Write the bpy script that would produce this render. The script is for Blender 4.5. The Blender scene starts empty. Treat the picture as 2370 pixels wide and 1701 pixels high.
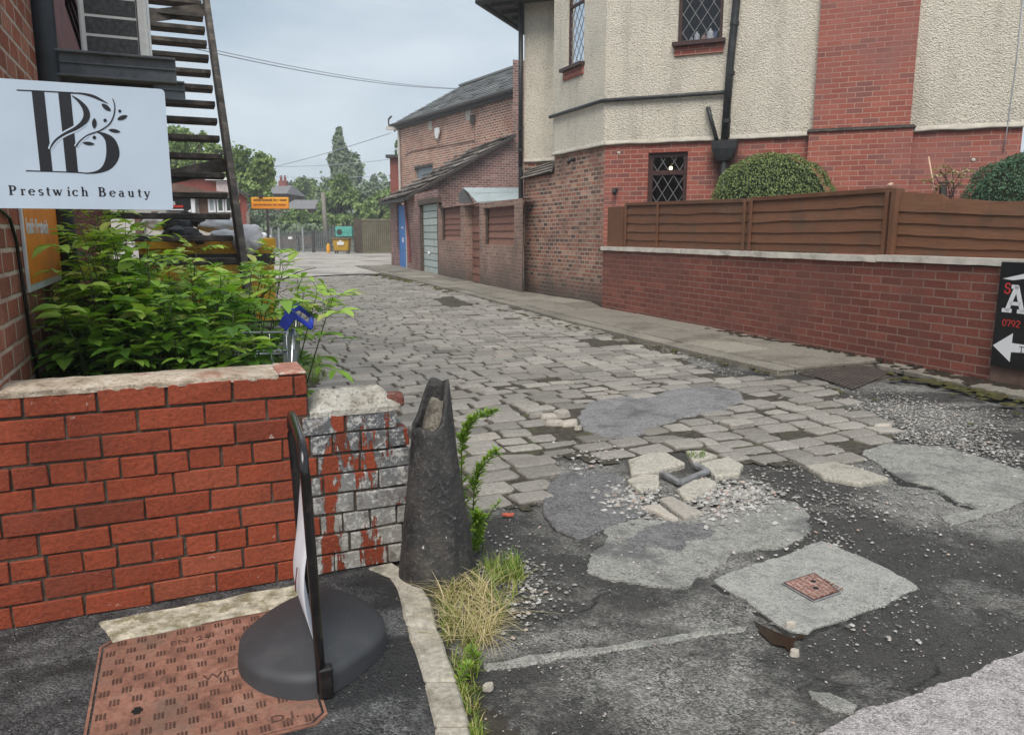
import bpy, bmesh, math, random
from mathutils import Vector, Matrix, noise
R = random.Random(7)
SC = bpy.context.scene
COL = SC.collection
V = Vector
# ---------------------------------------------------------------- view geometry
H, FPX, CX, CY = 1.30, 1760.0, 1185.0, 850.5
TH = math.atan(310.5 / FPX)
CT, ST = math.cos(TH), math.sin(TH)

def ray(px, py):
    dx, dy = (px - CX) / FPX, (CY - py) / FPX
    return V((dx, CT + dy * ST, -ST + dy * CT))

def G(px, py, z=0.0):
    r = ray(px, py); t = (z - H) / r.z
    return V((r.x * t, r.y * t, z))

def PY(px, py, Y):
    r = ray(px, py); t = Y / r.y
    return V((r.x * t, Y, H + r.z * t))

def pix(p):
    dy = p.y * CT - (p.z - H) * ST
    up = p.y * ST + (p.z - H) * CT
    return CX + p.x / dy * FPX, CY - up / dy * FPX

class Plane:
    """vertical plane through P along horizontal direction d; N points to the viewer's side"""
    def __init__(s, P, d):
        s.P = V((P[0], P[1], 0)); s.d = V((d[0], d[1], 0)).normalized()
        n = V((-s.d.y, s.d.x, 0))
        if n.dot(-s.P) < 0: n = -n
        s.N = n
    def hit(s, px, py, off=0.0):
        r = ray(px, py); o = s.P + s.N * off
        t = s.N.dot(o) / s.N.dot(r)
        return V((r.x * t, r.y * t, H + r.z * t))
    def uz(s, px, py, off=0.0):
        p = s.hit(px, py, off)
        return (p - s.P).dot(s.d), p.z
    def at(s, u, z, off=0.0):
        q = s.P + s.d * u + s.N * off
        return V((q.x, q.y, z))

ANG = math.radians(23.5)
AD = V((-math.sin(ANG), math.cos(ANG), 0))     # along the alley, away
PN = V((math.cos(ANG), math.sin(ANG), 0))      # across the alley, to the right
UP = V((0, 0, 1))

# ---------------------------------------------------------------- mesh builder
class MB:
    def __init__(s):
        s.v = []; s.f = []; s.t = []; s.tone = 0.5
    def add(s, vs, fs):
        b = len(s.v); s.v.extend([V(q) for q in vs])
        s.f.extend([tuple(i + b for i in f) for f in fs]); s.t.extend([s.tone] * len(fs))
    def obox(s, p, a, b, c):
        p, a, b, c = V(p), V(a), V(b), V(c)
        s.add([p, p + a, p + a + b, p + b, p + c, p + a + c, p + a + b + c, p + b + c],
              [(0, 3, 2, 1), (4, 5, 6, 7), (0, 1, 5, 4), (1, 2, 6, 5), (2, 3, 7, 6), (3, 0, 4, 7)])
    def box(s, c, sx, sy, sz, X=V((1, 0, 0)), Y=V((0, 1, 0)), Z=UP):
        c = V(c); s.obox(c - X * sx / 2 - Y * sy / 2 - Z * sz / 2, X * sx, Y * sy, Z * sz)
    def bar(s, a, b, w, h, side=None):
        a, b = V(a), V(b); d = (b - a); L = d.length
        if L < 1e-6: return
        d /= L
        sd = side.normalized() if side is not None else d.cross(UP)
        if sd.length < 1e-4: sd = V((1, 0, 0))
        sd = (sd - d * sd.dot(d)).normalized(); u = sd.cross(d)
        s.obox(a - sd * w / 2 - u * h / 2, d * L, sd * w, u * h)
    def prism(s, poly, ext):
        n = len(poly); ext = V(ext); poly = [V(q) for q in poly]
        s.add(poly + [q + ext for q in poly],
              [tuple(range(n)), tuple(range(2 * n - 1, n - 1, -1))] + [(i, (i + 1) % n, n + (i + 1) % n, n + i) for i in range(n)])
    def face(s, poly):
        s.add(poly, [tuple(range(len(poly)))])
    def tube(s, pts, r, n=8, closed=False):
        pts = [V(q) for q in pts]; m = len(pts); rs = r if isinstance(r, (list, tuple)) else [r] * m
        ref = UP; vs = []; 
        for i, p in enumerate(pts):
            t = (pts[min(i + 1, m - 1)] - pts[max(i - 1, 0)])
            if closed: t = pts[(i + 1) % m] - pts[(i - 1) % m]
            t.normalize()
            a = t.cross(ref)
            if a.length < 0.05: a = t.cross(V((1, 0, 0)))
            a.normalize(); b = t.cross(a)
            for k in range(n):
                w = 2 * math.pi * k / n
                vs.append(p + (a * math.cos(w) + b * math.sin(w)) * rs[i])
        fs = []
        for i in range(m if closed else m - 1):
            j = (i + 1) % m
            for k in range(n):
                l = (k + 1) % n
                fs.append((i * n + k, i * n + l, j * n + l, j * n + k))
        if not closed:
            fs.append(tuple(range(n - 1, -1, -1))); fs.append(tuple((m - 1) * n + k for k in range(n)))
        s.add(vs, fs)
    def ball(s, c, rx, ry, rz, seg=16, rings=10, amp=0.0, fr=2.0, seed=0.0, zmin=-1.0):
        c = V(c); vs = []; fs = []
        for i in range(rings + 1):
            ph = math.pi * i / rings
            for k in range(seg):
                th = 2 * math.pi * k / seg
                d = V((math.sin(ph) * math.cos(th), math.sin(ph) * math.sin(th), max(zmin, math.cos(ph))))
                q = 1.0 + (amp * noise.noise(d * fr + V((seed, seed * .7, 0))) if amp else 0)
                vs.append(c + V((d.x * rx * q, d.y * ry * q, d.z * rz * q)))
        for i in range(rings):
            for k in range(seg):
                l = (k + 1) % seg
                fs.append((i * seg + k, i * seg + l, (i + 1) * seg + l, (i + 1) * seg + k))
        s.add(vs, fs)
    def build(s, name, mat, parent=None, bevel=0.0, smooth=False, kind=None, label=None, cat=None, group=None, recalc=True, seg=1):
        me = bpy.data.meshes.new(name)
        if parent is not None: o0 = V(parent.location)
        elif s.v:
            xs = [q.x for q in s.v]; ys = [q.y for q in s.v]
            o0 = V(((min(xs) + max(xs)) / 2, (min(ys) + max(ys)) / 2, min(q.z for q in s.v)))
            if kind in ('structure', 'stuff'): o0 = V((0, 0, 0))
        me.from_pydata([q - o0 for q in s.v], [], s.f)
        if recalc:
            bm = bmesh.new(); bm.from_mesh(me)
            bmesh.ops.recalc_face_normals(bm, faces=bm.faces); bm.to_mesh(me); bm.free()
        uv = me.uv_layers.new(name='UVMap').data
        co = [q for q in s.v]
        for p in me.polygons:
            n = p.normal
            if abs(n.z) > 0.75:
                for li in p.loop_indices:
                    q = co[me.loops[li].vertex_index]; uv[li].uv = (q.x, q.y)
            else:
                t = V((-n.y, n.x, 0)); t.normalize()
                if abs(t.x) > .15 and t.x < 0 or abs(t.x) <= .15 and t.y < 0: t = -t
                for li in p.loop_indices:
                    q = co[me.loops[li].vertex_index]; uv[li].uv = (q.x * t.x + q.y * t.y, q.z)
        at = me.attributes.new('tone', 'FLOAT', 'FACE')
        at.data.foreach_set('value', s.t)
        if smooth: me.polygons.foreach_set('use_smooth', [True] * len(me.polygons))
        me.materials.append(mat)
        o = bpy.data.objects.new(name, me); COL.objects.link(o)
        if parent is not None: o.parent = parent
        else: o.location = o0
        if bevel:
            b = o.modifiers.new('bevel', 'BEVEL'); b.width = bevel; b.segments = seg; b.limit_method = 'ANGLE'; b.angle_limit = math.radians(40)
        tag(o, label, cat, group, kind)
        return o

def tag(o, label=None, cat=None, group=None, kind=None):
    if label: o['label'] = label
    if cat: o['category'] = cat
    if group: o['group'] = group
    if kind: o['kind'] = kind

def thing(name, label, cat, loc, group=None, kind=None):
    o = bpy.data.objects.new(name, None); COL.objects.link(o)
    o.location = V(loc); o.empty_display_size = 0.1
    tag(o, label, cat, group, kind)
    return o

class Sub:
    """a part that carries sub-parts: same origin as its thing, so child vertices stay in place"""
def sub(mb, name, mat, part, **k):
    root = part.parent
    o = mb.build(name, mat, root, **k)
    o.parent = part
    return o

# ---------------------------------------------------------------- materials
class NM:
    def __init__(s, name):
        s.m = bpy.data.materials.new(name); s.m.use_nodes = True
        s.nt = s.m.node_tree; s.nt.nodes.clear()
        s.out = s.nt.nodes.new('ShaderNodeOutputMaterial')
        s.b = s.nt.nodes.new('ShaderNodeBsdfPrincipled')
        s.nt.links.new(s.b.outputs[0], s.out.inputs[0])
        s._c = {}
    def n(s, t, **kw):
        q = s.nt.nodes.new(t)
        for k, v in kw.items(): setattr(q, k, v)
        return q
    def set(s, sock, v):
        if v is None: return
        if isinstance(v, bpy.types.NodeSocket): s.nt.links.new(v, sock)
        else:
            if isinstance(v, (tuple, list)) and len(v) == 3 and sock.type == 'RGBA': v = (*v, 1)
            sock.default_value = v
    def co(s, w='Object'):
        if w not in s._c:
            q = s.n('ShaderNodeTexCoord'); s._c[w] = q.outputs[w]
        return s._c[w]
    def wpos(s):
        if 'wp' not in s._c: s._c['wp'] = s.n('ShaderNodeNewGeometry').outputs['Position']
        return s._c['wp']
    def map(s, v, scale=(1, 1, 1), rot=(0, 0, 0), loc=(0, 0, 0)):
        q = s.n('ShaderNodeMapping'); s.set(q.inputs[0], v); q.inputs['Scale'].default_value = scale
        q.inputs['Rotation'].default_value = rot; q.inputs['Location'].default_value = loc
        return q.outputs[0]
    def noise(s, scale, detail=4, rough=.55, v=None, dist=0):
        q = s.n('ShaderNodeTexNoise'); s.set(q.inputs['Vector'], v if v is not None else s.wpos())
        q.inputs['Scale'].default_value = scale; q.inputs['Detail'].default_value = detail
        q.inputs['Roughness'].default_value = rough; q.inputs['Distortion'].default_value = dist
        return q.outputs['Fac']
    def vor(s, scale, v=None, feature='F1', out='Distance', rnd=1.0):
        q = s.n('ShaderNodeTexVoronoi', feature=feature); s.set(q.inputs['Vector'], v if v is not None else s.wpos())
        q.inputs['Scale'].default_value = scale; q.inputs['Randomness'].default_value = rnd
        return q.outputs[out]
    def attr(s, name='tone'):
        return s.n('ShaderNodeAttribute', attribute_name=name).outputs['Fac']
    def ramp(s, f, stops, interp='LINEAR'):
        q = s.n('ShaderNodeValToRGB'); s.set(q.inputs[0], f); cr = q.color_ramp; cr.interpolation = interp
        while len(cr.elements) < len(stops): cr.elements.new(0.5)
        for e, (p, c) in zip(cr.elements, stops):
            e.position = p
            e.color = (c, c, c, 1) if isinstance(c, (int, float)) else (*c, 1)
        return q.outputs[0]
    def mix(s, f, a, b, mode='MIX'):
        q = s.n('ShaderNodeMixRGB', blend_type=mode); s.set(q.inputs[0], f); s.set(q.inputs[1], a); s.set(q.inputs[2], b)
        return q.outputs[0]
    def math(s, op, a, b=None, c=None):
        q = s.n('ShaderNodeMath', operation=op); s.set(q.inputs[0], a)
        if b is not None: s.set(q.inputs[1], b)
        if c is not None: s.set(q.inputs[2], c)
        return q.outputs[0]
    def sep(s, v):
        q = s.n('ShaderNodeSeparateXYZ'); s.set(q.inputs[0], v); return q.outputs
    def bump(s, h, st=.5, dist=.01, nrm=None):
        q = s.n('ShaderNodeBump'); s.set(q.inputs['Height'], h); q.inputs['Strength'].default_value = st
        q.inputs['Distance'].default_value = dist
        if nrm is not None: s.set(q.inputs['Normal'], nrm)
        return q.outputs[0]
    def fin(s, col, rough=.8, nrm=None, metal=0.0, spec=.3, **kw):
        s.set(s.b.inputs['Base Color'], col); s.set(s.b.inputs['Roughness'], rough)
        s.b.inputs['Metallic'].default_value = metal; s.b.inputs['Specular IOR Level'].default_value = spec
        if nrm is not None: s.set(s.b.inputs['Normal'], nrm)
        for k, v in kw.items(): s.set(s.b.inputs[k.replace('_', ' ')], v)
        return s.m

def brick_mat(name, pal, mortar, bw=.235, rh=.079, ms=.010, var=.3, blotch=None, bs=.6, dirt=None, offs=.5, msm=.25, eff=None):
    """pal: list of brick colours (picked per brick)"""
    k = NM(name); uv = k.co('UV')
    wob = k.noise(3.0, 2, .5)
    q = k.n('ShaderNodeTexBrick', offset=offs); uvw = k.map(uv, loc=(.013, .0, 0))
    wv = k.n('ShaderNodeVectorMath', operation='ADD'); k.set(wv.inputs[0], uvw)
    ws = k.n('ShaderNodeVectorMath', operation='SCALE')
    nz = k.n('ShaderNodeTexNoise'); k.set(nz.inputs['Vector'], k.wpos()); nz.inputs['Scale'].default_value = 7
    k.set(ws.inputs[0], nz.outputs['Color']); ws.inputs['Scale'].default_value = .008
    k.set(wv.inputs[1], ws.outputs[0])
    k.set(q.inputs['Vector'], wv.outputs[0])
    q.inputs['Color1'].default_value = (0, 0, 0, 1); q.inputs['Color2'].default_value = (1, 1, 1, 1); q.inputs['Mortar'].default_value = (.5, .5, .5, 1)
    q.inputs['Scale'].default_value = 1; q.inputs['Mortar Size'].default_value = ms; q.inputs['Mortar Smooth'].default_value = msm
    q.inputs['Bias'].default_value = 0; q.inputs['Brick Width'].default_value = bw; q.inputs['Row Height'].default_value = rh
    n = len(pal)
    c = k.ramp(q.outputs['Color'], [((i + .5) / n, p) for i, p in enumerate(pal)])
    g = k.noise(55, 5, .65)
    c = k.mix(var, c, k.ramp(g, [(.3, .15), (.5, .5), (.72, .9)]), 'OVERLAY')
    g2 = k.noise(1.1, 4, .6)
    c = k.mix(.35, c, k.ramp(g2, [(.35, .25), (.65, .7)]), 'SOFT_LIGHT')
    mcol = k.mix(k.noise(30, 4), [x * .75 for x in mortar], [min(1, x * 1.2) for x in mortar])
    col = k.mix(q.outputs['Fac'], c, mcol)
    if blotch:
        col = k.mix(k.ramp(k.noise(bs, 5, .65, dist=.3), [(.48, 0.0), (.68, .75)]), col, blotch)
    if eff:
        col = k.mix(k.ramp(k.noise(2.3, 6, .7), [(.55, 0.0), (.75, .6)]), col, eff)
    if dirt:   # grime along the wall foot, a stain with a ragged upper edge
        z = k.sep(k.wpos())[2]
        f = k.math('ADD', z, k.math('MULTIPLY', k.noise(1.6, 5, .6), .5))
        col = k.mix(k.ramp(k.math('MULTIPLY', f, .6), [(.2, .8), (.62, 0.0)]), col, dirt)
    hgt = k.math('ADD', k.math('MULTIPLY', k.math('SUBTRACT', 1.0, q.outputs['Fac']), 1.0), k.math('MULTIPLY', g, .35))
    return k.fin(col, .85, k.bump(hgt, .9, .006))

def plain(name, col, rough=.6, var=.15, scale=12, bump=.15, bd=.003, metal=0.0, spec=.4, dirt=None, dscale=3, dlo=.5, dhi=.7, fine=120, **kw):
    k = NM(name)
    a = k.noise(scale, 5, .6); b = k.noise(fine, 3, .6)
    lo = [x * (1 - var * 1.6) for x in col]; hi = [min(1, x * (1 + var * 1.6)) for x in col]
    c = k.mix(k.ramp(a, [(.3, 0.0), (.7, 1.0)]), lo, hi)
    if dirt: c = k.mix(k.ramp(k.noise(dscale, 6, .7), [(dlo, 0.0), (dhi, .85)]), c, dirt)
    h = k.math('ADD', a, k.math('MULTIPLY', b, .5))
    return k.fin(c, rough, k.bump(h, bump, bd), metal, spec, **kw)

def tonemat(name, stops, rough=.8, bump=.4, bd=.004, scale=30, var=.3, spec=.3, sub=None, dirt=None, dscale=2, dlo=.5, dhi=.7):
    k = NM(name); t = k.attr(); c = k.ramp(t, stops); a = k.noise(scale, 5, .65)
    c = k.mix(var, c, k.ramp(a, [(.3, .2), (.7, .8)]), 'OVERLAY')
    if dirt: c = k.mix(k.ramp(k.noise(dscale, 6, .7), [(dlo, 0.0), (dhi, .85)]), c, dirt)
    m = k.fin(c, rough, k.bump(a, bump, bd), 0, spec)
    if sub:
        tr = k.n('ShaderNodeBsdfTranslucent'); k.set(tr.inputs[0], c)
        mx = k.n('ShaderNodeMixShader'); mx.inputs[0].default_value = sub
        k.nt.links.new(k.b.outputs[0], mx.inputs[1]); k.nt.links.new(tr.outputs[0], mx.inputs[2])
        k.nt.links.new(mx.outputs[0], k.out.inputs[0])
    return m

def inpoly(x, y, P):
    c = False; n = len(P); j = n - 1
    for i in range(n):
        xi, yi = P[i][0], P[i][1]; xj, yj = P[j][0], P[j][1]
        if (yi > y) != (yj > y) and x < (xj - xi) * (y - yi) / (yj - yi) + xi: c = not c
        j = i
    return c

def rough_poly(pts, step=.05, amp=.012, seed=0):
    """subdivide a ground polygon (3-D points) and roughen its outline"""
    out = []; n = len(pts)
    for i in range(n):
        a, b = pts[i], pts[(i + 1) % n]; L = (b - a).length; m = max(1, int(L / step))
        nrm = V((-(b - a).y, (b - a).x, 0)).normalized() if L > 0 else V((0, 0, 0))
        for k in range(m):
            p = a.lerp(b, k / m)
            q = noise.noise(V((p.x * 9 + seed, p.y * 9, seed))) + .6 * noise.noise(V((p.x * 30, p.y * 30 + seed, 1)))
            out.append(p + nrm * q * amp)
    return out
# ---------------------------------------------------------------- the materials
M = {}
M['front_brick'] = None
def _front(painted):
    k = NM('red_facing_brick_painted' if painted else 'red_facing_brick')
    t = k.attr(); c = k.ramp(t, [(0, (.15, .033, .016)), (.3, (.24, .046, .020)), (.7, (.305, .060, .025)), (1, (.28, .082, .045))])
    g = k.noise(70, 5, .65); c = k.mix(.4, c, k.ramp(g, [(.3, .2), (.7, .8)]), 'OVERLAY')
    b = k.noise(4, 5, .65); c = k.mix(k.ramp(b, [(.52, 0.0), (.75, .55)]), c, (.16, .045, .025))
    # pale scuffs
    sc = k.ramp(k.noise(22, 6, .78), [(.64, 0.0), (.67, .9)])
    c = k.mix(k.math('MULTIPLY', sc, k.ramp(k.noise(2.2, 2), [(.44, 0.0), (.6, 1.0)])), c, (.66, .56, .52))
    c = k.mix(k.ramp(k.noise(48, 5, .75), [(.58, 0.0), (.68, .6)]), c, (.09, .025, .016))
    h = k.math('ADD', g, k.math('MULTIPLY', b, .6)); rough = .72
    if painted:
        p = k.wpos()
        pv = k.map(p, scale=(16, 16, 3.0))
        m = k.noise(1.0, 5, .62, v=pv); m2 = k.noise(40, 5, .7)
        f = k.math('ADD', m, k.math('MULTIPLY', m2, .18))
        msk = k.ramp(f, [(.635, 1.0), (.655, 0.0)])
        z = k.sep(p)[2]
        zf = k.math('ADD', k.math('MULTIPLY', z, 1.5), k.math('MULTIPLY', k.noise(7, 4, .6), .5))
        pc = k.ramp(zf, [(.35, (.36, .335, .295)), (.6, (.28, .268, .252)), (.9, (.15, .153, .16)), (1.2, (.115, .12, .128))])
        pc = k.mix(k.ramp(k.noise(30, 6, .8), [(.50, 0.0), (.58, .85)]), pc, (.60, .58, .54))
        pc = k.mix(k.ramp(k.noise(13, 6, .75), [(.52, 0.0), (.62, .75)]), pc, (.14, .11, .105))
        c = k.mix(msk, c, pc); h = k.math('ADD', h, k.math('MULTIPLY', msk, .8))
    return k.fin(c, rough, k.bump(h, .9, .006), spec=.35)
M['front_brick'] = _front(False); M['painted_brick'] = _front(True)
M['mortar'] = plain('grey_mortar', (.075, .060, .046), .95, .4, 25, .8, .008, dirt=(.20, .165, .13), dscale=7, dlo=.55, dhi=.68)
def _cap():
    k = NM('weathered_mortar_bed'); a = k.noise(9, 6, .7); b = k.noise(60, 5, .7)
    c = k.ramp(a, [(.32, (.27, .20, .145)), (.46, (.56, .45, .345)), (.66, (.72, .63, .52))])
    c = k.mix(k.ramp(b, [(.5, 0.0), (.66, .6)]), c, (.16, .12, .085))
    c = k.mix(k.ramp(k.noise(5, 3, .6), [(.6, 0.0), (.7, .6)]), c, (.33, .12, .08))
    return k.fin(c, .95, k.bump(k.math('ADD', a, k.math('MULTIPLY', b, .6)), 1.0, .02))
M['cap'] = _cap()
def _white_cap():
    k = NM('broken_pale_mortar'); a = k.noise(11, 6, .72); b = k.noise(55, 5, .7)
    c = k.ramp(a, [(.3, (.20, .17, .13)), (.45, (.52, .48, .41)), (.7, (.72, .69, .62))])
    c = k.mix(k.ramp(b, [(.52, 0.0), (.62, .65)]), c, (.14, .12, .09))
    return k.fin(c, .95, k.bump(k.math('ADD', a, k.math('MULTIPLY', b, .7)), 1.0, .025))
M['white_cap'] = _white_cap()
M['old_brick_left'] = brick_mat('old_left_wall_brick', [(.28, .085, .05), (.38, .13, .078), (.33, .095, .056), (.21, .078, .05), (.43, .175, .115)], (.52, .42, .34), .20, .083, .011, .5, blotch=(.24, .095, .06), bs=2.5, eff=(.55, .30, .21), msm=.5)
M['garden_brick'] = brick_mat('garden_wall_brick', [(.185, .056, .040), (.225, .070, .049), (.20, .060, .042), (.16, .053, .039), (.255, .083, .056)], (.27, .18, .145), .245, .080, .007, .4, blotch=(.15, .064, .050), bs=.8)
M['house_brick'] = brick_mat('house_red_brick', [(.31, .088, .063), (.38, .118, .085), (.265, .08, .062), (.34, .10, .068), (.22, .085, .072)], (.46, .28, .22), .235, .078, .007, .3, blotch=(.30, .135, .115), bs=.7)
M['house_old'] = brick_mat('house_old_brick', [(.16, .085, .065), (.42, .18, .12), (.30, .105, .072), (.50, .29, .205), (.085, .055, .05), (.37, .14, .09)], (.44, .36, .29), .19, .080, .012, .55, blotch=(.14, .085, .065), bs=.9, dirt=(.085, .07, .058))
M['yard_brick'] = brick_mat('yard_wall_brick', [(.27, .15, .11), (.36, .21, .155), (.20, .115, .09), (.42, .25, .185), (.29, .15, .12)], (.36, .30, .255), .19, .078, .010, .5, blotch=(.17, .125, .10), bs=.7, dirt=(.10, .08, .065))
M['dark_brick'] = brick_mat('outbuilding_dark_brick', [(.20, .095, .083), (.28, .13, .11), (.14, .078, .074), (.37, .20, .165), (.22, .105, .093)], (.42, .35, .315), .22, .082, .011, .45, blotch=(.13, .075, .065), bs=.5)
M['ware_brick'] = brick_mat('warehouse_orange_brick', [(.30, .11, .07), (.38, .155, .10), (.23, .085, .062), (.46, .25, .175), (.17, .075, .058)], (.62, .50, .41), .28, .105, .020, .55, blotch=(.22, .10, .07), bs=.4)
M['far_brick'] = brick_mat('far_red_brick', [(.25, .06, .045), (.29, .075, .055), (.22, .055, .045)], (.24, .11, .09), .26, .09, .010, .3)
def _render():
    k = NM('roughcast_render')
    a = k.noise(36, 4, .65, dist=.6); v = k.vor(54, feature='SMOOTH_F1'); b = k.noise(110, 3, .6)
    h = k.math('ADD', k.math('MULTIPLY', a, 1.0), k.math('MULTIPLY', k.math('SUBTRACT', 1.0, v), .8))
    h = k.math('ADD', h, k.math('MULTIPLY', b, .25))
    c = k.mix(k.noise(.9, 5, .6), (.76, .69, .565), (.84, .775, .66))
    c = k.mix(k.ramp(k.noise(1.7, 6, .7), [(.5, 0.0), (.75, .45)]), c, (.40, .40, .345))
    c = k.mix(k.ramp(a, [(.38, .5), (.48, 0.0)]), c, (.33, .28, .215))     # shade of the roughcast's pits painted into the colour, with some dirt
    c = k.mix(k.ramp(k.noise(1.0, 6, .7, v=k.map(k.wpos(), scale=(2.2, 2.2, .35))), [(.5, 0.0), (.68, .5)]), c, (.42, .39, .32))
    return k.fin(c, .9, k.bump(h, 1.0, .032))
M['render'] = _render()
M['render_foot'] = plain('render_lip', (.58, .53, .45), .9, .15, 12, .6, .01, dirt=(.33, .29, .23), dscale=6)
M['coping'] = plain('painted_coping', (.62, .57, .50), .8, .12, 6, .5, .006, dirt=(.25, .21, .17), dscale=5, dlo=.56, dhi=.72)
M['black_pipe'] = plain('black_painted_pipe', (.022, .023, .025), .45, .3, 14, .2, .003, dirt=(.06, .058, .055), dscale=8)
M['left_pipe'] = plain('dark_grey_downpipe', (.045, .052, .062), .4, .2, 8, .1, .002, dirt=(.06, .06, .06), dscale=7, dlo=.55, dhi=.8)
M['frame_brown'] = plain('brown_window_frame', (.055, .026, .022), .5, .2, 18, .15)
M['lead'] = plain('lead_came', (.22, .21, .21), .6, .2, 30, .1)
M['slate'] = tonemat('roof_slate', [(0, (.10, .105, .11)), (.5, (.165, .17, .17)), (1, (.26, .26, .25))], .7, .4, .004, 20, .35, dirt=(.11, .115, .08), dscale=2, dlo=.55, dhi=.75)
M['slate_brown'] = tonemat('stone_slate', [(0, (.12, .105, .09)), (.5, (.20, .175, .15)), (1, (.31, .28, .25))], .8, .5, .006, 20, .35)
M['soffit'] = plain('dark_soffit', (.05, .045, .042), .7, .2)
M['moulding'] = plain('dark_stone_moulding', (.09, .075, .065), .9, .3, 12, .4)
def _fence():
    k = NM('brown_stained_timber'); t = k.attr()
    g = k.noise(1.0, 7, .72, v=k.map(k.co('UV'), scale=(4, 75, 1)), dist=.8); a = k.noise(3, 6, .7)
    c = k.ramp(t, [(0, (.112, .047, .024)), (.5, (.155, .066, .034)), (1, (.195, .09, .048))])
    c = k.mix(.5, c, k.ramp(g, [(.3, .25), (.7, .78)]), 'OVERLAY')
    c = k.mix(k.ramp(a, [(.48, 0.0), (.66, .6)]), c, (.085, .058, .04))
    c = k.mix(k.ramp(k.noise(1.6, 6, .7), [(.55, 0.0), (.7, .45)]), c, (.20, .115, .075))
    return k.fin(c, .8, k.bump(k.math('ADD', g, k.math('MULTIPLY', a, .3)), .6, .004))
M['fence'] = _fence()
M['reddish_board'] = tonemat('faded_red_board', [(0, (.17, .075, .055)), (.5, (.23, .11, .08)), (1, (.29, .15, .11))], .85, .4, .004, 14, .35)
def _setts():
    k = NM('stone_setts'); t = k.attr()
    c = k.ramp(t, [(0, (.135, .124, .110)), (.3, (.225, .207, .184)), (.6, (.295, .272, .242)), (.85, (.365, .335, .293)), (1, (.31, .268, .23))])
    g = k.noise(45, 6, .7); c = k.mix(.5, c, k.ramp(g, [(.3, .22), (.7, .8)]), 'OVERLAY')
    c = k.mix(k.ramp(k.noise(1.1, 5, .6), [(.5, 0.0), (.66, .6)]), c, (.19, .172, .142))
    c = k.mix(k.ramp(k.noise(2.6, 6, .7), [(.64, 0.0), (.74, .45)]), c, (.17, .16, .09))
    c = k.mix(k.ramp(k.noise(7, 5, .7), [(.62, 0.0), (.72, .5)]), c, (.42, .38, .33))
    return k.fin(c, .75, k.bump(k.math('ADD', g, k.noise(14, 4)), .5, .006), spec=.35)
M['setts'] = _setts()
def _asphalt(name, lo, hi, stain, st0=.48, st1=.62, spk=.5, sscale=1.1, crack=.0, warm=None, gs=62, bst=.9):
    k = NM(name)
    a = k.noise(85, 5, .75); v = k.vor(gs); d = k.noise(7, 6, .7)
    cell = k.sep(k.vor(gs, out='Color'))[0]
    gr = k.math('ADD', k.math('MULTIPLY', cell, .6), k.math('MULTIPLY', a, .8))
    mid = [(x * .6 + y * .4) for x, y in zip(lo, hi)]
    c = k.ramp(gr, [(.32, [x * .45 for x in lo]), (.55, lo), (.72, mid), (.98, hi)])
    c = k.mix(k.ramp(d, [(.42, 0.0), (.66, .45)]), c, [x * 1.1 for x in hi])
    c = k.mix(k.ramp(k.noise(23, 5, .7), [(.5, 0.0), (.62, .45)]), c, [x * .5 for x in lo])
    if warm: c = k.mix(k.ramp(k.noise(2.2, 4, .6), [(.55, 0.0), (.7, .5)]), c, warm)
    st = k.math('ADD', k.noise(sscale, 6, .62, dist=.4), k.math('MULTIPLY', k.noise(18, 4, .7), .16))
    wet = k.ramp(st, [(st0 + .08, 0.0), (st1 + .08, .85)])
    c = k.mix(wet, c, stain)
    sp = k.vor(60, out='Distance'); spn = k.vor(60, out='Color')
    pk = k.math('MULTIPLY', k.ramp(sp, [(.10, 1.0), (.18, 0.0)]), k.ramp(k.sep(spn)[0], [(.80, 0.0), (.82, 1.0)]))
    c = k.mix(k.math('MULTIPLY', pk, spk), c, (.55, .53, .5))
    h = k.math('ADD', k.math('MULTIPLY', a, .8), k.math('MULTIPLY', k.math('SUBTRACT', 1.0, v), .9))
    h = k.math('ADD', h, k.math('MULTIPLY', d, .5))
    if crack:
        ww = k.n('ShaderNodeVectorMath', operation='ADD'); k.set(ww.inputs[0], k.wpos())
        nn = k.n('ShaderNodeTexNoise'); k.set(nn.inputs['Vector'], k.wpos()); nn.inputs['Scale'].default_value = 5; nn.inputs['Detail'].default_value = 5
        sc = k.n('ShaderNodeVectorMath', operation='SCALE'); k.set(sc.inputs[0], nn.outputs['Color']); sc.inputs['Scale'].default_value = .16
        k.set(ww.inputs[1], sc.outputs[0])
        e = k.vor(crack, v=ww.outputs[0], feature='DISTANCE_TO_EDGE')
        ce = k.ramp(e, [(.0, 1.0), (.014, 0.0)])
        gate = k.ramp(k.noise(1.1, 5, .7), [(.52, 0.0), (.62, .8)])
        ce = k.math('MULTIPLY', ce, gate)
        c = k.mix(ce, c, (.02, .019, .017)); h = k.math('SUBTRACT', h, k.math('MULTIPLY', ce, 2.5))
    rg = k.math('SUBTRACT', .86, k.math('MULTIPLY', wet, .25))
    return k.fin(c, rg, k.bump(h, bst, .008), spec=.3)
M['asphalt'] = _asphalt('worn_asphalt', (.115, .111, .103), (.39, .375, .342), (.034, .032, .030), .41, .53, .85, 1.0, 1.3, (.27, .245, .215), 150)
M['pave_asphalt'] = _asphalt('footway_asphalt', (.055, .055, .056), (.21, .208, .205), (.020, .020, .021), .40, .54, .7, 1.9, 0, None, 150)
M['cracked'] = _asphalt('crazed_asphalt', (.135, .13, .132), (.29, .28, .28), (.09, .087, .087), .5, .7, .25, 1.2, 8.0, None, 160)
M['tar_patch'] = _asphalt('tar_patch', (.19, .187, .187), (.33, .322, .318), (.10, .098, .098), .5, .68, .3, 2.6, 0, None, 150, .7)
M['street'] = _asphalt('street_tarmac', (.30, .275, .268), (.56, .515, .505), (.28, .26, .255), .55, .8, .45, .5, 0, None, 170, .7)
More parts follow.
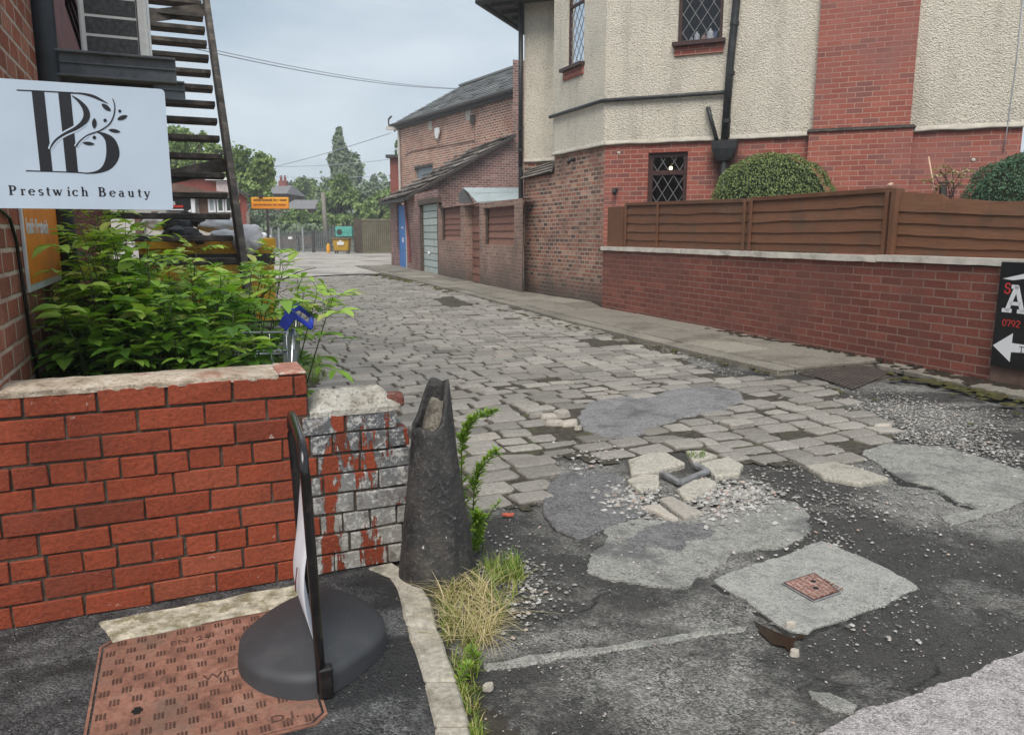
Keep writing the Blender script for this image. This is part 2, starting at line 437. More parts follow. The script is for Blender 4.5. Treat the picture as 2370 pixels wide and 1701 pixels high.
M['repair'] = _asphalt('grey_cement_repair', (.25, .243, .222), (.43, .42, .38), (.13, .13, .127), .52, .62, .4, 1.9, 0, None, 160, .8)
M['repair_pad'] = _asphalt('fresh_cement_pad', (.31, .305, .28), (.43, .425, .39), (.25, .245, .225), .55, .75, .12, 2.5, 0, None, 190, .6)
def _flag():
    k = NM('stone_flag'); t = k.attr()
    c = k.ramp(t, [(0, (.165, .148, .12)), (.5, (.235, .212, .175)), (1, (.31, .28, .23))])
    g = k.noise(30, 6, .7); c = k.mix(.5, c, k.ramp(g, [(.3, .2), (.7, .8)]), 'OVERLAY')
    c = k.mix(k.ramp(k.noise(1.4, 6, .7), [(.5, 0.0), (.68, .8)]), c, (.10, .088, .07))
    c = k.mix(k.ramp(k.noise(2.1, 6, .7), [(.6, 0.0), (.72, .5)]), c, (.14, .135, .06))
    return k.fin(c, .85, k.bump(k.math('ADD', g, k.noise(5, 5)), .6, .008))
M['flag'] = _flag()
M['yard'] = _asphalt('yard_concrete', (.38, .35, .315), (.58, .545, .50), (.22, .195, .17), .48, .62, .1, .45, 0, None, 20, .5)
M['kerb_pale'] = tonemat('pale_kerb_stone', [(0, (.30, .27, .22)), (.5, (.42, .385, .32)), (1, (.52, .48, .40))], .85, .6, .006, 60, .55, dirt=(.17, .155, .115), dscale=7, dlo=.52, dhi=.68)
M['lichen'] = plain('lichened_concrete', (.50, .46, .36), .9, .3, 22, .9, .012, dirt=(.20, .17, .09), dscale=16, dlo=.46, dhi=.6)
def _iron():
    k = NM('old_painted_iron'); a = k.noise(7, 6, .7); b = k.noise(60, 5, .7)
    c = k.ramp(a, [(.34, (.014, .014, .0145)), (.5, (.036, .034, .033)), (.68, (.075, .064, .055))])
    c = k.mix(k.ramp(b, [(.54, 0.0), (.64, .7)]), c, (.125, .115, .105))
    sp = k.noise(38, 3, .6, v=k.map(k.wpos(), scale=(1, 1, .55)))
    c = k.mix(k.ramp(sp, [(.70, 0.0), (.73, .9)]), c, (.55, .54, .50))
    c = k.mix(k.ramp(k.noise(3.4, 4), [(.60, 0.0), (.74, .4)]), c, (.09, .056, .036))
    return k.fin(c, .6, k.bump(k.math('ADD', a, b), .9, .008), spec=.5)
M['iron'] = _iron()
def _rust():
    k = NM('rusty_cover_iron'); a = k.noise(9, 6, .75); b = k.noise(70, 5, .75)
    c = k.ramp(a, [(.34, (.16, .075, .052)), (.5, (.29, .135, .092)), (.64, (.38, .20, .145))])
    c = k.mix(k.ramp(k.noise(4.5, 5, .7), [(.5, 0.0), (.66, .75)]), c, (.125, .085, .062))
    c = k.mix(k.ramp(b, [(.48, 0.0), (.62, .6)]), c, (.13, .068, .05))
    return k.fin(c, .8, k.bump(b, .5, .003), spec=.4)
M['rust'] = _rust()
M['rust_dark'] = plain('rust_dark_pattern', (.085, .042, .03), .85, .3, 40, .3)
M['rust_pale'] = plain('pale_rusty_lid', (.33, .21, .18), .75, .25, 30, .4, dirt=(.16, .10, .08), dscale=20)
M['grate'] = plain('brown_iron_grate', (.085, .068, .058), .7, .25, 20, .4, dirt=(.14, .11, .09), dscale=6)
M['steel_grey'] = plain('grey_cast_frame', (.24, .24, .25), .45, .25, 20, .3, metal=.2)
M['dark'] = plain('dark_void', (.008, .008, .008), .9, .1)
M['joint'] = plain('gritty_joint_fill', (.068, .058, .044), .95, .4, 30, 1.0, .01, dirt=(.10, .105, .04), dscale=4, dlo=.55, dhi=.68)
M['soil'] = plain('dark_soil', (.05, .042, .032), .95, .3, 12, .8, .02)
def _rubber():
    k = NM('recycled_rubber'); a = k.noise(6, 4, .6); b = k.noise(170, 3, .6)
    c = k.mix(a, (.034, .035, .039), (.058, .060, .066))
    fl = k.vor(48); fc = k.sep(k.vor(48, out='Color'))[0]
    c = k.mix(k.math('MULTIPLY', k.ramp(fl, [(.05, 1.0), (.12, 0.0)]), k.ramp(fc, [(.66, 0.0), (.68, .8)])), c, (.30, .29, .28))
    c = k.mix(k.ramp(k.noise(3, 5, .7), [(.55, 0.0), (.75, .4)]), c, (.10, .098, .095))
    return k.fin(c, .6, k.bump(b, .25, .002), spec=.5)
M['rubber'] = _rubber()
M['gloss_black'] = plain('gloss_black_steel', (.012, .010, .010), .18, .3, 12, .05, .001, spec=.6, dirt=(.03, .022, .02), dscale=20)
M['paper'] = plain('white_paper', (.66, .66, .70), .6, .06, 6, .15, .004)
M['ink'] = plain('printed_ink', (.012, .012, .016), .5, .1)
M['sign_white'] = plain('satin_white_panel', (.50, .575, .67), .4, .025, 5, .05, .001, spec=.4)
M['panel_edge'] = plain('white_panel_edge', (.78, .80, .83), .5, .03)
M['white'] = plain('white_paint', (.74, .74, .75), .5, .06, 9, .1, dirt=(.45, .42, .38), dscale=5, dlo=.6, dhi=.8)
M['white_clean'] = plain('white_vinyl', (.78, .78, .80), .45, .03)
M['orange'] = plain('orange_board', (.90, .27, .02), .5, .08, 10, .1)
M['sign_black'] = plain('black_sign_face', (.011, .011, .012), .35, .2, 6, .05, spec=.4)
M['red_ink'] = plain('red_lettering', (.60, .045, .032), .5, .1)
M['maroon'] = plain('maroon_panel', (.17, .035, .035), .55, .25, 5, .1)
M['ac'] = plain('cream_metal_casing', (.90, .88, .83), .5, .05, 8, .1, dirt=(.62, .57, .50), dscale=5, dlo=.55, dhi=.75)
M['ac_dark'] = plain('dark_louvre', (.075, .076, .075), .6, .3, 50, .2)
M['beam'] = plain('painted_steel_beam', (.15, .165, .18), .55, .2, 9, .2, dirt=(.08, .08, .078), dscale=5)
def _timber():
    k = NM('weathered_stair_timber'); g = k.noise(1.0, 6, .65, v=k.map(k.co('UV'), scale=(4, 30, 1)), dist=.6); a = k.noise(5, 5, .65)
    c = k.ramp(a, [(.3, (.034, .030, .026)), (.5, (.075, .066, .057)), (.72, (.20, .165, .14))])
    c = k.mix(.5, c, k.ramp(g, [(.3, .25), (.7, .8)]), 'OVERLAY')
    return k.fin(c, .85, k.bump(g, .5, .005))
M['timber'] = _timber()
def _leaf(name, stops, rough=.42, sub=.28):
    k = NM(name); t = k.attr(); c = k.ramp(t, stops); g = k.noise(60, 3, .6)
    c = k.mix(.25, c, k.ramp(g, [(.3, .3), (.7, .7)]), 'OVERLAY')
    k.fin(c, rough, k.bump(g, .2, .003), spec=.45)
    tr = k.n('ShaderNodeBsdfTranslucent'); k.set(tr.inputs[0], k.mix(1.0, c, (1.3, 1.5, .5), 'MULTIPLY'))
    mx = k.n('ShaderNodeMixShader'); mx.inputs[0].default_value = sub
    k.nt.links.new(k.b.outputs[0], mx.inputs[1]); k.nt.links.new(tr.outputs[0], mx.inputs[2]); k.nt.links.new(mx.outputs[0], k.out.inputs[0])
    return k.m
M['elder'] = _leaf('elder_leaf', [(0, (.05, .12, .02)), (.3, (.125, .26, .036)), (.62, (.24, .42, .055)), (.9, (.42, .58, .11)), (1, (.50, .52, .16))])
M['weed'] = _leaf('weed_leaf', [(0, (.08, .16, .018)), (.6, (.17, .29, .03)), (1, (.29, .40, .06))])
M['grass'] = _leaf('grass_blade', [(0, (.06, .13, .015)), (.35, (.17, .28, .03)), (.6, (.34, .32, .10)), (.8, (.54, .44, .24)), (1, (.66, .54, .34))], .6, .2)
M['stem'] = plain('green_stem', (.07, .09, .03), .7, .3)
M['bark'] = plain('bark', (.075, .06, .047), .9, .35, 10, .8, .02)
M['tree_dark'] = _leaf('conifer_foliage', [(0, (.10, .14, .085)), (.5, (.19, .25, .155)), (1, (.31, .37, .24))], .7, .15)
M['tree_mid'] = _leaf('broadleaf_foliage', [(0, (.08, .14, .04)), (.5, (.18, .27, .075)), (1, (.31, .41, .13))], .7, .2)
M['tree_pale'] = _leaf('pale_foliage', [(0, (.10, .16, .05)), (.5, (.21, .30, .095)), (1, (.35, .44, .16))], .7, .25)
M['hedge'] = _leaf('clipped_olive_foliage', [(0, (.07, .11, .026)), (.5, (.155, .215, .06)), (1, (.27, .33, .11))], .6, .1)
M['hedge_dark'] = _leaf('clipped_dark_foliage', [(0, (.022, .06, .03)), (.5, (.05, .12, .058)), (1, (.11, .20, .09))], .6, .1)
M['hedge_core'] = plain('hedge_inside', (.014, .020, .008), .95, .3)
M['gravel'] = tonemat('white_gravel', [(0, (.12, .115, .108)), (.35, (.22, .21, .193)), (.65, (.33, .315, .29)), (.93, (.52, .50, .47)), (1, (.40, .26, .21))], .8, .3, .003, 60, .25)
M['loose'] = tonemat('loose_stone', [(0, (.20, .19, .18)), (.5, (.34, .31, .27)), (1, (.46, .41, .35))], .85, .5, .006, 40, .4)
M['paving_bit'] = tonemat('granite_concrete', [(0, (.40, .37, .31)), (1, (.52, .48, .41))], .85, .8, .012, 60, .6, dirt=(.22, .20, .16), dscale=5, dlo=.55, dhi=.7)
M['blue_plastic'] = plain('blue_plastic', (.018, .045, .48), .35, .08, 8, .05, spec=.5)
M['chrome'] = plain('zinc_wire', (.55, .57, .58), .25, .1, 20, .05, metal=.9)
M['grey_plastic'] = plain('grey_plastic_flap', (.15, .17, .17), .5, .1)
M['skip_yellow'] = plain('rusty_yellow_skip', (.60, .33, .02), .55, .15, 5, .2, dirt=(.22, .10, .03), dscale=3.5, dlo=.52, dhi=.66)
M['bag_black'] = plain('black_bag', (.012, .012, .013), .3, .3, 14, 1.0, .03, spec=.6)
M['bag_white'] = plain('white_sack', (.84, .85, .88), .6, .08, 9, 1.0, .03, dirt=(.40, .42, .50), dscale=5, dlo=.6, dhi=.7)
M['bin_yellow'] = plain('yellow_bin', (.50, .30, .02), .5, .12, 6, .1, dirt=(.25, .14, .02), dscale=3)
M['teal'] = plain('teal_cabinet', (.10, .42, .35), .5, .1, 5, .1)
M['container'] = plain('olive_container', (.17, .155, .10), .7, .12, 2, .1, dirt=(.11, .085, .055), dscale=1.2, dlo=.5, dhi=.75)
M['palisade'] = plain('galvanised_palisade', (.13, .15, .15), .6, .25, 3, .1)
M['palisade_post'] = plain('galvanised_post', (.26, .28, .27), .6, .2)
M['wood_pole'] = plain('grey_wood_pole', (.22, .20, .17), .9, .2, 8, .4)
M['amber'] = plain('amber_sign', (.80, .36, .02), .5, .06, 3, .05)
M['amber2'] = plain('deep_amber_band', (.72, .24, .015), .5, .06, 3, .05)
M['door_blue'] = plain('blue_door', (.055, .20, .52), .5, .12, 5, .1)
M['door_pale'] = tonemat('pale_green_metal', [(0, (.36, .42, .39)), (.5, (.44, .50, .47)), (1, (.50, .56, .53))], .6, .2, .003, 8, .15, dirt=(.28, .32, .30), dscale=3)
M['door_frame'] = plain('brown_door_post', (.085, .06, .045), .8, .25)
M['tin'] = plain('grey_sheet_roof', (.40, .45, .45), .6, .06, 3, .1, dirt=(.30, .34, .33), dscale=4)
M['render_far'] = plain('dirty_white_wall', (.55, .52, .48), .85, .15, 2, .2, dirt=(.28, .24, .20), dscale=2)
M['brown_wall'] = plain('brown_boarding', (.14, .085, .065), .85, .25, 6, .2)
M['tile_brown'] = plain('brown_tiles', (.15, .095, .075), .9, .2, 5, .4, .01)
M['roof_far'] = plain('grey_far_roof', (.20, .19, .195), .8, .12, 3, .2)
M['pot'] = plain('terracotta_pot', (.17, .105, .075), .85, .2)
M['cane'] = plain('pale_cane', (.62, .42, .30), .7, .15)
M['dry_leaf'] = _leaf('variegated_leaf', [(0, (.12, .13, .05)), (.5, (.34, .30, .16)), (1, (.60, .55, .38))], .6, .2)
M['pink_brick'] = plain('pink_worn_brick', (.40, .185, .135), .9, .25, 30, .8, .008, dirt=(.58, .48, .40), dscale=14, dlo=.52, dhi=.62)
M['dull_brick'] = plain('dull_broken_brick', (.17, .062, .045), .9, .3, 30, .9, .01, dirt=(.40, .34, .28), dscale=14, dlo=.55, dhi=.66)
M['fill'] = plain('old_filling', (.22, .195, .16), .95, .4, 30, 1.0, .02, dirt=(.09, .08, .06), dscale=20, dlo=.46, dhi=.6)
M['crack'] = plain('dark_joint_crack', (.030, .028, .026), .95, .4, 40, 1.0, .01)
M['puddle'] = plain('muddy_water', (.020, .012, .006), .16, .2, 6, .05, .002, spec=.25)
M['moss'] = plain('moss', (.10, .095, .022), .95, .4, 30, 1.0, .02, dirt=(.045, .035, .015), dscale=14, dlo=.45, dhi=.6)
M['moss_dark'] = plain('dark_debris', (.035, .022, .012), .95, .4, 30, 1.0, .02)
M['scrap'] = plain('orange_scrap', (.62, .13, .07), .7, .15)
M['ground'] = plain('far_ground', (.13, .12, .10), .95, .2, .5, .3)
M['cable'] = plain('cable_sheath', (.36, .39, .42), .7, .1)
M['pale_infill'] = plain('pale_window_infill', (.40, .43, .44), .9, .15, 9, .2)  # even pale grey filling the lighter windows
M['bottle_white'] = plain('white_bottle', (.66, .68, .70), .35, .05)
M['bottle_grey'] = plain('grey_bottle', (.30, .35, .38), .3, .05)
M['bottle_pink'] = plain('pink_bottle', (.42, .25, .21), .4, .05)
M['bottle_blue'] = plain('blue_bottle', (.06, .12, .26), .35, .05)
M['brass'] = plain('brass', (.45, .32, .10), .35, .1, metal=.8)
def _glass(name, tint):
    k = NM(name); k.nt.nodes.remove(k.b)
    tr = k.n('ShaderNodeBsdfTransparent'); tr.inputs[0].default_value = (*tint, 1)
    gl = k.n('ShaderNodeBsdfGlossy'); gl.inputs[0].default_value = (.8, .85, .9, 1); gl.inputs[1].default_value = .05
    fr = k.n('ShaderNodeFresnel'); fr.inputs[0].default_value = 1.5
    mx = k.n('ShaderNodeMixShader'); k.nt.links.new(fr.outputs[0], mx.inputs[0]); k.nt.links.new(tr.outputs[0], mx.inputs[1]); k.nt.links.new(gl.outputs[0], mx.inputs[2])
    k.nt.links.new(mx.outputs[0], k.out.inputs[0]); return k.m
M['glass'] = _glass('window_glass', (.75, .76, .78))
k_ = NM('lamp_glow'); k_.b.inputs['Emission Color'].default_value = (1, .82, .4, 1); k_.b.inputs['Emission Strength'].default_value = 6
M['glow'] = k_.fin((.9, .8, .5), .5)
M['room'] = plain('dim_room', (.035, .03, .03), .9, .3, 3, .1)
# ---------------------------------------------------------------- ground
def W(u, v, z=0.0):
    q = PN * u + AD * v
    return V((q.x, q.y, z))
def UVc(p): return p.x * PN.x + p.y * PN.y, p.x * AD.x + p.y * AD.y
def GP(pts, z=0.0): return [G(x, y, z) for x, y in pts]

b = MB(); b.face([V((-500, -60, -.09)), V((500, -60, -.09)), V((500, 700, -.09)), V((-500, 700, -.09))])
b.build('ground', M['ground'], kind='structure')

def hz(x, y):
    return (.010 * noise.noise(V((x * .9, y * .9, 0))) + .006 * noise.noise(V((x * 3.1, y * 3.1, 5))) + .0022 * noise.noise(V((x * 11, y * 11, 2))))
def grid(name, mat, u0, u1, v0, v1, st, z0, amp=1.0, keep=None):
    b = MB(); nu = int((u1 - u0) / st); nv = int((v1 - v0) / st); idx = {}; vs = []; fs = []
    for i in range(nu + 1):
        for j in range(nv + 1):
            p = W(u0 + (u1 - u0) * i / nu, v0 + (v1 - v0) * j / nv)
            vs.append(V((p.x, p.y, z0 + amp * hz(p.x, p.y) + (.0045 * noise.noise(V((p.x * 22, p.y * 22, 8))) + .003 * noise.noise(V((p.x * 45, p.y * 45, 9))) if st < .05 else 0))))
    for i in range(nu):
        for j in range(nv):
            a = i * (nv + 1) + j
            fs.append((a, a + nv + 1, a + nv + 2, a + 1))
    b.add(vs, fs); return b.build(name, mat, kind='structure', smooth=True, recalc=False)
grid('road', M['asphalt'], .35, 9.5, -1.5, 7.0, .032, -.025, .7)
b = MB(); b.face([W(-3.5, 3.0, -.03), W(.40, 3.0, -.03), W(.40, 7.05, -.03), W(-3.5, 7.05, -.03)]); b.build('side_yard', M['soil'], kind='structure')
grid('alley_bed', M['joint'], -3.0, 7.2, 7.0, 32.0, .35, -.034, .5)
# rear yard
YP = [(560, 652), (640, 645), (700, 640), (760, 637), (830, 634), (880, 634), (925, 618), (918, 590), (905, 585), (560, 580), (380, 586), (380, 640)]
b = MB(); b.face(rough_poly(GP(YP, -.004), .5, .12)); b.build('yard', M['yard'], kind='structure')

# setts
SETT = [(1110, 1150), (1150, 1165), (1215, 1172), (1262, 1140), (1262, 1085), (1290, 1045), (1392, 1070), (1470, 1052), (1560, 1040), (1640, 1040), (1700, 1062), (1790, 1072), (1900, 1068), (2010, 1040), (2085, 1000),
        (1985, 940), (1905, 885), (1810, 868), (1750, 880), (1660, 862), (1600, 838), (1545, 812), (1455, 792), (1372, 752), (1290, 742), (1205, 716), (1120, 690), (1040, 668), (960, 652), (888, 640), (840, 636),
        (760, 639), (690, 642), (630, 646), (560, 660), (520, 700), (560, 760), (640, 835), (700, 880), (900, 1000), (1060, 1130)]
HOLE = [(1335, 965), (1362, 930), (1408, 918), (1500, 917), (1560, 900), (1640, 893), (1712, 905), (1722, 925), (1665, 950), (1590, 962), (1520, 985), (1478, 1008), (1400, 1012), (1350, 992)]
HOLE2 = [(1005, 690), (1045, 684), (1090, 698), (1060, 712), (1015, 706)]
HOLE3 = [(1240, 965), (1290, 945), (1340, 950), (1345, 985), (1322, 1000), (1270, 998), (1240, 985)]
HOLE4 = [(1345, 782), (1420, 786), (1430, 797), (1380, 800)]
HOLE5 = [(1265, 1050), (1330, 1040), (1345, 1060), (1300, 1080), (1268, 1078)]
b = MB(); vs = []; fs = []; vm = {}
def bv(i, j):
    if (i, j) not in vm:
        p = W(i * .06, j * .06); vm[(i, j)] = len(vs); vs.append(V((p.x, p.y, -.016 + hz(p.x, p.y) * 1.15 + .004 * noise.noise(V((p.x * 25, p.y * 25, 3))))))
    return vm[(i, j)]
for i in range(0, 125):
    for j in range(25, 420):
        x, y = pix(W(i * .06 + .03, j * .06 + .03))
        if inpoly(x, y, SETT): fs.append((bv(i, j), bv(i + 1, j), bv(i + 1, j + 1), bv(i, j + 1)))
b.add(vs, fs); b.build('joint_bed', M['joint'], kind='structure', smooth=True, recalc=False)
sb = MB(); rr = random.Random(3)
def sett(sb, cu, cv, lu, lv, h, tone, rot=0.0, tilt=(0, 0)):
    a = lu / 2; c = lv / 2; k = .11 * lv
    ring = [(-a + k, -c), (a - k, -c), (a, -c + k), (a, c - k), (a - k, c), (-a + k, c), (-a, c - k), (-a, -c + k)]
    cr, sr = math.cos(rot), math.sin(rot); top = []; mid = []; low = []
    z0 = -.004
    for x, y in ring:
        x += rr.uniform(-.007, .007); y += rr.uniform(-.006, .006)
        for L, f, dz in ((top, .95, 0), (mid, 1.0, -.008), (low, 1.01, -.055)):
            xx, yy = x * f, y * (f if L is not top else .80)
            w = W(cu + xx * cr - yy * sr, cv + xx * sr + yy * cr)
            L.append(V((w.x, w.y, z0 + h + dz + tilt[0] * xx + tilt[1] * yy + hz(w.x, w.y) * 1.2 + (rr.uniform(-.002, .002) if L is top else 0))))
    cc = W(cu, cv); ctr = V((cc.x, cc.y, z0 + h + .004 + hz(cc.x, cc.y) * 1.2))
    sb.tone = tone
    n = 8
    sb.add([ctr] + top + mid + low, [(0, 1 + i, 1 + (i + 1) % n) for i in range(n)] +
           [(1 + i, 9 + i, 9 + (i + 1) % n, 1 + (i + 1) % n) for i in range(n)] + [(9 + i, 17 + i, 17 + (i + 1) % n, 9 + (i + 1) % n) for i in range(n)])
v = 1.6; row = 0
while v < 26:
    lv = rr.uniform(.163, .186); wv = .05 * noise.noise(V((v * .8, 3, 0)))
    for side in (0, 1):
        su = (4.69 + (v - 14.9) * .145) if v < 16 else 99
        u = -1.5 + rr.uniform(0, .2) if side == 0 else su
        ue = min(su, 7.2) if side == 0 else 7.2
        while u < ue - .05:
            lu = rr.choice((.21, .23, .25, .26, .275, .29)) * rr.uniform(.94, 1.06)
            lu = min(lu, max(.07, ue - u)); cu = u + lu / 2; u += lu
            cv = v + .035 * math.sin(cu * 1.3 + v * .35) + .02 * noise.noise(V((cu * 1.2, v * 1.2, 9))) + (.07 if side else 0)
            w = W(cu, cv); x, y = pix(w)
            if not inpoly(x, y, SETT) or inpoly(x, y, HOLE) or inpoly(x, y, HOLE2) or inpoly(x, y, HOLE3) or inpoly(x, y, HOLE4) or inpoly(x, y, HOLE5): continue
            if rr.random() < .010: continue
            nb = noise.noise(V((cu * 1.1, cv * 1.1, 2)))
            jl = .021 if nb < .2 else .034
            if side: jl *= .85
            h = rr.gauss(0, .0035) + .010 * noise.noise(V((cu * 2, cv * 2, 7)))
            sink = 0
            if cv < 6.2: jl *= 1.15; h += rr.gauss(0, .005)
            t = min(1, max(0, .52 + .16 * rr.gauss(0, 1) + .18 * nb - (.12 if cv > 12 else 0)))
            sett(sb, cu, cv, lu - jl, lv - (.017 if cv > 6.6 else .022), h, t, rr.gauss(0, .018 if cv > 6.4 else .045), (rr.gauss(0, .02), rr.gauss(0, .03)))
    v += lv
sb.build('cobbled_alley', M['setts'], kind='structure', recalc=False)

def slab(name, mat, pts, z, th=.02, step=.05, amp=.012, seed=0, kind='structure', bevel=.006, rim=0, **k):
    if rim:
        P0 = GP(pts, 0); c0 = sum(P0, V((0, 0, 0))) / len(P0); b = MB()
        P1 = rough_poly([p + (p - c0).normalized() * rim * .4 - V((.5, .85, 0)) * rim for p in P0], .025, .016, seed + 50); b.prism([V((p.x, p.y, z - .03)) for p in P1], (0, 0, .03 - .012)); b.build('tar_joint', M['crack'], kind='structure', bevel=.004)
    b = MB(); P = rough_poly(GP(pts, z), step, amp, seed); b.prism([p - V((0, 0, th)) for p in P], (0, 0, th))
    return b.build(name, mat, kind=kind, bevel=bevel, **k)
slab('asphalt_patch', M['tar_patch'], HOLE, -.002, .04, .02, .026, 3, bevel=.014)
slab('tar_stain', M['cracked'], [(1455, 1250), (1490, 1220), (1560, 1204), (1625, 1210), (1655, 1228), (1630, 1245), (1590, 1252), (1570, 1275), (1520, 1262), (1475, 1280)], -.0125, .01, .014, .03, 31, bevel=.002)
slab('crazed_patch', M['cracked'], [(1272, 1118), (1300, 1092), (1385, 1085), (1440, 1102), (1452, 1150), (1510, 1180), (1425, 1212), (1345, 1245), (1290, 1225), (1255, 1190), (1262, 1150)], -.008, .02, .05, .02, 8)
slab('concrete_patch', M['repair'], [(1402, 1212), (1500, 1198), (1604, 1190), (1700, 1170), (1772, 1150), (1839, 1162), (1868, 1185), (1873, 1212), (1867, 1242), (1817, 1262), (1693, 1278), (1637, 1331), (1576, 1357), (1500, 1356), (1436, 1345), (1360, 1326), (1345, 1300), (1400, 1265)], -.0155, .03, .016, .030, 1)
slab('concrete_patch', M['repair'], [(1990, 1043), (2063, 1026), (2192, 1033), (2298, 1066), (2380, 1090), (2420, 1140), (2330, 1165), (2270, 1168), (2210, 1155), (2150, 1120), (2090, 1110), (2040, 1075)], -.014, .035, .02, .026, 5, rim=.018)
slab('concrete_pad', M['repair_pad'], [(1651, 1340), (1700, 1318), (1800, 1288), (1903, 1249), (1945, 1266), (2060, 1316), (2126, 1356), (2080, 1378), (2040, 1400), (1955, 1430), (1900, 1445), (1868, 1462), (1830, 1458), (1800, 1440), (1735, 1392)], -.010, .05, .016, .012, 2, bevel=.006, rim=.010)
slab('street', M['street'], [(1855, 1712), (1890, 1690), (2000, 1640), (2120, 1602), (2240, 1560), (2380, 1500), (2700, 1420), (3400, 2000), (2400, 3000), (1700, 1850)], -.012, .02, .02, .018, 6, rim=.03)
# shallow seams of old trenching across the road
slab('road_strip', M['repair'], [(1120, 1535), (1300, 1505), (1500, 1478), (1640, 1455), (1728, 1448), (1725, 1458), (1640, 1468), (1500, 1494), (1300, 1522), (1125, 1552)], -.019, .012, .02, .012, 11, bevel=.003)
slab('road_strip', M['repair'], [(2180, 1195), (2290, 1170), (2400, 1132), (2400, 1150), (2300, 1186), (2200, 1215)], -.017, .012, .02, .02, 12, bevel=.003)
slab('road_strip', M['repair'], [(1870, 1595), (1920, 1600), (1990, 1632), (1975, 1648), (1930, 1640), (1880, 1612)], -.017, .012, .02, .016, 13, bevel=.003)
b = MB(); b.face(rough_poly(GP([(1742, 1432), (1790, 1462), (1830, 1474), (1868, 1466), (1862, 1478), (1842, 1486), (1848, 1506), (1836, 1512), (1816, 1496), (1790, 1488), (1768, 1472), (1748, 1455)], -.0155), .015, .022, 4))
b.build('puddle_water', M['puddle'], kind='structure')

# right-hand pavement: a row of kerb stones and flags
KU = [(3.6, 5.12), (5.3, 5.09), (6.8, 5.09), (8.07, 5.15), (10.2, 5.24), (13.4, 5.5), (18.5, 5.84), (24.4, 6.08), (30.5, 6.45), (40, 7.0)]
WU = [(3.6, 6.42), (11.4, 6.6), (12, 6.95), (15, 6.86), (17.5, 6.85), (19.2, 7.1), (23.9, 7.8), (28, 7.95), (40, 9)]
def lerp_tab(T, x):
    for (a, p), (c, q) in zip(T, T[1:]):
        if x <= c: return p + (q - p) * max(0, (x - a)) / (c - a)
    return T[-1][1]
b = MB(); rp = random.Random(5); vv = 5.45
while vv < 30.5:
    L = rp.uniform(.8, 1.15); v2 = min(vv + L, 30.5); g = .008
    for lo, hi, zz in ((0, .17, .036), (.17, .62, .045), (.62, 1.02, .05)):
        q = []
        for vx, fx in ((vv + g, lo), (vv + g, hi), (v2 - g, hi), (v2 - g, lo)):
            ku, wu = lerp_tab(KU, vx), lerp_tab(WU, vx)
            q.append(W(ku + (wu - ku) * fx + (g if fx == lo else -g), vx, zz - .10 + rp.uniform(-.004, .004)))
        b.tone = min(1, max(0, .5 + .2 * rp.gauss(0, 1)))
        b.prism(q, (0, 0, .10))
    vv = v2
b.tone = .3
q = [W(lerp_tab(KU, x) + .03, x, .02) for x in (5.45, 10, 15, 20, 25, 30.4)] + [W(lerp_tab(WU, x), x, .02) for x in (30.4, 25, 20, 15, 11.5, 5.45)]
b.face(q)
b.build('pavement', M['flag'], kind='structure', bevel=.008)
# edging strip and debris along the foot of the garden wall
b = MB()
b.prism(rough_poly([W(5.95, 2.4, -.01), W(6.42, 2.4, -.01), W(6.44, 5.3, -.01), W(6.2, 5.3, -.01), W(6.05, 4.2, -.01)], .06, .03, 3), (0, 0, .05)); b.tone = .35
b.build('wall_edging', M['flag'], kind='structure', bevel=.008)
def patchy(name, mat, c, n, su, sv, r0, r1, z, seed):
    rq = random.Random(seed); b = MB()
    for i in range(n):
        u = c[0] + rq.gauss(0, su); v_ = c[1] + rq.gauss(0, sv); r = rq.uniform(r0, r1); p = W(u, v_, z)
        b.ball(p, r * rq.uniform(.8, 1.6), r, r * .22, 8, 5, .5, 3, i)
    b.build(name, mat, kind='stuff')
patchy('moss', M['moss'], (6.0, 4.0), 130, .10, .42, .02, .05, .012, 1)
patchy('leaf_litter', M['moss_dark'], (6.30, 4.35), 120, .06, .45, .015, .05, .040, 2)
patchy('moss', M['moss'], (5.9, 2.9), 70, .18, .35, .02, .05, .0, 4)
patchy('leaf_litter', M['moss_dark'], (6.40, 6.6), 90, .05, .8, .015, .045, .052, 3)
patchy('moss', M['moss'], (5.02, 9.0), 70, .05, 2.4, .015, .04, .0, 6)
patchy('moss', M['moss'], (5.75, 19.0), 90, .12, 3.0, .03, .09, .0, 7)

# left footway
KI = [(850, 1312), (900, 1330), (925, 1370), (937, 1430), (955, 1490), (972, 1540), (990, 1600), (1003, 1660), (1012, 1712)]
KO = [(908, 1300), (955, 1330), (995, 1378), (1008, 1440), (1028, 1490), (1048, 1540), (1066, 1600), (1082, 1660), (1094, 1712)]
b = MB()
ki = GP(KI, .0)
poly = [W(-3.2, 2.86, 0), W(.62, 2.86, 0)] + ki[1:] + [V((-.1, .6, 0)), V((-2.6, .0, 0))]
b.prism([p - V((0, 0, .08)) for p in poly], (0, 0, .08)); b.build('footway', M['pave_asphalt'], kind='structure')
b = MB(); rk = random.Random(2)
def kseg(i0, t0, i1, t1, tone, z):
    def at(T, x):
        i = min(int(x), len(T) - 2); return G(*T[i], z).lerp(G(*T[i + 1], z), x - i)
    n = 6; a = [at(KI, i0 + t0 + (i1 + t1 - i0 - t0) * k / n) for k in range(n + 1)]; c = [at(KO, i0 + t0 + (i1 + t1 - i0 - t0) * k / n) for k in range(n + 1)]
    b.tone = tone; b.prism([p - V((0, 0, .09)) for p in rough_poly(a + c[::-1], .03, .005, tone * 9)], (0, 0, .09))
kseg(0, 0, 3, .22, .62, .008); kseg(3, .26, 5, .55, .42, .012); kseg(5, .62, 7, .3, .36, .010); kseg(7, .36, 8, 0, .4, .010)
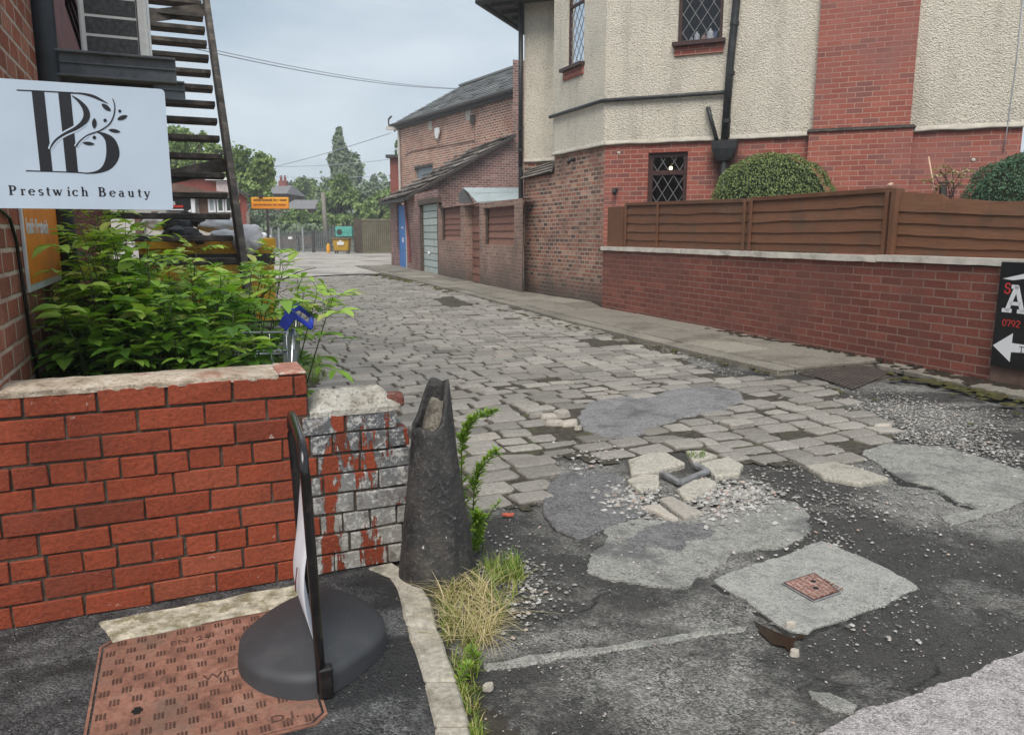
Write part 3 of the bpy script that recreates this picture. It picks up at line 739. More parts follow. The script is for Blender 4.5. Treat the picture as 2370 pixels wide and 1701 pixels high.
q = GP([(1012, 1714), (1094, 1714), (1108, 1790), (1024, 1790)], .01); b.prism([p - V((0, 0, .09)) for p in q], (0, 0, .09))
b.build('kerb', M['kerb_pale'], kind='structure', bevel=.008)
slab('concrete_strip', M['lichen'], [(228, 1437), (300, 1424), (420, 1400), (560, 1374), (700, 1348), (690, 1395), (625, 1408), (480, 1436), (380, 1458), (262, 1482)], .010, .03, .03, .010, 9, bevel=.006)

# gravel
gb = MB(); rg = random.Random(11)
ICO = None
def pebble(p, r, tone):
    gb.tone = tone; a = rg.uniform(0, 6.3); sx = r * rg.uniform(.8, 1.5); sy = r * rg.uniform(.7, 1.1); sz = r * rg.uniform(.4, .75)
    ca, sa = math.cos(a), math.sin(a); vs = []
    for (x, y, z) in ((1, 0, -.1), (.4, .85, 0), (-.6, .75, -.1), (-1, -.1, 0), (-.4, -.9, -.1), (.6, -.75, 0), (.25, .2, .9), (-.35, -.15, .95)):
        x = x * sx * rg.uniform(.8, 1.2); y = y * sy * rg.uniform(.8, 1.2)
        vs.append(V((p.x + x * ca - y * sa, p.y + x * sa + y * ca, p.z + z * sz * rg.uniform(.85, 1.1))))
    gb.add(vs, [(0, 1, 6), (1, 2, 7, 6), (2, 3, 7), (3, 4, 7), (4, 5, 6, 7), (5, 0, 6)])
def strew(poly, n, r0, r1, z=-.016, pale=.6, falloff=None):
    xs = [p[0] for p in poly]; ys = [p[1] for p in poly]; P = GP(poly, 0); gx = [p.x for p in P]; gy = [p.y for p in P]; Q = [(p.x, p.y) for p in P]
    k = 0; tries = 0
    while k < n and tries < n * 30:
        tries += 1
        x = rg.uniform(min(gx), max(gx)); y = rg.uniform(min(gy), max(gy))
        if not inpoly(x, y, Q): continue
        if noise.noise(V((x * 2.2, y * 2.2, 4))) + .6 * noise.noise(V((x * 7, y * 7, 1))) < rg.uniform(-.5, .25): continue
        k += 1; t = rg.random(); x += rg.gauss(0, .07); y += rg.gauss(0, .10)
        pebble(V((x, y, z + hz(x, y))), r0 + (r1 - r0) * rg.random() ** 2, (rg.uniform(.3, 1) if t < pale else rg.uniform(0, .35)))
strew([(1480, 770), (1560, 800), (1680, 850), (1860, 900), (2060, 890), (2370, 960), (2420, 1100), (2200, 1030), (2060, 1010), (1960, 940), (1800, 880), (1640, 855), (1520, 805)], 2900, .004, .011, -.015, .38)
strew([(1930, 920), (2100, 925), (2380, 990), (2420, 1110), (2250, 1050), (2080, 1010)], 2700, .004, .013, -.015, .48)
strew([(1425, 1130), (1560, 1160), (1690, 1120), (1790, 1130), (1770, 1160), (1600, 1195), (1490, 1190), (1430, 1155)], 900, .006, .014, -.014, .7)
strew([(1420, 1132), (1500, 1135), (1530, 1158), (1470, 1172), (1425, 1158)], 240, .008, .016, -.008, .95)
strew([(1590, 1150), (1700, 1118), (1790, 1135), (1755, 1162), (1640, 1188)], 420, .008, .017, -.010, .95)
strew([(1330, 1040), (1395, 1010), (1420, 1040), (1350, 1100), (1300, 1110)], 130, .007, .016, -.010, .9)
strew([(1150, 1290), (1330, 1300), (1290, 1340), (1210, 1420), (1120, 1450), (1130, 1360)], 420, .004, .010, -.016, .6)
strew([(1100, 1150), (1350, 1130), (1500, 1300), (1330, 1350), (1150, 1330)], 260, .003, .008, -.016, .6)
strew([(1650, 1340), (1850, 1250), (1890, 1240), (2150, 1350), (1950, 1450), (1860, 1480), (2000, 1440), (2150, 1360), (1900, 1225), (1640, 1330)], 170, .004, .011, -.014, .7)
strew([(1850, 1150), (2100, 1150), (2300, 1300), (2000, 1350), (1850, 1240)], 260, .003, .009, -.014, .6)
strew([(1100, 1450), (1800, 1380), (2370, 1300), (2370, 1500), (1900, 1690), (1100, 1700)], 600, .002, .005, -.018, .6)
strew([(1700, 1060), (2020, 1050), (2150, 1150), (1900, 1200), (1750, 1110)], 500, .004, .011, -.014, .5)
gb.build('gravel', M['gravel'], kind='stuff', recalc=False)

# loose setts and broken paving
rl = random.Random(21)
def loose(px, py, lu, lv, lh, rot, tone, label, mat='loose', name='loose_sett', cat='paving stone', grp='loose setts out of place beside the tar patch'):
    b = MB(); c = G(px, py, -.02); b.tone = tone
    n = 7; top = []; bot = []
    for i in range(n):
        a = 2 * math.pi * i / n + rl.uniform(-.2, .2); x = lu / 2 * math.cos(a) * rl.uniform(.9, 1.15); y = lv / 2 * math.sin(a) * rl.uniform(.9, 1.15)
        d = PN * (x * math.cos(rot) - y * math.sin(rot)) + AD * (x * math.sin(rot) + y * math.cos(rot))
        top.append(c + d * .82 + V((0, 0, lh + rl.uniform(-.008, .008)))); bot.append(c + d)
    b.add(bot + top, [tuple(range(n - 1, -1, -1)), tuple(range(n, 2 * n))] + [(i, (i + 1) % n, n + (i + 1) % n, n + i) for i in range(n)])
    return b.build(name, M[mat], bevel=.01, label=label, cat=cat, group=grp, seg=2)
loose(1240, 966, .16, .10, .035, .5, .35, 'small grey loose sett lying left of the pale pair of stones')
loose(1270, 968, .15, .12, .032, -.2, .9, 'pale buff loose sett next to the tar patch, left of the biggest one')
loose(1300, 966, .16, .12, .05, .3, .55, 'biggest upright loose sett standing over the hole by the tar patch')
loose(1317, 985, .16, .11, .035, .1, 1.0, 'roundest pale loose sett at the left edge of the tar patch')
loose(1282, 985, .15, .10, .04, -.3, .8, 'flat pale loose sett just left of the roundest pale one')
loose(1337, 996, .06, .05, .035, 0, 1.0, 'tiny white loose stone at the lower left of the tar patch')
loose(1830, 1452, .05, .03, .025, 0, 1.0, 'white pebble on the front corner of the square cement pad', grp=None, name='pebble', cat='stone')
loose(1838, 1518, .035, .03, .025, 0, 1.0, 'round white pebble at the tip of the brown puddle', grp=None, name='pebble', cat='stone')
loose(2044, 988, .14, .05, .02, -.3, .95, 'long pale flat stone lying in the gravel beside the setts', grp=None, name='flat_stone', cat='stone')
loose(1130, 1597, .04, .03, .02, 0, .8, 'grey pebble beside the kerb grass near the bottom edge', grp=None, name='pebble', cat='stone')
def chunk(pts, z, th, label, mat='paving_bit', seed=0, tone=.5):
    b = MB(); b.tone = tone; P = rough_poly(GP(pts, z), .03, .006, seed); b.prism([p - V((0, 0, th)) for p in P], (0, 0, th))
    b.build('paving_fragment', M[mat], bevel=.012, seg=2, label=label, cat='paving piece', group='broken paving pieces around the iron box frame')
chunk([(1453, 1062), (1500, 1047), (1543, 1045), (1588, 1071), (1516, 1090), (1461, 1095)], .010, .06, 'largest broken paving piece, behind and left of the iron box frame', seed=1)
chunk([(1450, 1108), (1487, 1095), (1526, 1098), (1525, 1126), (1472, 1129)], .010, .06, 'squarish broken paving piece left of the iron box frame above the white gravel', seed=2)
chunk([(1565, 1130), (1604, 1108), (1640, 1104), (1663, 1118), (1604, 1152), (1582, 1150)], .010, .06, 'oval broken paving piece in front of the iron box frame', seed=3)
chunk([(1620, 1070), (1684, 1055), (1721, 1073), (1710, 1095), (1655, 1101), (1640, 1084)], .006, .06, 'broken paving piece right of the iron box frame', seed=4)
chunk([(1525, 1152), (1554, 1145), (1628, 1183), (1582, 1197)], .004, .05, 'grey wedge of paving at the edge of the cement patch', 'loose', 5, .6)
chunk([(1487, 1169), (1523, 1163), (1573, 1198), (1556, 1201)], .003, .05, 'narrow yellowish strip of paving beside the grey wedge', 'loose', 6, .95)
chunk([(1587, 1042), (1626, 1041), (1664, 1053), (1604, 1068)], .006, .05, 'broken paving piece above the iron box frame with a weed tuft', seed=7)
chunk([(1850, 1066), (1910, 1062), (1985, 1080), (2060, 1105), (1990, 1118), (1905, 1102)], -.002, .04, 'pinkish cracked paving piece between setts and cement patch', seed=8, tone=.1)
b = MB(); c = G(1175, 1192, -.012)
b.prism([c + V(q) for q in ((-.03, 0, 0), (-.005, .02, 0), (.012, .008, 0), (.03, .018, 0), (.028, -.012, 0), (.0, -.02, 0))], (0, 0, .006))
b.build('paper_scrap', M['scrap'], label='crumpled orange scrap on the asphalt right of the iron guard', cat='litter')
# ---------------------------------------------------------------- foreground: low wall, guard, sign, covers
VW = 2.82                                     # front face of the low wall (alley coordinate v)
TW = .235
RH = .079
wall = thing('low_brick_wall', 'low red brick wall with a stepped broken end and peeling grey paint', 'wall', W(.1, VW + .1, 0))
rb = random.Random(9)
def bricks(mb, u0, u1, row, header, off, zt):
    L = .0985 if header else .204; j = .0082; u = u0 - off
    while u < u1 - .01:
        a = max(u, u0); e = min(u + L, u1)
        if e - a > .025:
            z0 = zt - (row + 1) * RH + j / 2 + rb.uniform(-.0015, .0015); z1 = z0 + RH - j + rb.uniform(-.002, .001)
            dv = rb.uniform(-.004, .003); mb.tone = min(1, max(0, .52 + .17 * rb.gauss(0, 1)))
            s = rb.uniform(-.0015, .0015)
            p = W(a, VW + dv, z0); mb.obox(p, W(e - a - 0, 0) , W(0, TW - 2 * dv), V((0, 0, z1 - z0)))
            for i_ in range(len(mb.v) - 8, len(mb.v)): mb.v[i_] = mb.v[i_] + V((rb.uniform(-.0025, .0025), rb.uniform(-.002, .002), rb.uniform(-.0022, .0022)))
        u += L + j
UA, US, UE = -.95, .405, .785
ZT = .79
red = MB(); pnt = MB()
for r in range(10):
    hdr = r in (3, 7)
    off = rb.uniform(.0, .10) if hdr else (.06 if r % 2 else .175)
    split = (.40 if r < 2 else .40 + .03 * math.sin(r * 2.1))
    bricks(red, UA, split, r, hdr, off, ZT)
    if r >= 2:
        bricks(pnt, split + .006, UE - (.0 if r > 2 else .05), r, hdr, .02 if hdr else .05 + .09 * (r % 2), ZT)
red.build('brickwork', M['front_brick'], wall, bevel=.0028)
pnt.build('painted_brickwork', M['painted_brick'], wall, bevel=.0028, label='bricks under peeling grey and white paint')
b = MB(); e = .009
b.obox(W(UA, VW + e, 0), W(US - UA, 0), W(0, TW - 2 * e), V((0, 0, ZT - .004)))
b.obox(W(US - .002, VW + e, 0), W(UE - US - .06, 0), W(0, TW - 2 * e), V((0, 0, ZT - 2 * RH - .004)))
b.build('mortar_core', M['mortar'], wall)
def cap(name, mat, u0, u1, z, hgt, lump, seed, th=.02, ext=.0):
    b = MB(); nu, nv = max(8, int((u1 - u0) / .012)), 20; vs = []; fs = []
    for i in range(nu + 1):
        for j in range(nv + 1):
            fu, fv = i / nu, j / nv; u = u0 + (u1 - u0) * fu; v_ = VW - .002 + (TW + .004 + ext) * fv
            edge = min(1, 6 * min(fu, 1 - fu, fv, 1 - fv) + .0)
            n1 = noise.noise(V((u * 9 + seed, v_ * 9, seed))) + .5 * noise.noise(V((u * 24, v_ * 24, seed))) + .3 * noise.noise(V((u * 55, v_ * 55, seed)))
            q = W(u + .004 * n1, v_ + .006 * noise.noise(V((u * 30, seed, 3))))
            vs.append(V((q.x, q.y, z + th * .35 + edge * (hgt * math.sin(math.pi * min(1, fv * 1.0)) ** .7 + lump * n1))))
    for i in range(nu):
        for j in range(nv):
            a = i * (nv + 1) + j; fs.append((a, a + nv + 1, a + nv + 2, a + 1))
    b.add(vs, fs)
    # skirt
    per = [i * (nv + 1) for i in range(nu + 1)] + [nu * (nv + 1) + j for j in range(1, nv + 1)] + [i * (nv + 1) + nv for i in range(nu - 1, -1, -1)] + [j for j in range(nv - 1, 0, -1)]
    lo = [V((vs[i].x, vs[i].y, z - .01)) for i in per]; n = len(per)
    b.add([vs[i] for i in per] + lo, [(i, n + i, n + (i + 1) % n, (i + 1) % n) for i in range(n)])
    b.build(name, mat, wall, smooth=True)
cap('mortar_bed', M['cap'], UA, US - .10, ZT, .012, .004, 1)
cap('broken_mortar_top', M['white_cap'], US + .004, UE - .03, ZT - 2 * RH, .055, .016, 4, .03, .03)
b = MB(); b.tone = .7
b.obox(W(US - .10, VW - .001, ZT), W(.10, 0), W(0, TW), V((0, 0, .012))); b.build('worn_brick_end', M['pink_brick'], wall, bevel=.006); b = MB()
b.obox(W(UE - .085, VW + .035, ZT - 2 * RH - .002), W(.075, -.015), W(.015, .09), V((0, 0, .046)))
b.build('broken_brick', M['dull_brick'], wall, bevel=.010, seg=2, label='broken brick ends set in the mortar top')

# cast-iron corner guard: a tapering pipe cut obliquely at the top
C0 = G(1012, 1325, 0); C0 = V((C0.x, C0.y + .0, 0)); gd = thing('corner_guard', 'black cast iron tapering corner guard tube at the broken wall end', 'bollard', C0)
b = MB(); n = 40; m = 26; vs = []; fs = []
def gtop(a):   # height of the rim by direction
    dx, dy = math.cos(a), math.sin(a)
    s = dx * .68 + dy * .73; t = min(1, max(0, (s + .45) / 1.1)); return .585 + .165 * t * t * (3 - 2 * t) + .006 * math.sin(a * 5)
for i in range(m + 1):
    for k in range(n):
        a = 2 * math.pi * k / n; zt = gtop(a); z = -.03 + (zt + .03) * i / m; f = z / .75
        r = (.152 - .088 * min(1.1, max(0, f)) ** .85) * (1 + .06 * noise.noise(V((math.cos(a) * 2, math.sin(a) * 2, z * 3))))
        ax = C0 + V((-.012 * f, .03 * f, 0))
        vs.append(V((ax.x + r * math.cos(a), ax.y + r * math.sin(a), z)))
for i in range(m):
    for k in range(n):
        l = (k + 1) % n; fs.append((i * n + k, i * n + l, (i + 1) * n + l, (i + 1) * n + k))
b.add(vs, fs); o = b.build('iron_shell', M['iron'], gd, smooth=True)
s = o.modifiers.new('thickness', 'SOLIDIFY'); s.thickness = .016; s.offset = -1
b = MB(); vs = []; top = [V(q) for q in b.v]
ctr = C0 + V((.012, .026, .60))
ring0 = []; ring1 = []; ring2 = []
for k in range(40):
    a = 2 * math.pi * k / 40; z = gtop(a); f = z / .75; r = .152 - .088 * min(1.1, f) ** .85 - .012; ax = C0 + V((-.012 * f, .03 * f, 0))
    for L_, fr_, dz in ((ring0, 1, -.075), (ring1, .66, -.055), (ring2, .3, -.05)):
        nn = .008 * noise.noise(V((math.cos(a) * 3 * fr_, math.sin(a) * 3 * fr_, 1 + fr_)))
        L_.append(V((ax.x + r * fr_ * math.cos(a), ax.y + r * fr_ * math.sin(a), .665 + (z - .665) * fr_ + dz + nn)))
n = 40
b.add(ring0 + ring1 + ring2, [(i, (i + 1) % n, n + (i + 1) % n, n + i) for i in range(n)] + [(n + i, n + (i + 1) % n, 2 * n + (i + 1) % n, 2 * n + i) for i in range(n)] + [tuple(range(2 * n, 3 * n))])
b.build('rubble_filling', M['fill'], gd, smooth=True)

# revolving pavement sign: rubber base, steel loop frame, white paper
sc_ = V((-.605, 2.185, 0)); ps = thing('pavement_sign', 'black tubular steel pavement sign on a dark domed rubber base', 'sign', sc_)
BO = [(550, 1525), (558, 1568), (598, 1602), (650, 1619), (700, 1624), (750, 1615), (800, 1588), (850, 1549), (885, 1508), (896, 1470), (880, 1432), (840, 1394), (792, 1368), (745, 1360), (692, 1378), (640, 1409), (595, 1448), (562, 1487)]
front_v = min(UVc(G(x, y, 0))[1] for x, y in BO); back_v = max(UVc(G(x, y, .03))[1] for x, y in BO)
b = MB(); n = 72; m = 12; vs = []; fs = []; ring = []
for k in range(n):
    x = k / n * len(BO); i = int(x); t = x - i; L_ = len(BO)
    p0_, p1_, p2_, p3_ = (BO[(i + j) % L_] for j in (-1, 0, 1, 2))
    q = [.5 * (2 * b_ + (c_ - a_) * t + (2 * a_ - 5 * b_ + 4 * c_ - d_) * t * t + (3 * b_ - a_ - 3 * c_ + d_) * t ** 3) for a_, b_, c_, d_ in zip(p0_, p1_, p2_, p3_)]
    up_ = min(1, max(0, (1560 - q[1]) / 190)); ring.append(G(q[0], q[1], .034 * up_))
cen_ = sum(ring, V((0, 0, 0))) / n; cen_.z = 0
for i in range(m + 1):
    for k in range(n):
        p = ring[k]; d_ = V((p.x - cen_.x, p.y - cen_.y, 0)); fv = min(1, max(0, (UVc(p)[1] - front_v) / (back_v - front_v))); band = .066 - .030 * fv
        if i <= 3: rr_, z = 1 - .010 * i, band * i / 3
        else:
            t = (i - 3) / (m - 3); rr_ = .97 - .93 * t; z = band + (.105 - band) * math.sin(t * math.pi / 2) ** (1.0 if t > .3 else 1.0)
        q = cen_ + d_ * rr_; vs.append(V((q.x, q.y, z + .002)))
for i in range(m):
    for k in range(n):
        l = (k + 1) % n; fs.append((i * n + k, i * n + l, (i + 1) * n + l, (i + 1) * n + k))
fs.append(tuple(m * n + k for k in range(n)))
b.add(vs, fs); b.build('base', M['rubber'], ps, smooth=True)
pa = G(744, 1606, .02); pa = V((pa.x, pa.y + .012, 0)); fd = (AD * .985 + PN * .06).normalized(); L = .475
zt = .735; r_ = .075; lean = -.02
pts = []
for z in (.02, .2, .4, .55, zt - r_): pts.append(pa + PN * (lean * z / zt) + V((0, 0, z)))
for k in range(1, 7):
    a = math.pi / 2 * k / 6; pts.append(pa + PN * lean + fd * (r_ - r_ * math.cos(a)) + V((0, 0, zt - r_ + r_ * math.sin(a))))
for k in range(1, 4): pts.append(pa + PN * lean + fd * (r_ + (L - 2 * r_) * k / 4) + V((0, 0, zt)))
for k in range(0, 7):
    a = math.pi / 2 * k / 6; pts.append(pa + PN * lean + fd * (L - r_ + r_ * math.sin(a)) + V((0, 0, zt - r_ + r_ * math.cos(a))))
for z in (.5, .3, .04): pts.append(pa + PN * (lean * z / zt) + fd * L + V((0, 0, z)))
b = MB(); b.tube(pts, .0138, 14); fr = b.build('frame', M['gloss_black'], ps, smooth=True)
for q in (pa, pa + fd * L):
    b = MB(); b.box(q + PN * .010 + V((0, 0, .05)), .040, .036, .095, PN, fd)
    b.build('clip', M['gloss_black'], ps, bevel=.006)
b = MB(); nz, nv = 16, 8; vs = []; fs = []
for i in range(nz + 1):
    f = i / nz; z = .105 + .40 * f
    for j in range(nv + 1):
        g_ = j / nv; along = .05 + (L - .10) * g_ * (1 - 0.0 * f)
        bul = -.052 * math.sin(math.pi * min(1, f * 1.02)) ** 1.0 * (1 - .55 * abs(2 * g_ - .7)) - .006
        vs.append(pa + fd * along + PN * (bul + .004) + V((0, 0, z + .03 * g_)))
for i in range(nz):
    for j in range(nv):
        a = i * (nv + 1) + j; fs.append((a, a + 1, a + nv + 2, a + nv + 1))
b.add(vs, fs); o = b.build('paper_notice', M['paper'], ps, smooth=True)
s = o.modifiers.new('thick', 'SOLIDIFY'); s.thickness = .0012
b = MB(); b.tube([pa + PN * -.046 + fd * .10 + V((0, 0, .36)), pa + PN * -.052 + fd * .10 + V((0, 0, .32)), pa + PN * -.053 + fd * .12 + V((0, 0, .28))], .002, 5)
b.build('print_mark', M['maroon'], ps)

# rusty inspection cover in the left footway
c0 = W(-.315, 2.605, .0); cw, cl = .605, .72
cov = thing('inspection_cover', 'large rusty rectangular inspection cover under the pavement sign', 'manhole cover', W(-.0, 2.25, 0))
b = MB(); ch = .035
out = [W(-.315, 2.605 - ch), W(-.315 + ch, 2.605), W(.29 - ch, 2.605), W(.29, 2.605 - ch), W(.29, 1.90 + ch), W(.29 - ch, 1.90), W(-.315 + ch, 1.90), W(-.315, 1.90 + ch)]
cen = sum(out, V((0, 0, 0))) / 8
ins = [cen + (p - cen) * .975 for p in out]; n = 8
b.add([p + V((0, 0, .004)) for p in out] + [p + V((0, 0, .004)) for p in ins] + [p - V((0, 0, .02)) for p in out] + [p - V((0, 0, .02)) for p in ins],
      [(i, (i + 1) % n, n + (i + 1) % n, n + i) for i in range(n)] + [(i, 2 * n + i, 2 * n + (i + 1) % n, (i + 1) % n) for i in range(n)] + [(n + i, n + (i + 1) % n, 3 * n + (i + 1) % n, 3 * n + i) for i in range(n)])
b.build('cover_frame', M['rust'], cov)
lid = [cen + (p - cen) * .955 for p in out]
b = MB(); b.prism([p + V((0, 0, -.02)) for p in lid], (0, 0, .024)); b.build('lid', M['rust'], cov, bevel=.002)
b = MB(); b.prism([p + V((0, 0, -.03)) for p in ins], (0, 0, .018)); b.build('gap', M['rust_dark'], cov)
b = MB()
for i in range(10):
    for j in range(12):
        u = -.28 + .058 * i + (.029 if j % 2 else 0); v_ = 1.935 + .057 * j
        if not (-.29 < u < .27): continue
        if abs(v_ - 2.255) < .03 and -.02 < u < .22 or abs(v_ - 2.50) < .03 and -.12 < u < .0 or (abs(u + .19) < .045 and abs(v_ - 2.155) < .045) or abs(v_ - 1.965) < .03 and .12 < u < .25: continue
        for k in (-1, 0, 1):
            b.box(W(u + k * .0098, v_, .0046), .0056, .028, .0022, PN, AD)
b.build('tread_pattern', M['rust_dark'], cov)
b = MB(); b.box(W(-.19, 2.155, .0048), .017, .032, .003, PN, AD); b.box(W(-.19, 2.155, .005), .028, .012, .0032, PN, AD)
b.build('key_hole', M['dark'], cov)
def txt(body, mat, o, X, Y, size, parent, name='lettering', sx=1.0, ext=.0006, align='LEFT', bold=0.0):
    cu = bpy.data.curves.new(name, 'FONT'); cu.body = body; cu.size = size; cu.extrude = ext; cu.align_x = align; cu.offset = bold
    tmp = bpy.data.objects.new('tmp', cu); COL.objects.link(tmp); bpy.context.view_layer.update()
    me = bpy.data.meshes.new_from_object(tmp.evaluated_get(bpy.context.evaluated_depsgraph_get())); bpy.data.objects.remove(tmp)
    me.materials.clear(); me.materials.append(mat); ob = bpy.data.objects.new(name, me); COL.objects.link(ob)
    Zx = X.cross(Y).normalized(); mt = Matrix((X * sx, Y, Zx)).transposed().to_4x4(); mt.translation = o - V(parent.location)
    ob.parent = parent; ob.matrix_local = mt; return ob
txt('D.I.', M['rust_dark'], W(.14, 1.952, .0048), PN, AD, .042, cov, sx=1.3)
txt('WITROUX', M['rust_dark'], W(-.02, 2.235, .0048), PN, AD, .045, cov, sx=1.2)
txt('EN124', M['rust_dark'], W(-.11, 2.485, .0048), PN, AD, .040, cov, sx=1.1)

# small iron cover in the cement pad
q = [G(1808, 1350, -.0075), G(1885, 1325, -.0075), G(1948, 1372, -.0075), G(1884, 1394, -.0075)]
cov2 = thing('valve_cover', 'small pinkish iron valve cover set in the square cement pad', 'manhole cover', (q[0] + q[2]) / 2)
cc = (q[0] + q[2]) / 2
ux = (q[1] - q[0]).normalized(); uy = (q[3] - q[0]).normalized()
b = MB(); b.prism(q, (0, 0, .004)); b.build('frame_ring', M['steel_grey'], cov2, bevel=.003)
b = MB(); b.prism([cc + (p - cc) * .93 + V((0, 0, .003)) for p in q], (0, 0, .0022)); b.build('gap', M['rust_dark'], cov2)
b = MB(); b.prism([cc + (p - cc) * .86 + V((0, 0, .004)) for p in q], (0, 0, .004)); b.build('lid', M['rust_pale'], cov2, bevel=.003)
wx, wy = (q[1] - q[0]), (q[3] - q[0]); b = MB()
for i in range(6):
    for j in range(7):
        if (i, j) in ((3, 2), (2, 4)): continue
        p = q[0] + wx * (.14 + .145 * i) + wy * (.13 + .125 * j + (.05 if i % 2 else 0)) + V((0, 0, .009))
        b.box(p, .018 if (i + j) % 2 else .006, .006 if (i + j) % 2 else .018, .003, ux, uy)
b.build('tread_pattern', M['rust'], cov2)
for f, g_ in ((.60, .36), (.42, .62)):
    b = MB(); b.ball(q[0] + wx * f + wy * g_ + V((0, 0, .0085)), .011, .011, .003, 10, 6)
    b.build('lift_hole', M['dark'], cov2)
# large grate in the right pavement edge
q = [G(1818, 854, -.008), G(1921, 822, -.008), G(2078, 866, -.008), G(1962, 893, -.008)]
cov3 = thing('drain_cover', 'large brown patterned iron cover at the foot of the garden wall', 'manhole cover', (q[0] + q[2]) / 2 - V((0, 0, .05)))
b = MB(); b.prism([p - V((0, 0, .06)) for p in q], (0, 0, .062)); b.build('cover_frame', M['grate'], cov3, bevel=.004)
b = MB(); wx, wy = (q[1] - q[0]), (q[2] - q[1]); ux, uy = wx.normalized(), wy.normalized()
for i in range(18):
    for j in range(18):
        p = q[0] + wx * (.06 + .88 * (i + .5) / 18) + wy * (.06 + .88 * (j + .5) / 18) + V((0, 0, .006))
        b.box(p, wx.length / 27, wy.length / 27, .009, ux, uy)
b.build('tread_pattern', M['grate'], cov3)
# broken stop-tap box frame
q = [G(1531, 1092, .012), G(1600, 1070, .012), G(1638, 1088, .012), G(1574, 1115, .012)]
b = MB()
for i, (a, c) in enumerate(((0, 3), (3, 2), (2, 1))):
    p0, p1 = q[a], q[c]
    if i == 2: p1 = p0.lerp(p1, .85)
    b.bar(p0 + V((0, 0, -.006)), p1 + V((0, 0, -.006)), .034, .026)
o = b.build('stop_tap_box', M['steel_grey'], bevel=.006, seg=2, label='broken grey iron box frame lying open among the paving pieces', cat='tap box frame')

# weeds and grass by the guard
gr = MB(); rw = random.Random(4)
def blade(b, p, L, w, dirn, bend, tone):
    b.tone = tone; s = dirn.cross(UP).normalized() * w; pts = []
    for k in range(4):
        f = k / 3; pts.append(p + UP * (L * f * (1 - .35 * bend * f)) + dirn * (L * bend * f * f))
    b.add([pts[0] - s, pts[0] + s, pts[1] - s * .8, pts[1] + s * .8, pts[2] - s * .5, pts[2] + s * .5, pts[3]], [(0, 1, 3, 2), (2, 3, 5, 4), (4, 5, 6)])
def tuft(poly, n, L0, L1, t0, t1, z=-.02, bend=(.3, 1.0)):
    P = [(p.x, p.y) for p in GP(poly, 0)]; xs = [p[0] for p in P]; ys = [p[1] for p in P]; k = 0
    while k < n:
        x, y = rw.uniform(min(xs), max(xs)), rw.uniform(min(ys), max(ys))
        if not inpoly(x, y, P): continue
        if noise.noise(V((x * 14, y * 14, 2))) < rw.uniform(-.6, .2): continue
        k += 1; a = rw.uniform(0, 6.28)
        blade(gr, V((x, y, z)), rw.uniform(L0, L1), rw.uniform(.0012, .0028), V((math.cos(a), math.sin(a), 0)), rw.uniform(*bend), rw.uniform(t0, t1))
tuft([(1010, 1345), (1110, 1330), (1190, 1300), (1215, 1330), (1180, 1400), (1150, 1440), (1030, 1440), (1005, 1400)], 480, .02, .11, .25, .75)
tuft([(1020, 1360), (1130, 1350), (1170, 1420), (1120, 1500), (1040, 1480)], 520, .03, .15, .62, 1.0, bend=(.7, 1.9))
tuft([(1120, 1295), (1200, 1290), (1210, 1330), (1140, 1345)], 300, .03, .09, .15, .6)
tuft([(1015, 1430), (1090, 1430), (1110, 1510), (1100, 1590), (1068, 1590), (1040, 1500)], 420, .02, .08, .15, .8)
tuft([(1060, 1580), (1105, 1580), (1120, 1701), (1090, 1720), (1075, 1640)], 420, .015, .05, .2, .75)
tuft([(700, 830), (745, 830), (740, 880), (700, 870)], 500, .05, .16, .1, .55)
tuft([(640, 850), (760, 860), (760, 885), (700, 890)], 300, .05, .14, .1, .5)
tuft([(1210, 1000), (1280, 1030), (1260, 1080), (1170, 1060)], 160, .01, .03, .1, .5, -.03)
tuft([(1590, 1052), (1630, 1050), (1632, 1062), (1596, 1064)], 90, .02, .05, .1, .4, .0)
gr.build('grass', M['grass'], kind='stuff', recalc=False)
patchy('gutter_soil', M['soil'], UVc(G(1085, 1640, 0)), 60, .03, .14, .02, .04, -.022, 8)

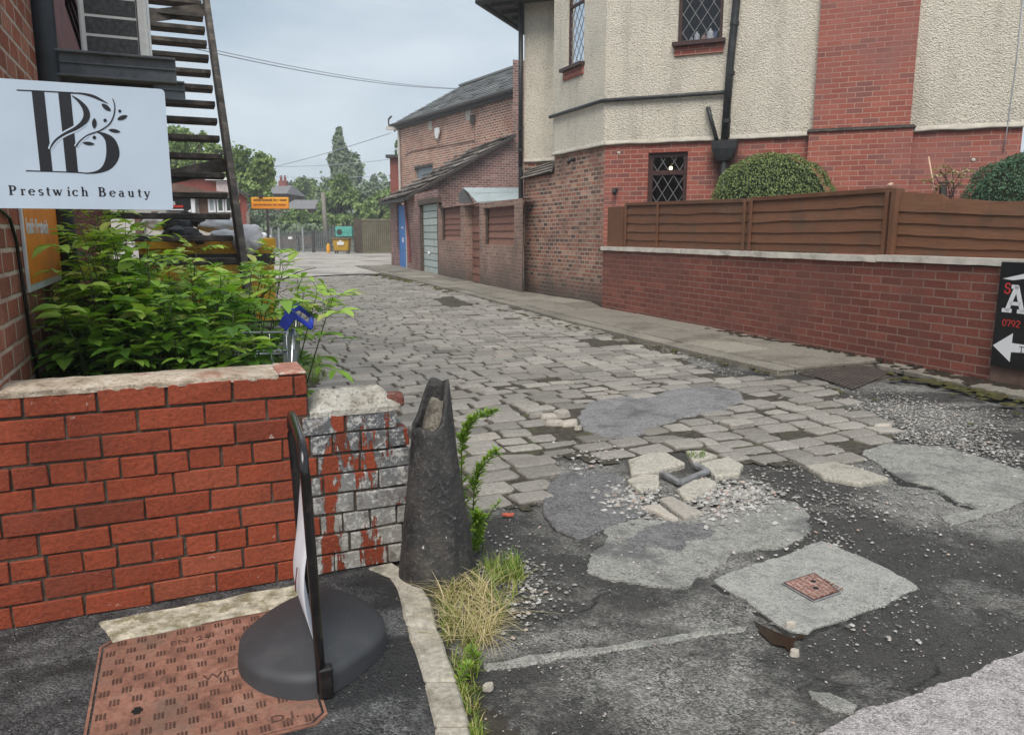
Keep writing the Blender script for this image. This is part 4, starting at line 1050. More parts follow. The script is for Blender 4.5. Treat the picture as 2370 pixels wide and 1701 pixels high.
def weedleaf(b, p, d, L, w, tone):
    b.tone = tone; d = d.normalized(); s = d.cross(UP)
    if s.length < .05: s = V((1, 0, 0))
    s = s.normalized() * w; n = s.cross(d).normalized()
    m1 = p + d * L * .35 - n * 0; m2 = p + d * L * .7 - UP * L * .05; m3 = p + d * L - UP * L * .18
    lift = n * (w * .35)
    b.add([p, m1, m2, m3, m1 + s + lift, m2 + s * .75 + lift, m1 - s + lift, m2 - s * .75 + lift],
          [(0, 4, 1), (0, 1, 6), (1, 4, 5, 2), (1, 2, 7, 6), (2, 5, 3), (2, 3, 7)])
def weed(ctrl, name, label, nleaf=60, L=.05, fluff=.03):
    base = ctrl[0]; root = thing(name, label, 'weed', base)
    pts = []
    for i in range(25):
        f = i / 24; n = len(ctrl) - 1; x = f * n; k = min(int(x), n - 1); t = x - k
        p0, p1, p2, p3 = ctrl[max(0, k - 1)], ctrl[k], ctrl[k + 1], ctrl[min(n, k + 2)]
        pts.append(.5 * ((2 * p1) + (p2 - p0) * t + (2 * p0 - 5 * p1 + 4 * p2 - p3) * t * t + (3 * p1 - p0 - 3 * p2 + p3) * t ** 3))
    b = MB(); b.tube(pts, [.004 - .0028 * i / 24 for i in range(25)], 6); b.build('stem', M['stem'], root, smooth=True)
    b = MB()
    for i in range(nleaf):
        f = .12 + .88 * (i / nleaf); x = f * 24; k = min(int(x), 23); p = pts[k].lerp(pts[k + 1], x - k)
        a = i * 2.4 + rw.uniform(-.4, .4); up = (pts[k + 1] - pts[k]).normalized()
        d = V((math.cos(a), math.sin(a), .35)) + up * .5
        LL = L * rw.uniform(.6, 1.15) * (1.1 - .35 * f)
        weedleaf(b, p, d, LL, LL * .17, rw.uniform(.2, 1))
        if f > .45:
            for q in range(3):
                d2 = V((rw.uniform(-1, 1), rw.uniform(-1, 1), rw.uniform(-.2, .8)))
                weedleaf(b, p + d2 * .008, d2 + up * .4, LL * .8, LL * .13, rw.uniform(.4, 1))
    b.build('foliage', M['weed'], root, recalc=False)
def on(px, py, Y): return PY(px, py, Y)
bs = G(1092, 1280, -.02)
weed([bs, on(1072, 1150, bs.y + .05), on(1070, 1030, bs.y + .08), on(1095, 975, bs.y + .10), on(1148, 953, bs.y + .12)], 'tall_weed', 'tallest arching green weed behind the iron guard', 75, .06)
weed([bs + V((.03, 0, 0)), on(1096, 1210, bs.y + .03), on(1098, 1130, bs.y + .02), on(1112, 1085, bs.y + .02), on(1152, 1045, bs.y + .0)], 'tall_weed', 'shorter arching green weed right of the iron guard', 70, .055)
weed([bs + V((.05, -.02, 0)), on(1118, 1225, bs.y), on(1140, 1180, bs.y), on(1160, 1158, bs.y)], 'tall_weed', 'thin seeding weed with few leaves right of the iron guard', 14, .03)
g3 = G(1082, 1560, -.01)
for k_ in range(2):
    q_ = g3 + V((rw.uniform(-.03, .03), rw.uniform(-.08, .08), 0)); weed([q_, q_ + V((rw.uniform(-.02, .02), 0, .03)), q_ + V((rw.uniform(-.04, .04), rw.uniform(-.03, .03), .06))], 'broadleaf_weed', ['small broad-leaved weed with fewer leaves beside the kerb', 'small broad-leaved weed growing in the grass along the kerb', 'broad-leaved weed in the middle of the kerb row', 'broad-leaved weed just below the straw by the kerb', 'small broad-leaved weed in the kerb joint'][k_], 12, .034)
weed([bs + V((.0, -.05, 0)), on(1098, 1260, bs.y - .05), on(1110, 1215, bs.y - .05), on(1104, 1190, bs.y - .05)], 'tall_weed', 'bushy low weed at the right foot of the iron guard', 60, .06)
# ---------------------------------------------------------------- left building, its signs, stairs, shrub, trolley, skip
UL = -.555                                   # plane of the left building's side wall
PLW = Plane(W(UL, 2.8), AD)
def lu(px, py): return PLW.uz(px, py)        # (distance along the alley from v=2.8, height)
bl = thing('brick_building', 'dark red brick building side wall rising behind the white hanging sign', 'building', W(UL - .5, 3.2, 0))
vE = 2.8 + PLW.uz(131, 600)[0]
b = MB()
b.obox(W(UL, 2.845, 0), W(-3.0, 0), W(0, vE - 2.845), V((0, 0, 5.5)))
b.build('wall', M['old_brick_left'], bl)
b = MB(); vm1 = vE + .16; vm2 = 2.8 + PLW.uz(256, 600)[0]
b.obox(W(UL - .015, vE, 0), W(-2.8, 0), W(0, vm2 - vE), V((0, 0, 5.4)))
b.build('side_panel', M['maroon'], bl)
b = MB(); vp = vm2 + .55
b.obox(W(UL - .02, vm2, 0), W(-2.9, 0), W(0, vp - vm2), V((0, 0, 5.45)))
b.build('brick_pier', brick_mat('pink_pier_brick', [(.36, .19, .16), (.42, .24, .20), (.31, .15, .125)], (.42, .34, .30), .2, .08, .008, .3), bl)
b = MB(); b.obox(W(UL - .35, vp, 0), W(-2.5, 0), W(0, 5), V((0, 0, 2.25))); b.build('rear_wing', M['brown_wall'], bl)
# near corner pilaster (pinkish) where the low wall meets it
b = MB(); b.obox(W(UL, 2.5, .80), W(.030, 0), W(0, .16), V((0, 0, .24))); b.build('corner_brick', M['front_brick'], bl)
# downpipe
dp = thing('downpipe', 'thick dark grey downpipe at the corner of the left brick wall', 'drainpipe', W(UL + .07, vE - .02, 0))
b = MB(); b.tube([W(UL + .035, vE + .06, 0), W(UL + .035, vE + .06, 5.4)], .055, 20); b.build('pipe', M['left_pipe'], dp, smooth=True)
b = MB(); b.obox(W(UL - .01, vE + .125, 0), W(.06, 0), W(0, .018), V((0, 0, 5.4))); b.build('edge_trim', M['left_pipe'], dp)
# hanging cable on that wall
b = MB(); b.tube([PLW.hit(x, y, .01) for x, y in ((-30, 470), (0, 486), (22, 505), (38, 560), (50, 640), (62, 720), (74, 800), (90, 885))], .0065, 8)
b.build('wall_cable', M['sign_black'], smooth=True, label='black cable hanging down the left brick wall beside the orange board', cat='cable')
# orange board
ob = thing('notice_board', 'orange notice board with white frame on the left brick wall', 'notice board', PLW.hit(90, 690))
bot0, bot1 = PLW.uz(62, 678), PLW.uz(139, 636)
ua, ub, zb = bot0[0], bot1[0] + .03, bot0[1]
b = MB(); b.obox(PLW.at(ua, zb, .001), PLW.d * (ub - ua), V((0, 0, .62)), PLW.N * .012); b.build('frame', M['white'], ob, bevel=.002)
b = MB(); fw = .022; b.obox(PLW.at(ua + fw, zb + fw * 1.4, .010), PLW.d * (ub - ua - 2 * fw), V((0, 0, .57)), PLW.N * .006); b.build('board', M['orange'], ob)
zt_ = PLW.uz(60, 540)[1]
txt('Inside Prestwich', M['white_clean'], PLW.at(ua + fw + .015, zt_, .0168), PLW.d, UP, .085, ob, sx=1.0, bold=.0022)

# ----- white projecting sign
vs_ = 2.80
p_r = None
SP = Plane(W(UL, 2.765), PN)
tl, tr, br, bl_ = SP.hit(-60, 178), SP.hit(382, 207), SP.hit(400, 485), SP.hit(-60, 483)
z1, z0 = (tl.z + tr.z) / 2, (br.z + bl_.z) / 2
u0 = -.16; u1 = (SP.uz(383, 210)[0] + SP.uz(399, 484)[0]) / 2
sg = thing('hanging_sign', 'white rectangular hanging sign with black monogram and serif lettering', 'sign', SP.at((u0 + u1) / 2, z0))
b = MB(); rc = .012; P = []
for (cx_, cz_, a0) in ((u1 - rc, z1 - rc, 0), (u0 + rc, z1 - rc, 90), (u0 + rc, z0 + rc, 180), (u1 - rc, z0 + rc, 270)):
    for k in range(5):
        a = math.radians(a0 + 22.5 * k); P.append(SP.at(cx_ + rc * math.cos(a), cz_ + rc * math.sin(a), -.022))
b.prism(P, SP.N * .022); b.build('panel', M['sign_white'], sg)
b = MB()
b.box(SP.at(-.08, (z0 + z1) / 2, -.026), .05, .02, .2, SP.d, SP.N)
b.build('wall_bracket', M['gloss_black'], sg)
def sxy(px, py): return SP.uz(px, py)
class Ink:
    """flat ink shapes on a plane, each stroke a ribbon of varying width"""
    def __init__(s, plane): s.pl = plane; s.b = MB()
    def ribbon(s, pts, off):
        n = len(pts); L = []; Rr = []
        for i, (x, y, w) in enumerate(pts):
            a = pts[max(0, i - 1)]; c = pts[min(n - 1, i + 1)]; dx, dy = c[0] - a[0], c[1] - a[1]; q = math.hypot(dx, dy) or 1
            nx, ny = -dy / q, dx / q; L.append(s.pl.at(x + nx * w / 2, y + ny * w / 2, off)); Rr.append(s.pl.at(x - nx * w / 2, y - ny * w / 2, off))
        s.b.add(L + Rr, [(i, i + 1, n + i + 1, n + i) for i in range(n - 1)])
    def poly(s, pts, off): s.b.face([s.pl.at(x, y, off) for x, y in pts])
    def done(s, name, mat, parent, **k): return s.b.build(name, mat, parent, recalc=False, **k)
zs = 2.3267
scale_px = (sxy(300, 300)[0] - sxy(200, 300)[0]) / 100
def rib(pts): return [(*sxy(x / zs, y / zs), w / zs * scale_px) for x, y, w in pts]
def smooth3(pts, n=6):
    out = []; m = len(pts)
    for i in range(m - 1):
        p0, p1, p2, p3 = pts[max(0, i - 1)], pts[i], pts[i + 1], pts[min(m - 1, i + 2)]
        for k in range(n):
            t = k / n
            out.append(tuple(.5 * (2 * b_ + (c_ - a_) * t + (2 * a_ - 5 * b_ + 4 * c_ - d_) * t * t + (3 * b_ - a_ - 3 * c_ + d_) * t ** 3) for a_, b_, c_, d_ in zip(p0, p1, p2, p3)))
    out.append(pts[-1]); return out
ink = Ink(SP); o1, o2, o3 = .0006, .0010, .0014
ink.ribbon(rib([(90, 487, 7), (250, 494, 7), (395, 502, 8)]), o1)
ink.ribbon(rib([(140, 921, 7), (280, 925, 6), (420, 930, 7), (475, 936, 6)]), o1)
ink.poly([sxy(x / zs, y / zs) for x, y in ((170, 490), (238, 494), (284, 924), (217, 922))], o1)
ink.poly([sxy(x / zs, y / zs) for x, y in ((313, 498), (380, 502), (421, 928), (357, 924))], o1)
ink.ribbon(rib(smooth3([(380, 503, 7), (440, 506, 11), (500, 520, 17), (545, 541, 13), (582, 560, 3)])), o1)
ink.ribbon(rib(smooth3([(520, 712, 3), (560, 728, 26), (596, 765, 58), (608, 830, 72), (585, 888, 52), (540, 922, 22), (480, 934, 8), (420, 930, 6)])), o1)
wh = Ink(SP)
bowl = [(388, 517, 5), (425, 545, 17), (458, 585, 30), (467, 625, 34), (450, 660, 28), (410, 692, 20), (350, 722, 14), (305, 752, 11), (280, 783, 9), (270, 806, 5)]
vine = [(410, 792, 9), (430, 762, 8), (475, 728, 7), (540, 704, 7), (590, 668, 7), (613, 622, 7), (618, 572, 6), (607, 533, 5)]
wh.ribbon(rib(smooth3([(x, y, w + 17) for x, y, w in bowl[4:]])), o2)
wh.ribbon(rib(smooth3([(x, y, w + 14) for x, y, w in vine[:3]])), o2)
ink.ribbon(rib(smooth3(bowl)), o3); ink.ribbon(rib(smooth3(vine)), o3)
for cx_, cy_, ln, wd, an in ((572, 580, 64, 28, 38), (508, 666, 58, 25, -88), (659, 635, 60, 24, -22), (616, 706, 66, 21, 10), (477, 774, 66, 20, 6)):
    a = math.radians(an); pts = []
    for k in range(9):
        f = k / 8 - .5; pts.append((cx_ + math.cos(a) * ln * f, cy_ + math.sin(a) * ln * f, wd * (1 - (2 * f) ** 2) ** .8 + .2))
    ink.ribbon(rib(pts), o3)
for cx_, cy_, r in ((645, 600, 8.5), (566, 650, 9.5), (508, 742, 10)):
    ink.poly([sxy((cx_ + r * math.cos(k * .52)) / zs, (cy_ + r * math.sin(k * .52)) / zs) for k in range(12)], o3)
ink.done('monogram', M['ink'], sg); wh.done('monogram_gap', M['sign_white'], sg)
# serif alphabet (strokes in a unit box: x, y, width)
def arc(cx_, cy_, rx, ry, a0, a1, T=.16, t=.05, n=14):
    return [(cx_ + rx * math.cos(math.radians(a0 + (a1 - a0) * k / n)), cy_ + ry * math.sin(math.radians(a0 + (a1 - a0) * k / n)), t + (T - t) * abs(math.cos(math.radians(a0 + (a1 - a0) * k / n))) ** 1.3) for k in range(n + 1)]
def ln(x0, y0, x1, y1, w): return [(x0, y0, w), ((x0 + x1) / 2, (y0 + y1) / 2, w), (x1, y1, w)]
T_, h_ = .155, .055
GLY = {
 'P': (.78, [ln(.2, 0, .2, 1, T_), ln(.03, .027, .40, .027, h_), ln(.03, .973, .36, .973, h_), arc(.36, .725, .28, .25, 90, -90, T_), ln(.2, .475, .36, .475, h_)]),
 'B': (.82, [ln(.2, 0, .2, 1, T_), ln(.03, .027, .40, .027, h_), ln(.03, .973, .36, .973, h_), arc(.36, .75, .23, .225, 90, -90, T_), arc(.38, .275, .29, .25, 90, -90, T_), ln(.2, .52, .38, .52, h_)]),
 'r': (.56, [ln(.19, 0, .19, .64, .13), ln(.04, .025, .36, .025, .05), ln(.04, .615, .19, .615, .05), arc(.36, .46, .17, .16, 170, 60, .08), ln(.40, .57, .50, .57, .12)]),
 'e': (.66, [arc(.32, .32, .25, .305, 8, 318, .14), ln(.09, .36, .57, .36, .05)]),
 's': (.54, [arc(.26, .47, .16, .145, 30, 270, .12, .07), arc(.26, .175, .18, .15, 90, -150, .12, .07)]),
 't': (.46, [ln(.20, .1, .20, .86, .13), ln(.03, .615, .40, .615, .05), arc(.32, .12, .12, .10, 180, 310, .10)]),
 'w': (1.0, [ln(.12, .63, .32, .02, .14), ln(.32, .02, .50, .63, .06), ln(.46, .63, .66, .02, .14), ln(.66, .02, .86, .63, .06), ln(.0, .615, .24, .615, .05), ln(.36, .615, .58, .615, .05), ln(.76, .615, .96, .615, .05)]),
 'i': (.38, [ln(.19, 0, .19, .64, .13), ln(.04, .025, .35, .025, .05), ln(.04, .615, .19, .615, .05), ln(.12, .87, .26, .87, .14)]),
 'c': (.62, [arc(.32, .32, .25, .305, 45, 318, .14), ln(.44, .53, .56, .53, .11)]),
 'h': (.74, [ln(.19, 0, .19, 1, .13), ln(.04, .025, .34, .025, .05), ln(.04, .975, .19, .975, .05), arc(.375, .42, .175, .21, 180, 0, .13), ln(.55, 0, .55, .42, .13), ln(.41, .025, .70, .025, .05)]),
 'a': (.66, [ln(.44, .06, .44, .46, .13), arc(.29, .45, .15, .18, 0, 160, .12), arc(.27, .19, .17, .17, 70, 330, .13), ln(.44, .03, .60, .03, .06)]),
 'u': (.76, [ln(.20, .2, .20, .64, .13), arc(.37, .22, .17, .20, 180, 360, .13), ln(.54, 0, .54, .64, .13), ln(.05, .615, .20, .615, .05), ln(.40, .615, .54, .615, .05), ln(.54, .025, .68, .025, .05)]),
 'y': (.72, [ln(.14, .63, .37, .02, .14), ln(.60, .63, .30, -.22, .06), ln(.12, -.23, .26, -.23, .13), ln(.02, .615, .28, .615, .05), ln(.48, .615, .70, .615, .05)]),
 'A': (1.0, [ln(.2, .03, .50, .97, .15), ln(.50, .97, .80, .03, .15), ln(.30, .33, .70, .33, .12), ln(.02, .06, .40, .06, .13), ln(.60, .06, .98, .06, .13), ln(.30, .94, .55, .94, .13)]),
 'S': (.72, [arc(.34, .73, .22, .22, 20, 270, .14, .12), arc(.34, .27, .24, .24, 90, -160, .14, .12), ln(.56, .72, .56, .95, .11), ln(.10, .05, .10, .3, .11)]),
 'T': (.8, [ln(.4, 0, .4, 1, .13), ln(.06, .95, .74, .95, .1), ln(.1, .75, .1, .98, .1), ln(.7, .75, .7, .98, .1), ln(.22, .04, .58, .04, .1)]),
 '0': (.76, [arc(.37, .5, .26, .45, 0, 360, .12, .12, 24)]),
 '7': (.72, [ln(.08, .93, .62, .93, .12), ln(.60, .93, .30, .0, .12), ln(.1, .75, .1, .98, .11)]),
 '9': (.74, [arc(.36, .66, .24, .28, 0, 360, .12, .12, 20), arc(.14, .62, .46, .60, 0, -75, .12, .12)]),
 '2': (.74, [arc(.36, .70, .24, .26, 170, -35, .12, .12), ln(.55, .55, .12, .07, .12), ln(.08, .06, .64, .06, .12)]),
 ' ': (.5, [])}
def write(ink, s, x, y, size, pitch=1.0, off=.0008, wk=1.0):
    for chh in s:
        adv, st = GLY[chh]
        for q in st: ink.ribbon([(x + a * size, y + c * size, w * size * wk) for a, c, w in q], off)
        x += adv * size * pitch
    return x
tx = Ink(SP); xa, ya = sxy(21, 453.5); xb, yb = sxy(355, 458)
total = sum(GLY[c][0] for c in 'Prestwich Beauty'); size = sxy(100, 432)[1] - sxy(100, 453.5)[1]
pitch = (xb - xa) / (total * size)
write(tx, 'Prestwich Beauty', xa, (ya + yb) / 2 + .002, size, pitch, wk=1.35); tx.done('lettering', M['ink'], sg)

# ----- air-conditioning unit on steel beams
AY = 4.2
q = PY(348, 152, AY); ua, va = UVc(q)
ac = thing('air_conditioner', 'cream air conditioning unit with slotted grille on steel beams', 'air conditioner', W(ua - .15, va + .35, q.z))
AW = .315; AH = .95
b = MB(); b.obox(W(ua - AW, va, q.z), W(AW, 0), W(0, .78), V((0, 0, AH))); b.build('casing', M['ac'], ac, bevel=.012, seg=2)
b = MB(); b.obox(W(ua, va + .10, q.z + .02), W(.006, 0), W(0, .64), V((0, 0, AH - .04))); b.build('side_panel', M['ac'], ac, bevel=.003)
gri = MB()
for i in range(9):
    z = q.z + .040 + .0935 * i
    gri.obox(W(ua - AW + .030, va - .004, z), W(.235, 0), W(0, .006), V((0, 0, .080)))
gri.build('grille_slot', M['ac_dark'], ac, bevel=.012, seg=2)
b = MB(); b.obox(W(ua - .048, va - .005, q.z + .01), W(.006, 0), W(0, .006), V((0, 0, AH - .02))); b.build('seam', M['ac_dark'], ac)
b = MB(); b.obox(W(ua - AW + .0, va + .02, q.z - .05), W(AW, 0), W(0, .7), V((0, 0, .05))); b.build('mounting_foot', M['soffit'], ac)
b = MB()
for k in range(3):
    p0 = W(ua - AW - .02 - .02 * k, va + .05 + .05 * k, q.z + .9); b.tube([p0, p0 + V((.03, 0, -.3)), p0 + V((-.01, .02, -.6)), p0 + V((.05, .03, -.85))], .009, 8)
b.build('hose', M['bag_black'], ac, smooth=True)
def beam(px, py, Y, v_off, label, h=.125):
    e = PY(px, py, Y); eu, ev = UVc(e); root = thing('support_beam', label, 'steel beam', W(eu, ev, e.z), group='steel beams carrying the air conditioner')
    b = MB(); Lb = eu - UL + .15
    b.obox(W(eu - Lb, ev, e.z), W(Lb, 0), W(0, .012), V((0, 0, h)))
    b.obox(W(eu - Lb, ev - .035, e.z + h - .012), W(Lb, 0), W(0, .08), V((0, 0, .012)))
    b.obox(W(eu - Lb, ev - .035, e.z), W(Lb, 0), W(0, .08), V((0, 0, .012)))
    b.obox(W(eu - Lb, ev - .012, e.z + h * .52), W(Lb, 0), W(0, .012), V((0, 0, .01)))
    b.build('channel', M['beam'], root, bevel=.003)
beam(410, 197, 4.12, 0, 'upper steel beam directly under the air conditioner')
beam(430, 236, 4.75, 0, 'lower steel beam just above the white sign corner', .11)

# ----- timber stairs climbing away along the alley side
p0 = PY(545, 547, 7.06); su, sv = UVc(p0); zr, zg = .2, .218
st = thing('staircase', 'dark weathered open timber staircase climbing away beside the brick building', 'staircase', W(su - .5, sv - 1.3, 0))
SW = 1.12; b = MB()
for k in range(-6, 19):
    t = MB(); z = p0.z + zr * k; v_ = sv + zg * k
    t.obox(W(su - SW, v_, z - .045), W(SW - .02, 0), W(0, .24), V((0, 0, .052)))
    t.build('tread', M['timber'], st, bevel=.006)
for du, nm in ((0.0, 'stringer'), (-SW - .05, 'stringer')):
    t = MB(); a = W(su + du, sv + zg * -6.6 - .05, p0.z + zr * -6.6 + .02); c = W(su + du, sv + zg * 19, p0.z + zr * 19 + .02)
    side = PN; dirv = (c - a).normalized(); up = side.cross(dirv)
    if up.z < 0: up = -up
    t.obox(a - up * .13, c - a, PN * .06, up * .26); t.build(nm, M['timber'], st, bevel=.006)
for k, k2 in ((2.2, 4.0), (12.0, 14.0)):
    t = MB(); t.bar(W(su - SW, sv + zg * k + .02, p0.z + zr * k - .05), W(su, sv + zg * k2, p0.z + zr * k2 - .1), .04, .13); t.build('brace', M['timber'], st)
for du in (-SW - .02,):
    t = MB(); t.obox(W(su + du - .06, sv - .9, 0), W(.1, 0), W(0, .1), V((0, 0, 1.35))); t.build('post', M['timber'], st, bevel=.006)

# ----- shrub behind the low wall
SHR = [(190, 560), (205, 515), (260, 510), (330, 570), (400, 590), (470, 610), (545, 640), (600, 610), (640, 610), (650, 640), (630, 690), (560, 730), (600, 820), (470, 850), (170, 850), (140, 810), (150, 720), (140, 700), (190, 630)]
sh = thing('elder_shrub', 'large leafy green shrub spilling over behind the low brick wall', 'shrub', W(.05, 3.5, 0))
lf = MB(); stm = MB(); re = random.Random(17)
def leaflet(p, d, nrm, L, w, tone, droop):
    lf.tone = tone; d = d.normalized(); s = d.cross(nrm).normalized(); n = s.cross(d).normalized()
    if n.z < 0: n = -n
    ms = [p]
    for f in (.25, .55, .8, 1.0): ms.append(p + d * L * f - UP * droop * L * f * f)
    ws = (.0, .85, 1.0, .62, 0); rise = .28 * w
    L_ = [ms[i] + s * w * ws[i] + n * rise * ws[i] for i in (1, 2, 3)]; R_ = [ms[i] - s * w * ws[i] + n * rise * ws[i] for i in (1, 2, 3)]
    lf.add(ms + L_ + R_, [(0, 5, 1), (0, 1, 8), (1, 5, 6, 2), (1, 2, 9, 8), (2, 6, 7, 3), (2, 3, 10, 9), (3, 7, 4), (3, 4, 10)])
def compound(p, d, size, tone):
    d = d.normalized(); n = UP; s = d.cross(UP)
    if s.length < .1: s = V((1, 0, 0))
    s.normalize(); L = size * re.uniform(1.4, 1.9); k = re.choice((2, 2, 3)); droop = re.uniform(.15, .55)
    def at(f): return p + d * L * f - UP * droop * L * f * f * .6
    stm.tube([at(0), at(.5), at(1)], .0016, 3)
    for i in range(k):
        f = .38 + .55 * i / max(1, k - 1) if k > 1 else .6; q = at(f)
        for sg_ in (-1, 1):
            dd = d * re.uniform(.35, .6) + s * sg_ * 1.0 + UP * re.uniform(-.15, .12)
            ls = size * re.uniform(.65, 1.2); leaflet(q, dd, UP + V((re.uniform(-.3, .3), re.uniform(-.3, .3), 0)), ls, ls * re.uniform(.20, .27), min(1, max(0, tone + re.gauss(0, .12))), droop * re.uniform(.5, 1.1))
    ls = size * 1.1; leaflet(at(1), d - UP * droop * .7, UP, ls, ls * .23, min(1, max(0, tone + re.gauss(0, .1))), droop)
def spray(base, tip, nodes, size, tone0):
    mid = base.lerp(tip, .55) + V((re.uniform(-.06, .06), re.uniform(-.06, .06), .10)); P = []
    for i in range(13):
        t = i / 12; P.append(base * (1 - t) ** 2 + mid * 2 * t * (1 - t) + tip * t * t)
    stm.tube(P, [.0055 - .0035 * i / 12 for i in range(13)], 5)
    a0 = re.uniform(0, 3.14)
    for i in range(nodes):
        f = 1 - .62 * (i / max(1, nodes - 1)) ** 1.0; x = f * 12; k = min(11, int(x)); p = P[k].lerp(P[k + 1], x - k); ax = (P[k + 1] - P[k]).normalized()
        a = a0 + i * 1.57 + re.uniform(-.35, .35); s = ax.cross(V((.3, -.8, .2))).normalized(); t2 = ax.cross(s)
        for sg_ in (-1, 1):
            d = (s * math.cos(a) + t2 * math.sin(a)) * sg_ + ax * (.75 if i < 2 else .35) + UP * .15
            compound(p, d, size * (.62 if i == 0 else 1) * re.uniform(.8, 1.15), tone0 + (.22 if i < 2 else .0) + re.gauss(0, .08))
k = 0
while k < 128:
    x, y = re.uniform(110, 660), re.uniform(500, 860)
    if not inpoly(x, y, SHR): continue
    Y = 3.02 + .9 * re.random() ** 1.3 + (.25 if y < 700 else 0)
    if x > 545 and y > 680: Y = 4.15
    tip = PY(x, y, Y); tu, tv = UVc(tip)
    if tu < UL + .06 or tv < VW + TW + .03: 
        Y += .5; tip = PY(x, y, Y); tu, tv = UVc(tip)
        if tu < UL + .06 or tv < VW + TW + .03: continue
    base = W(tu * .7 - .02 + re.uniform(-.1, .1), max(VW + TW + .1, tv + re.uniform(-.1, .12)), 0); k += 1
    spray(base, tip, re.choice((4, 5, 5, 6)), .104, .46 + re.gauss(0, .2) - (.08 if y > 700 else 0))
for x, y, Y in ((735, 675, 3.75), (700, 700, 3.8), (650, 600, 3.9), (630, 590, 3.8), (610, 605, 3.7), (655, 625, 3.95), (770, 690, 3.72), (690, 668, 3.8), (175, 500, 3.1), (160, 560, 3.1), (225, 500, 3.3), (205, 610, 3.1), (240, 495, 3.4), (290, 505, 3.5), (340, 545, 3.2), (455, 585, 3.4), (120, 690, 2.98)):
    tip = PY(x, y, Y); tu, tv = UVc(tip); spray(W(max(UL + .1, tu * .6), tv + .05, .1), tip, 5, .095, .6)
lf.build('foliage', M['elder'], sh, recalc=False)
stm.build('stem', M['stem'], sh, smooth=True, recalc=False)
b = MB(); b.tube([PY(600, 690, 3.7), PY(640, 655, 3.75), (PY(690, 630, 3.8)), PY(733, 619, 3.85)], [.004, .003, .0025, .0015], 6)
b.build('bare_twig', M['bark'], sh, smooth=True)

# ----- shopping trolley
tr_ = thing('shopping_trolley', 'wire shopping trolley with blue handle half buried in the shrub', 'shopping trolley', W(.35, 3.3, 0))
BX = (PN * .985 - AD * .17).normalized(); BY = (AD * .985 + PN * .17).normalized()
O = PY(662, 768, 3.36)                     # top corner of the basket, handle end, near side
def Tn(x, y, z): q = V((O.x, O.y, 0)) + BX * x + BY * y; return V((q.x, q.y, z))
zt2 = O.z; TWd = .46; TL = .80
def ring(z, shrink, r=.0035):
    tw = shrink; return [Tn(0, tw, z), Tn(-TL + tw * 2, tw + .06, z + .0), Tn(-TL + tw * 2, TWd - tw - .06, z), Tn(0, TWd - tw, z)]
b = MB()
for i, z in enumerate((zt2, zt2 - .085, zt2 - .10, zt2 - .17, zt2 - .25, zt2 - .33)):
    b.tube(ring(z, .012 * i), .006 if i in (0, 2) else .0035, 6, closed=True)
for i in range(12):
    f = i / 11; x = -TL * f
    for y0 in (0, 1):
        b.tube([Tn(x * 1.0, .06 * f if y0 == 0 else TWd - .06 * f, zt2), Tn(x * .86, .05 + .04 * f if y0 == 0 else TWd - .05 - .04 * f, zt2 - .34)], .0022, 5)
for i in range(8):
    y = .06 + (TWd - .12) * i / 7; b.tube([Tn(-TL, y, zt2), Tn(-TL * .86, y, zt2 - .34), Tn(-.02, y, zt2 - .34), Tn(0, y, zt2)], .0022, 5)
b.build('wire_basket', M['chrome'], tr_, smooth=True, recalc=False)
b = MB()
for y in (.03, TWd - .03):
    b.tube([Tn(.03, y, zt2 + .01), Tn(.0, y, zt2 - .35), Tn(-.05, y, .20), Tn(-.70, y + (.05 if y < .2 else -.05), .17)], .011, 8)
b.build('frame', M['chrome'], tr_, smooth=True)
b = MB(); b.prism([Tn(-.015, .02, zt2 - .02), Tn(.045, .02, zt2 - .10), Tn(.02, .02, zt2 - .30), Tn(-.025, .02, zt2 - .22)], BY * .40); b.build('rear_flap', M['grey_plastic'], tr_, bevel=.004)
ZP = Plane(Tn(0, -.005, 0), BX)
def arm(y):
    b = MB(); P = [ZP.hit(px, py) for px, py in ((644, 752), (652, 735), (660, 726), (671, 721), (683, 723), (695, 734), (722, 755), (723, 761), (717, 763), (697, 748), (686, 741), (679, 742), (675, 750), (663, 767))]
    b.prism([p + BY * y for p in P], BY * .035); return b
arm(0).build('handle_bracket', M['blue_plastic'], tr_, bevel=.004, seg=2); arm(TWd - .04).build('handle_bracket', M['blue_plastic'], tr_, bevel=.004, seg=2)
e = ZP.hit(718, 758); b = MB(); b.tube([e + BY * .02, e + BY * (TWd - .02)], .013, 12); b.build('handle', M['blue_plastic'], tr_, smooth=True)
for x, y in ((-.05, .03), (-.05, TWd - .03), (-.66, .08), (-.66, TWd - .08)):
    b = MB(); c = Tn(x, y, .06); b.tube([c - BY * .014, c + BY * .014], .058, 18); b.build('wheel', M['rubber'], tr_)

# ----- yellow skip with bags
sk0 = PY(318, 552, 9.6); ku, kv = UVc(sk0)
kx = ku + 1.62; sk = thing('skip', 'rusty yellow skip heaped with refuse sacks behind the stairs', 'skip', W(ku + .8, kv + .6, 0))
zs_ = sk0.z
b = MB(); D_ = 1.4
def bx(u0, u1, v0, v1, z0, z1, inset=0): b.obox(W(u0, v0, z0), W(u1 - u0, 0), W(0, v1 - v0), V((0, 0, z1 - z0)))
bx(ku, kx, kv, kv + D_, .12, zs_ - .06)
b.build('body', M['skip_yellow'], sk, bevel=.01)
b = MB(); bx(ku - .03, kx + .03, kv - .04, kv + .03, zs_ - .14, zs_); bx(ku - .03, kx + .03, kv + D_ - .03, kv + D_ + .04, zs_ - .14, zs_); bx(kx - .03, kx + .04, kv + .032, kv + D_ - .032, zs_ - .138, zs_ - .002)
b.build('rim', M['skip_yellow'], sk, bevel=.012)
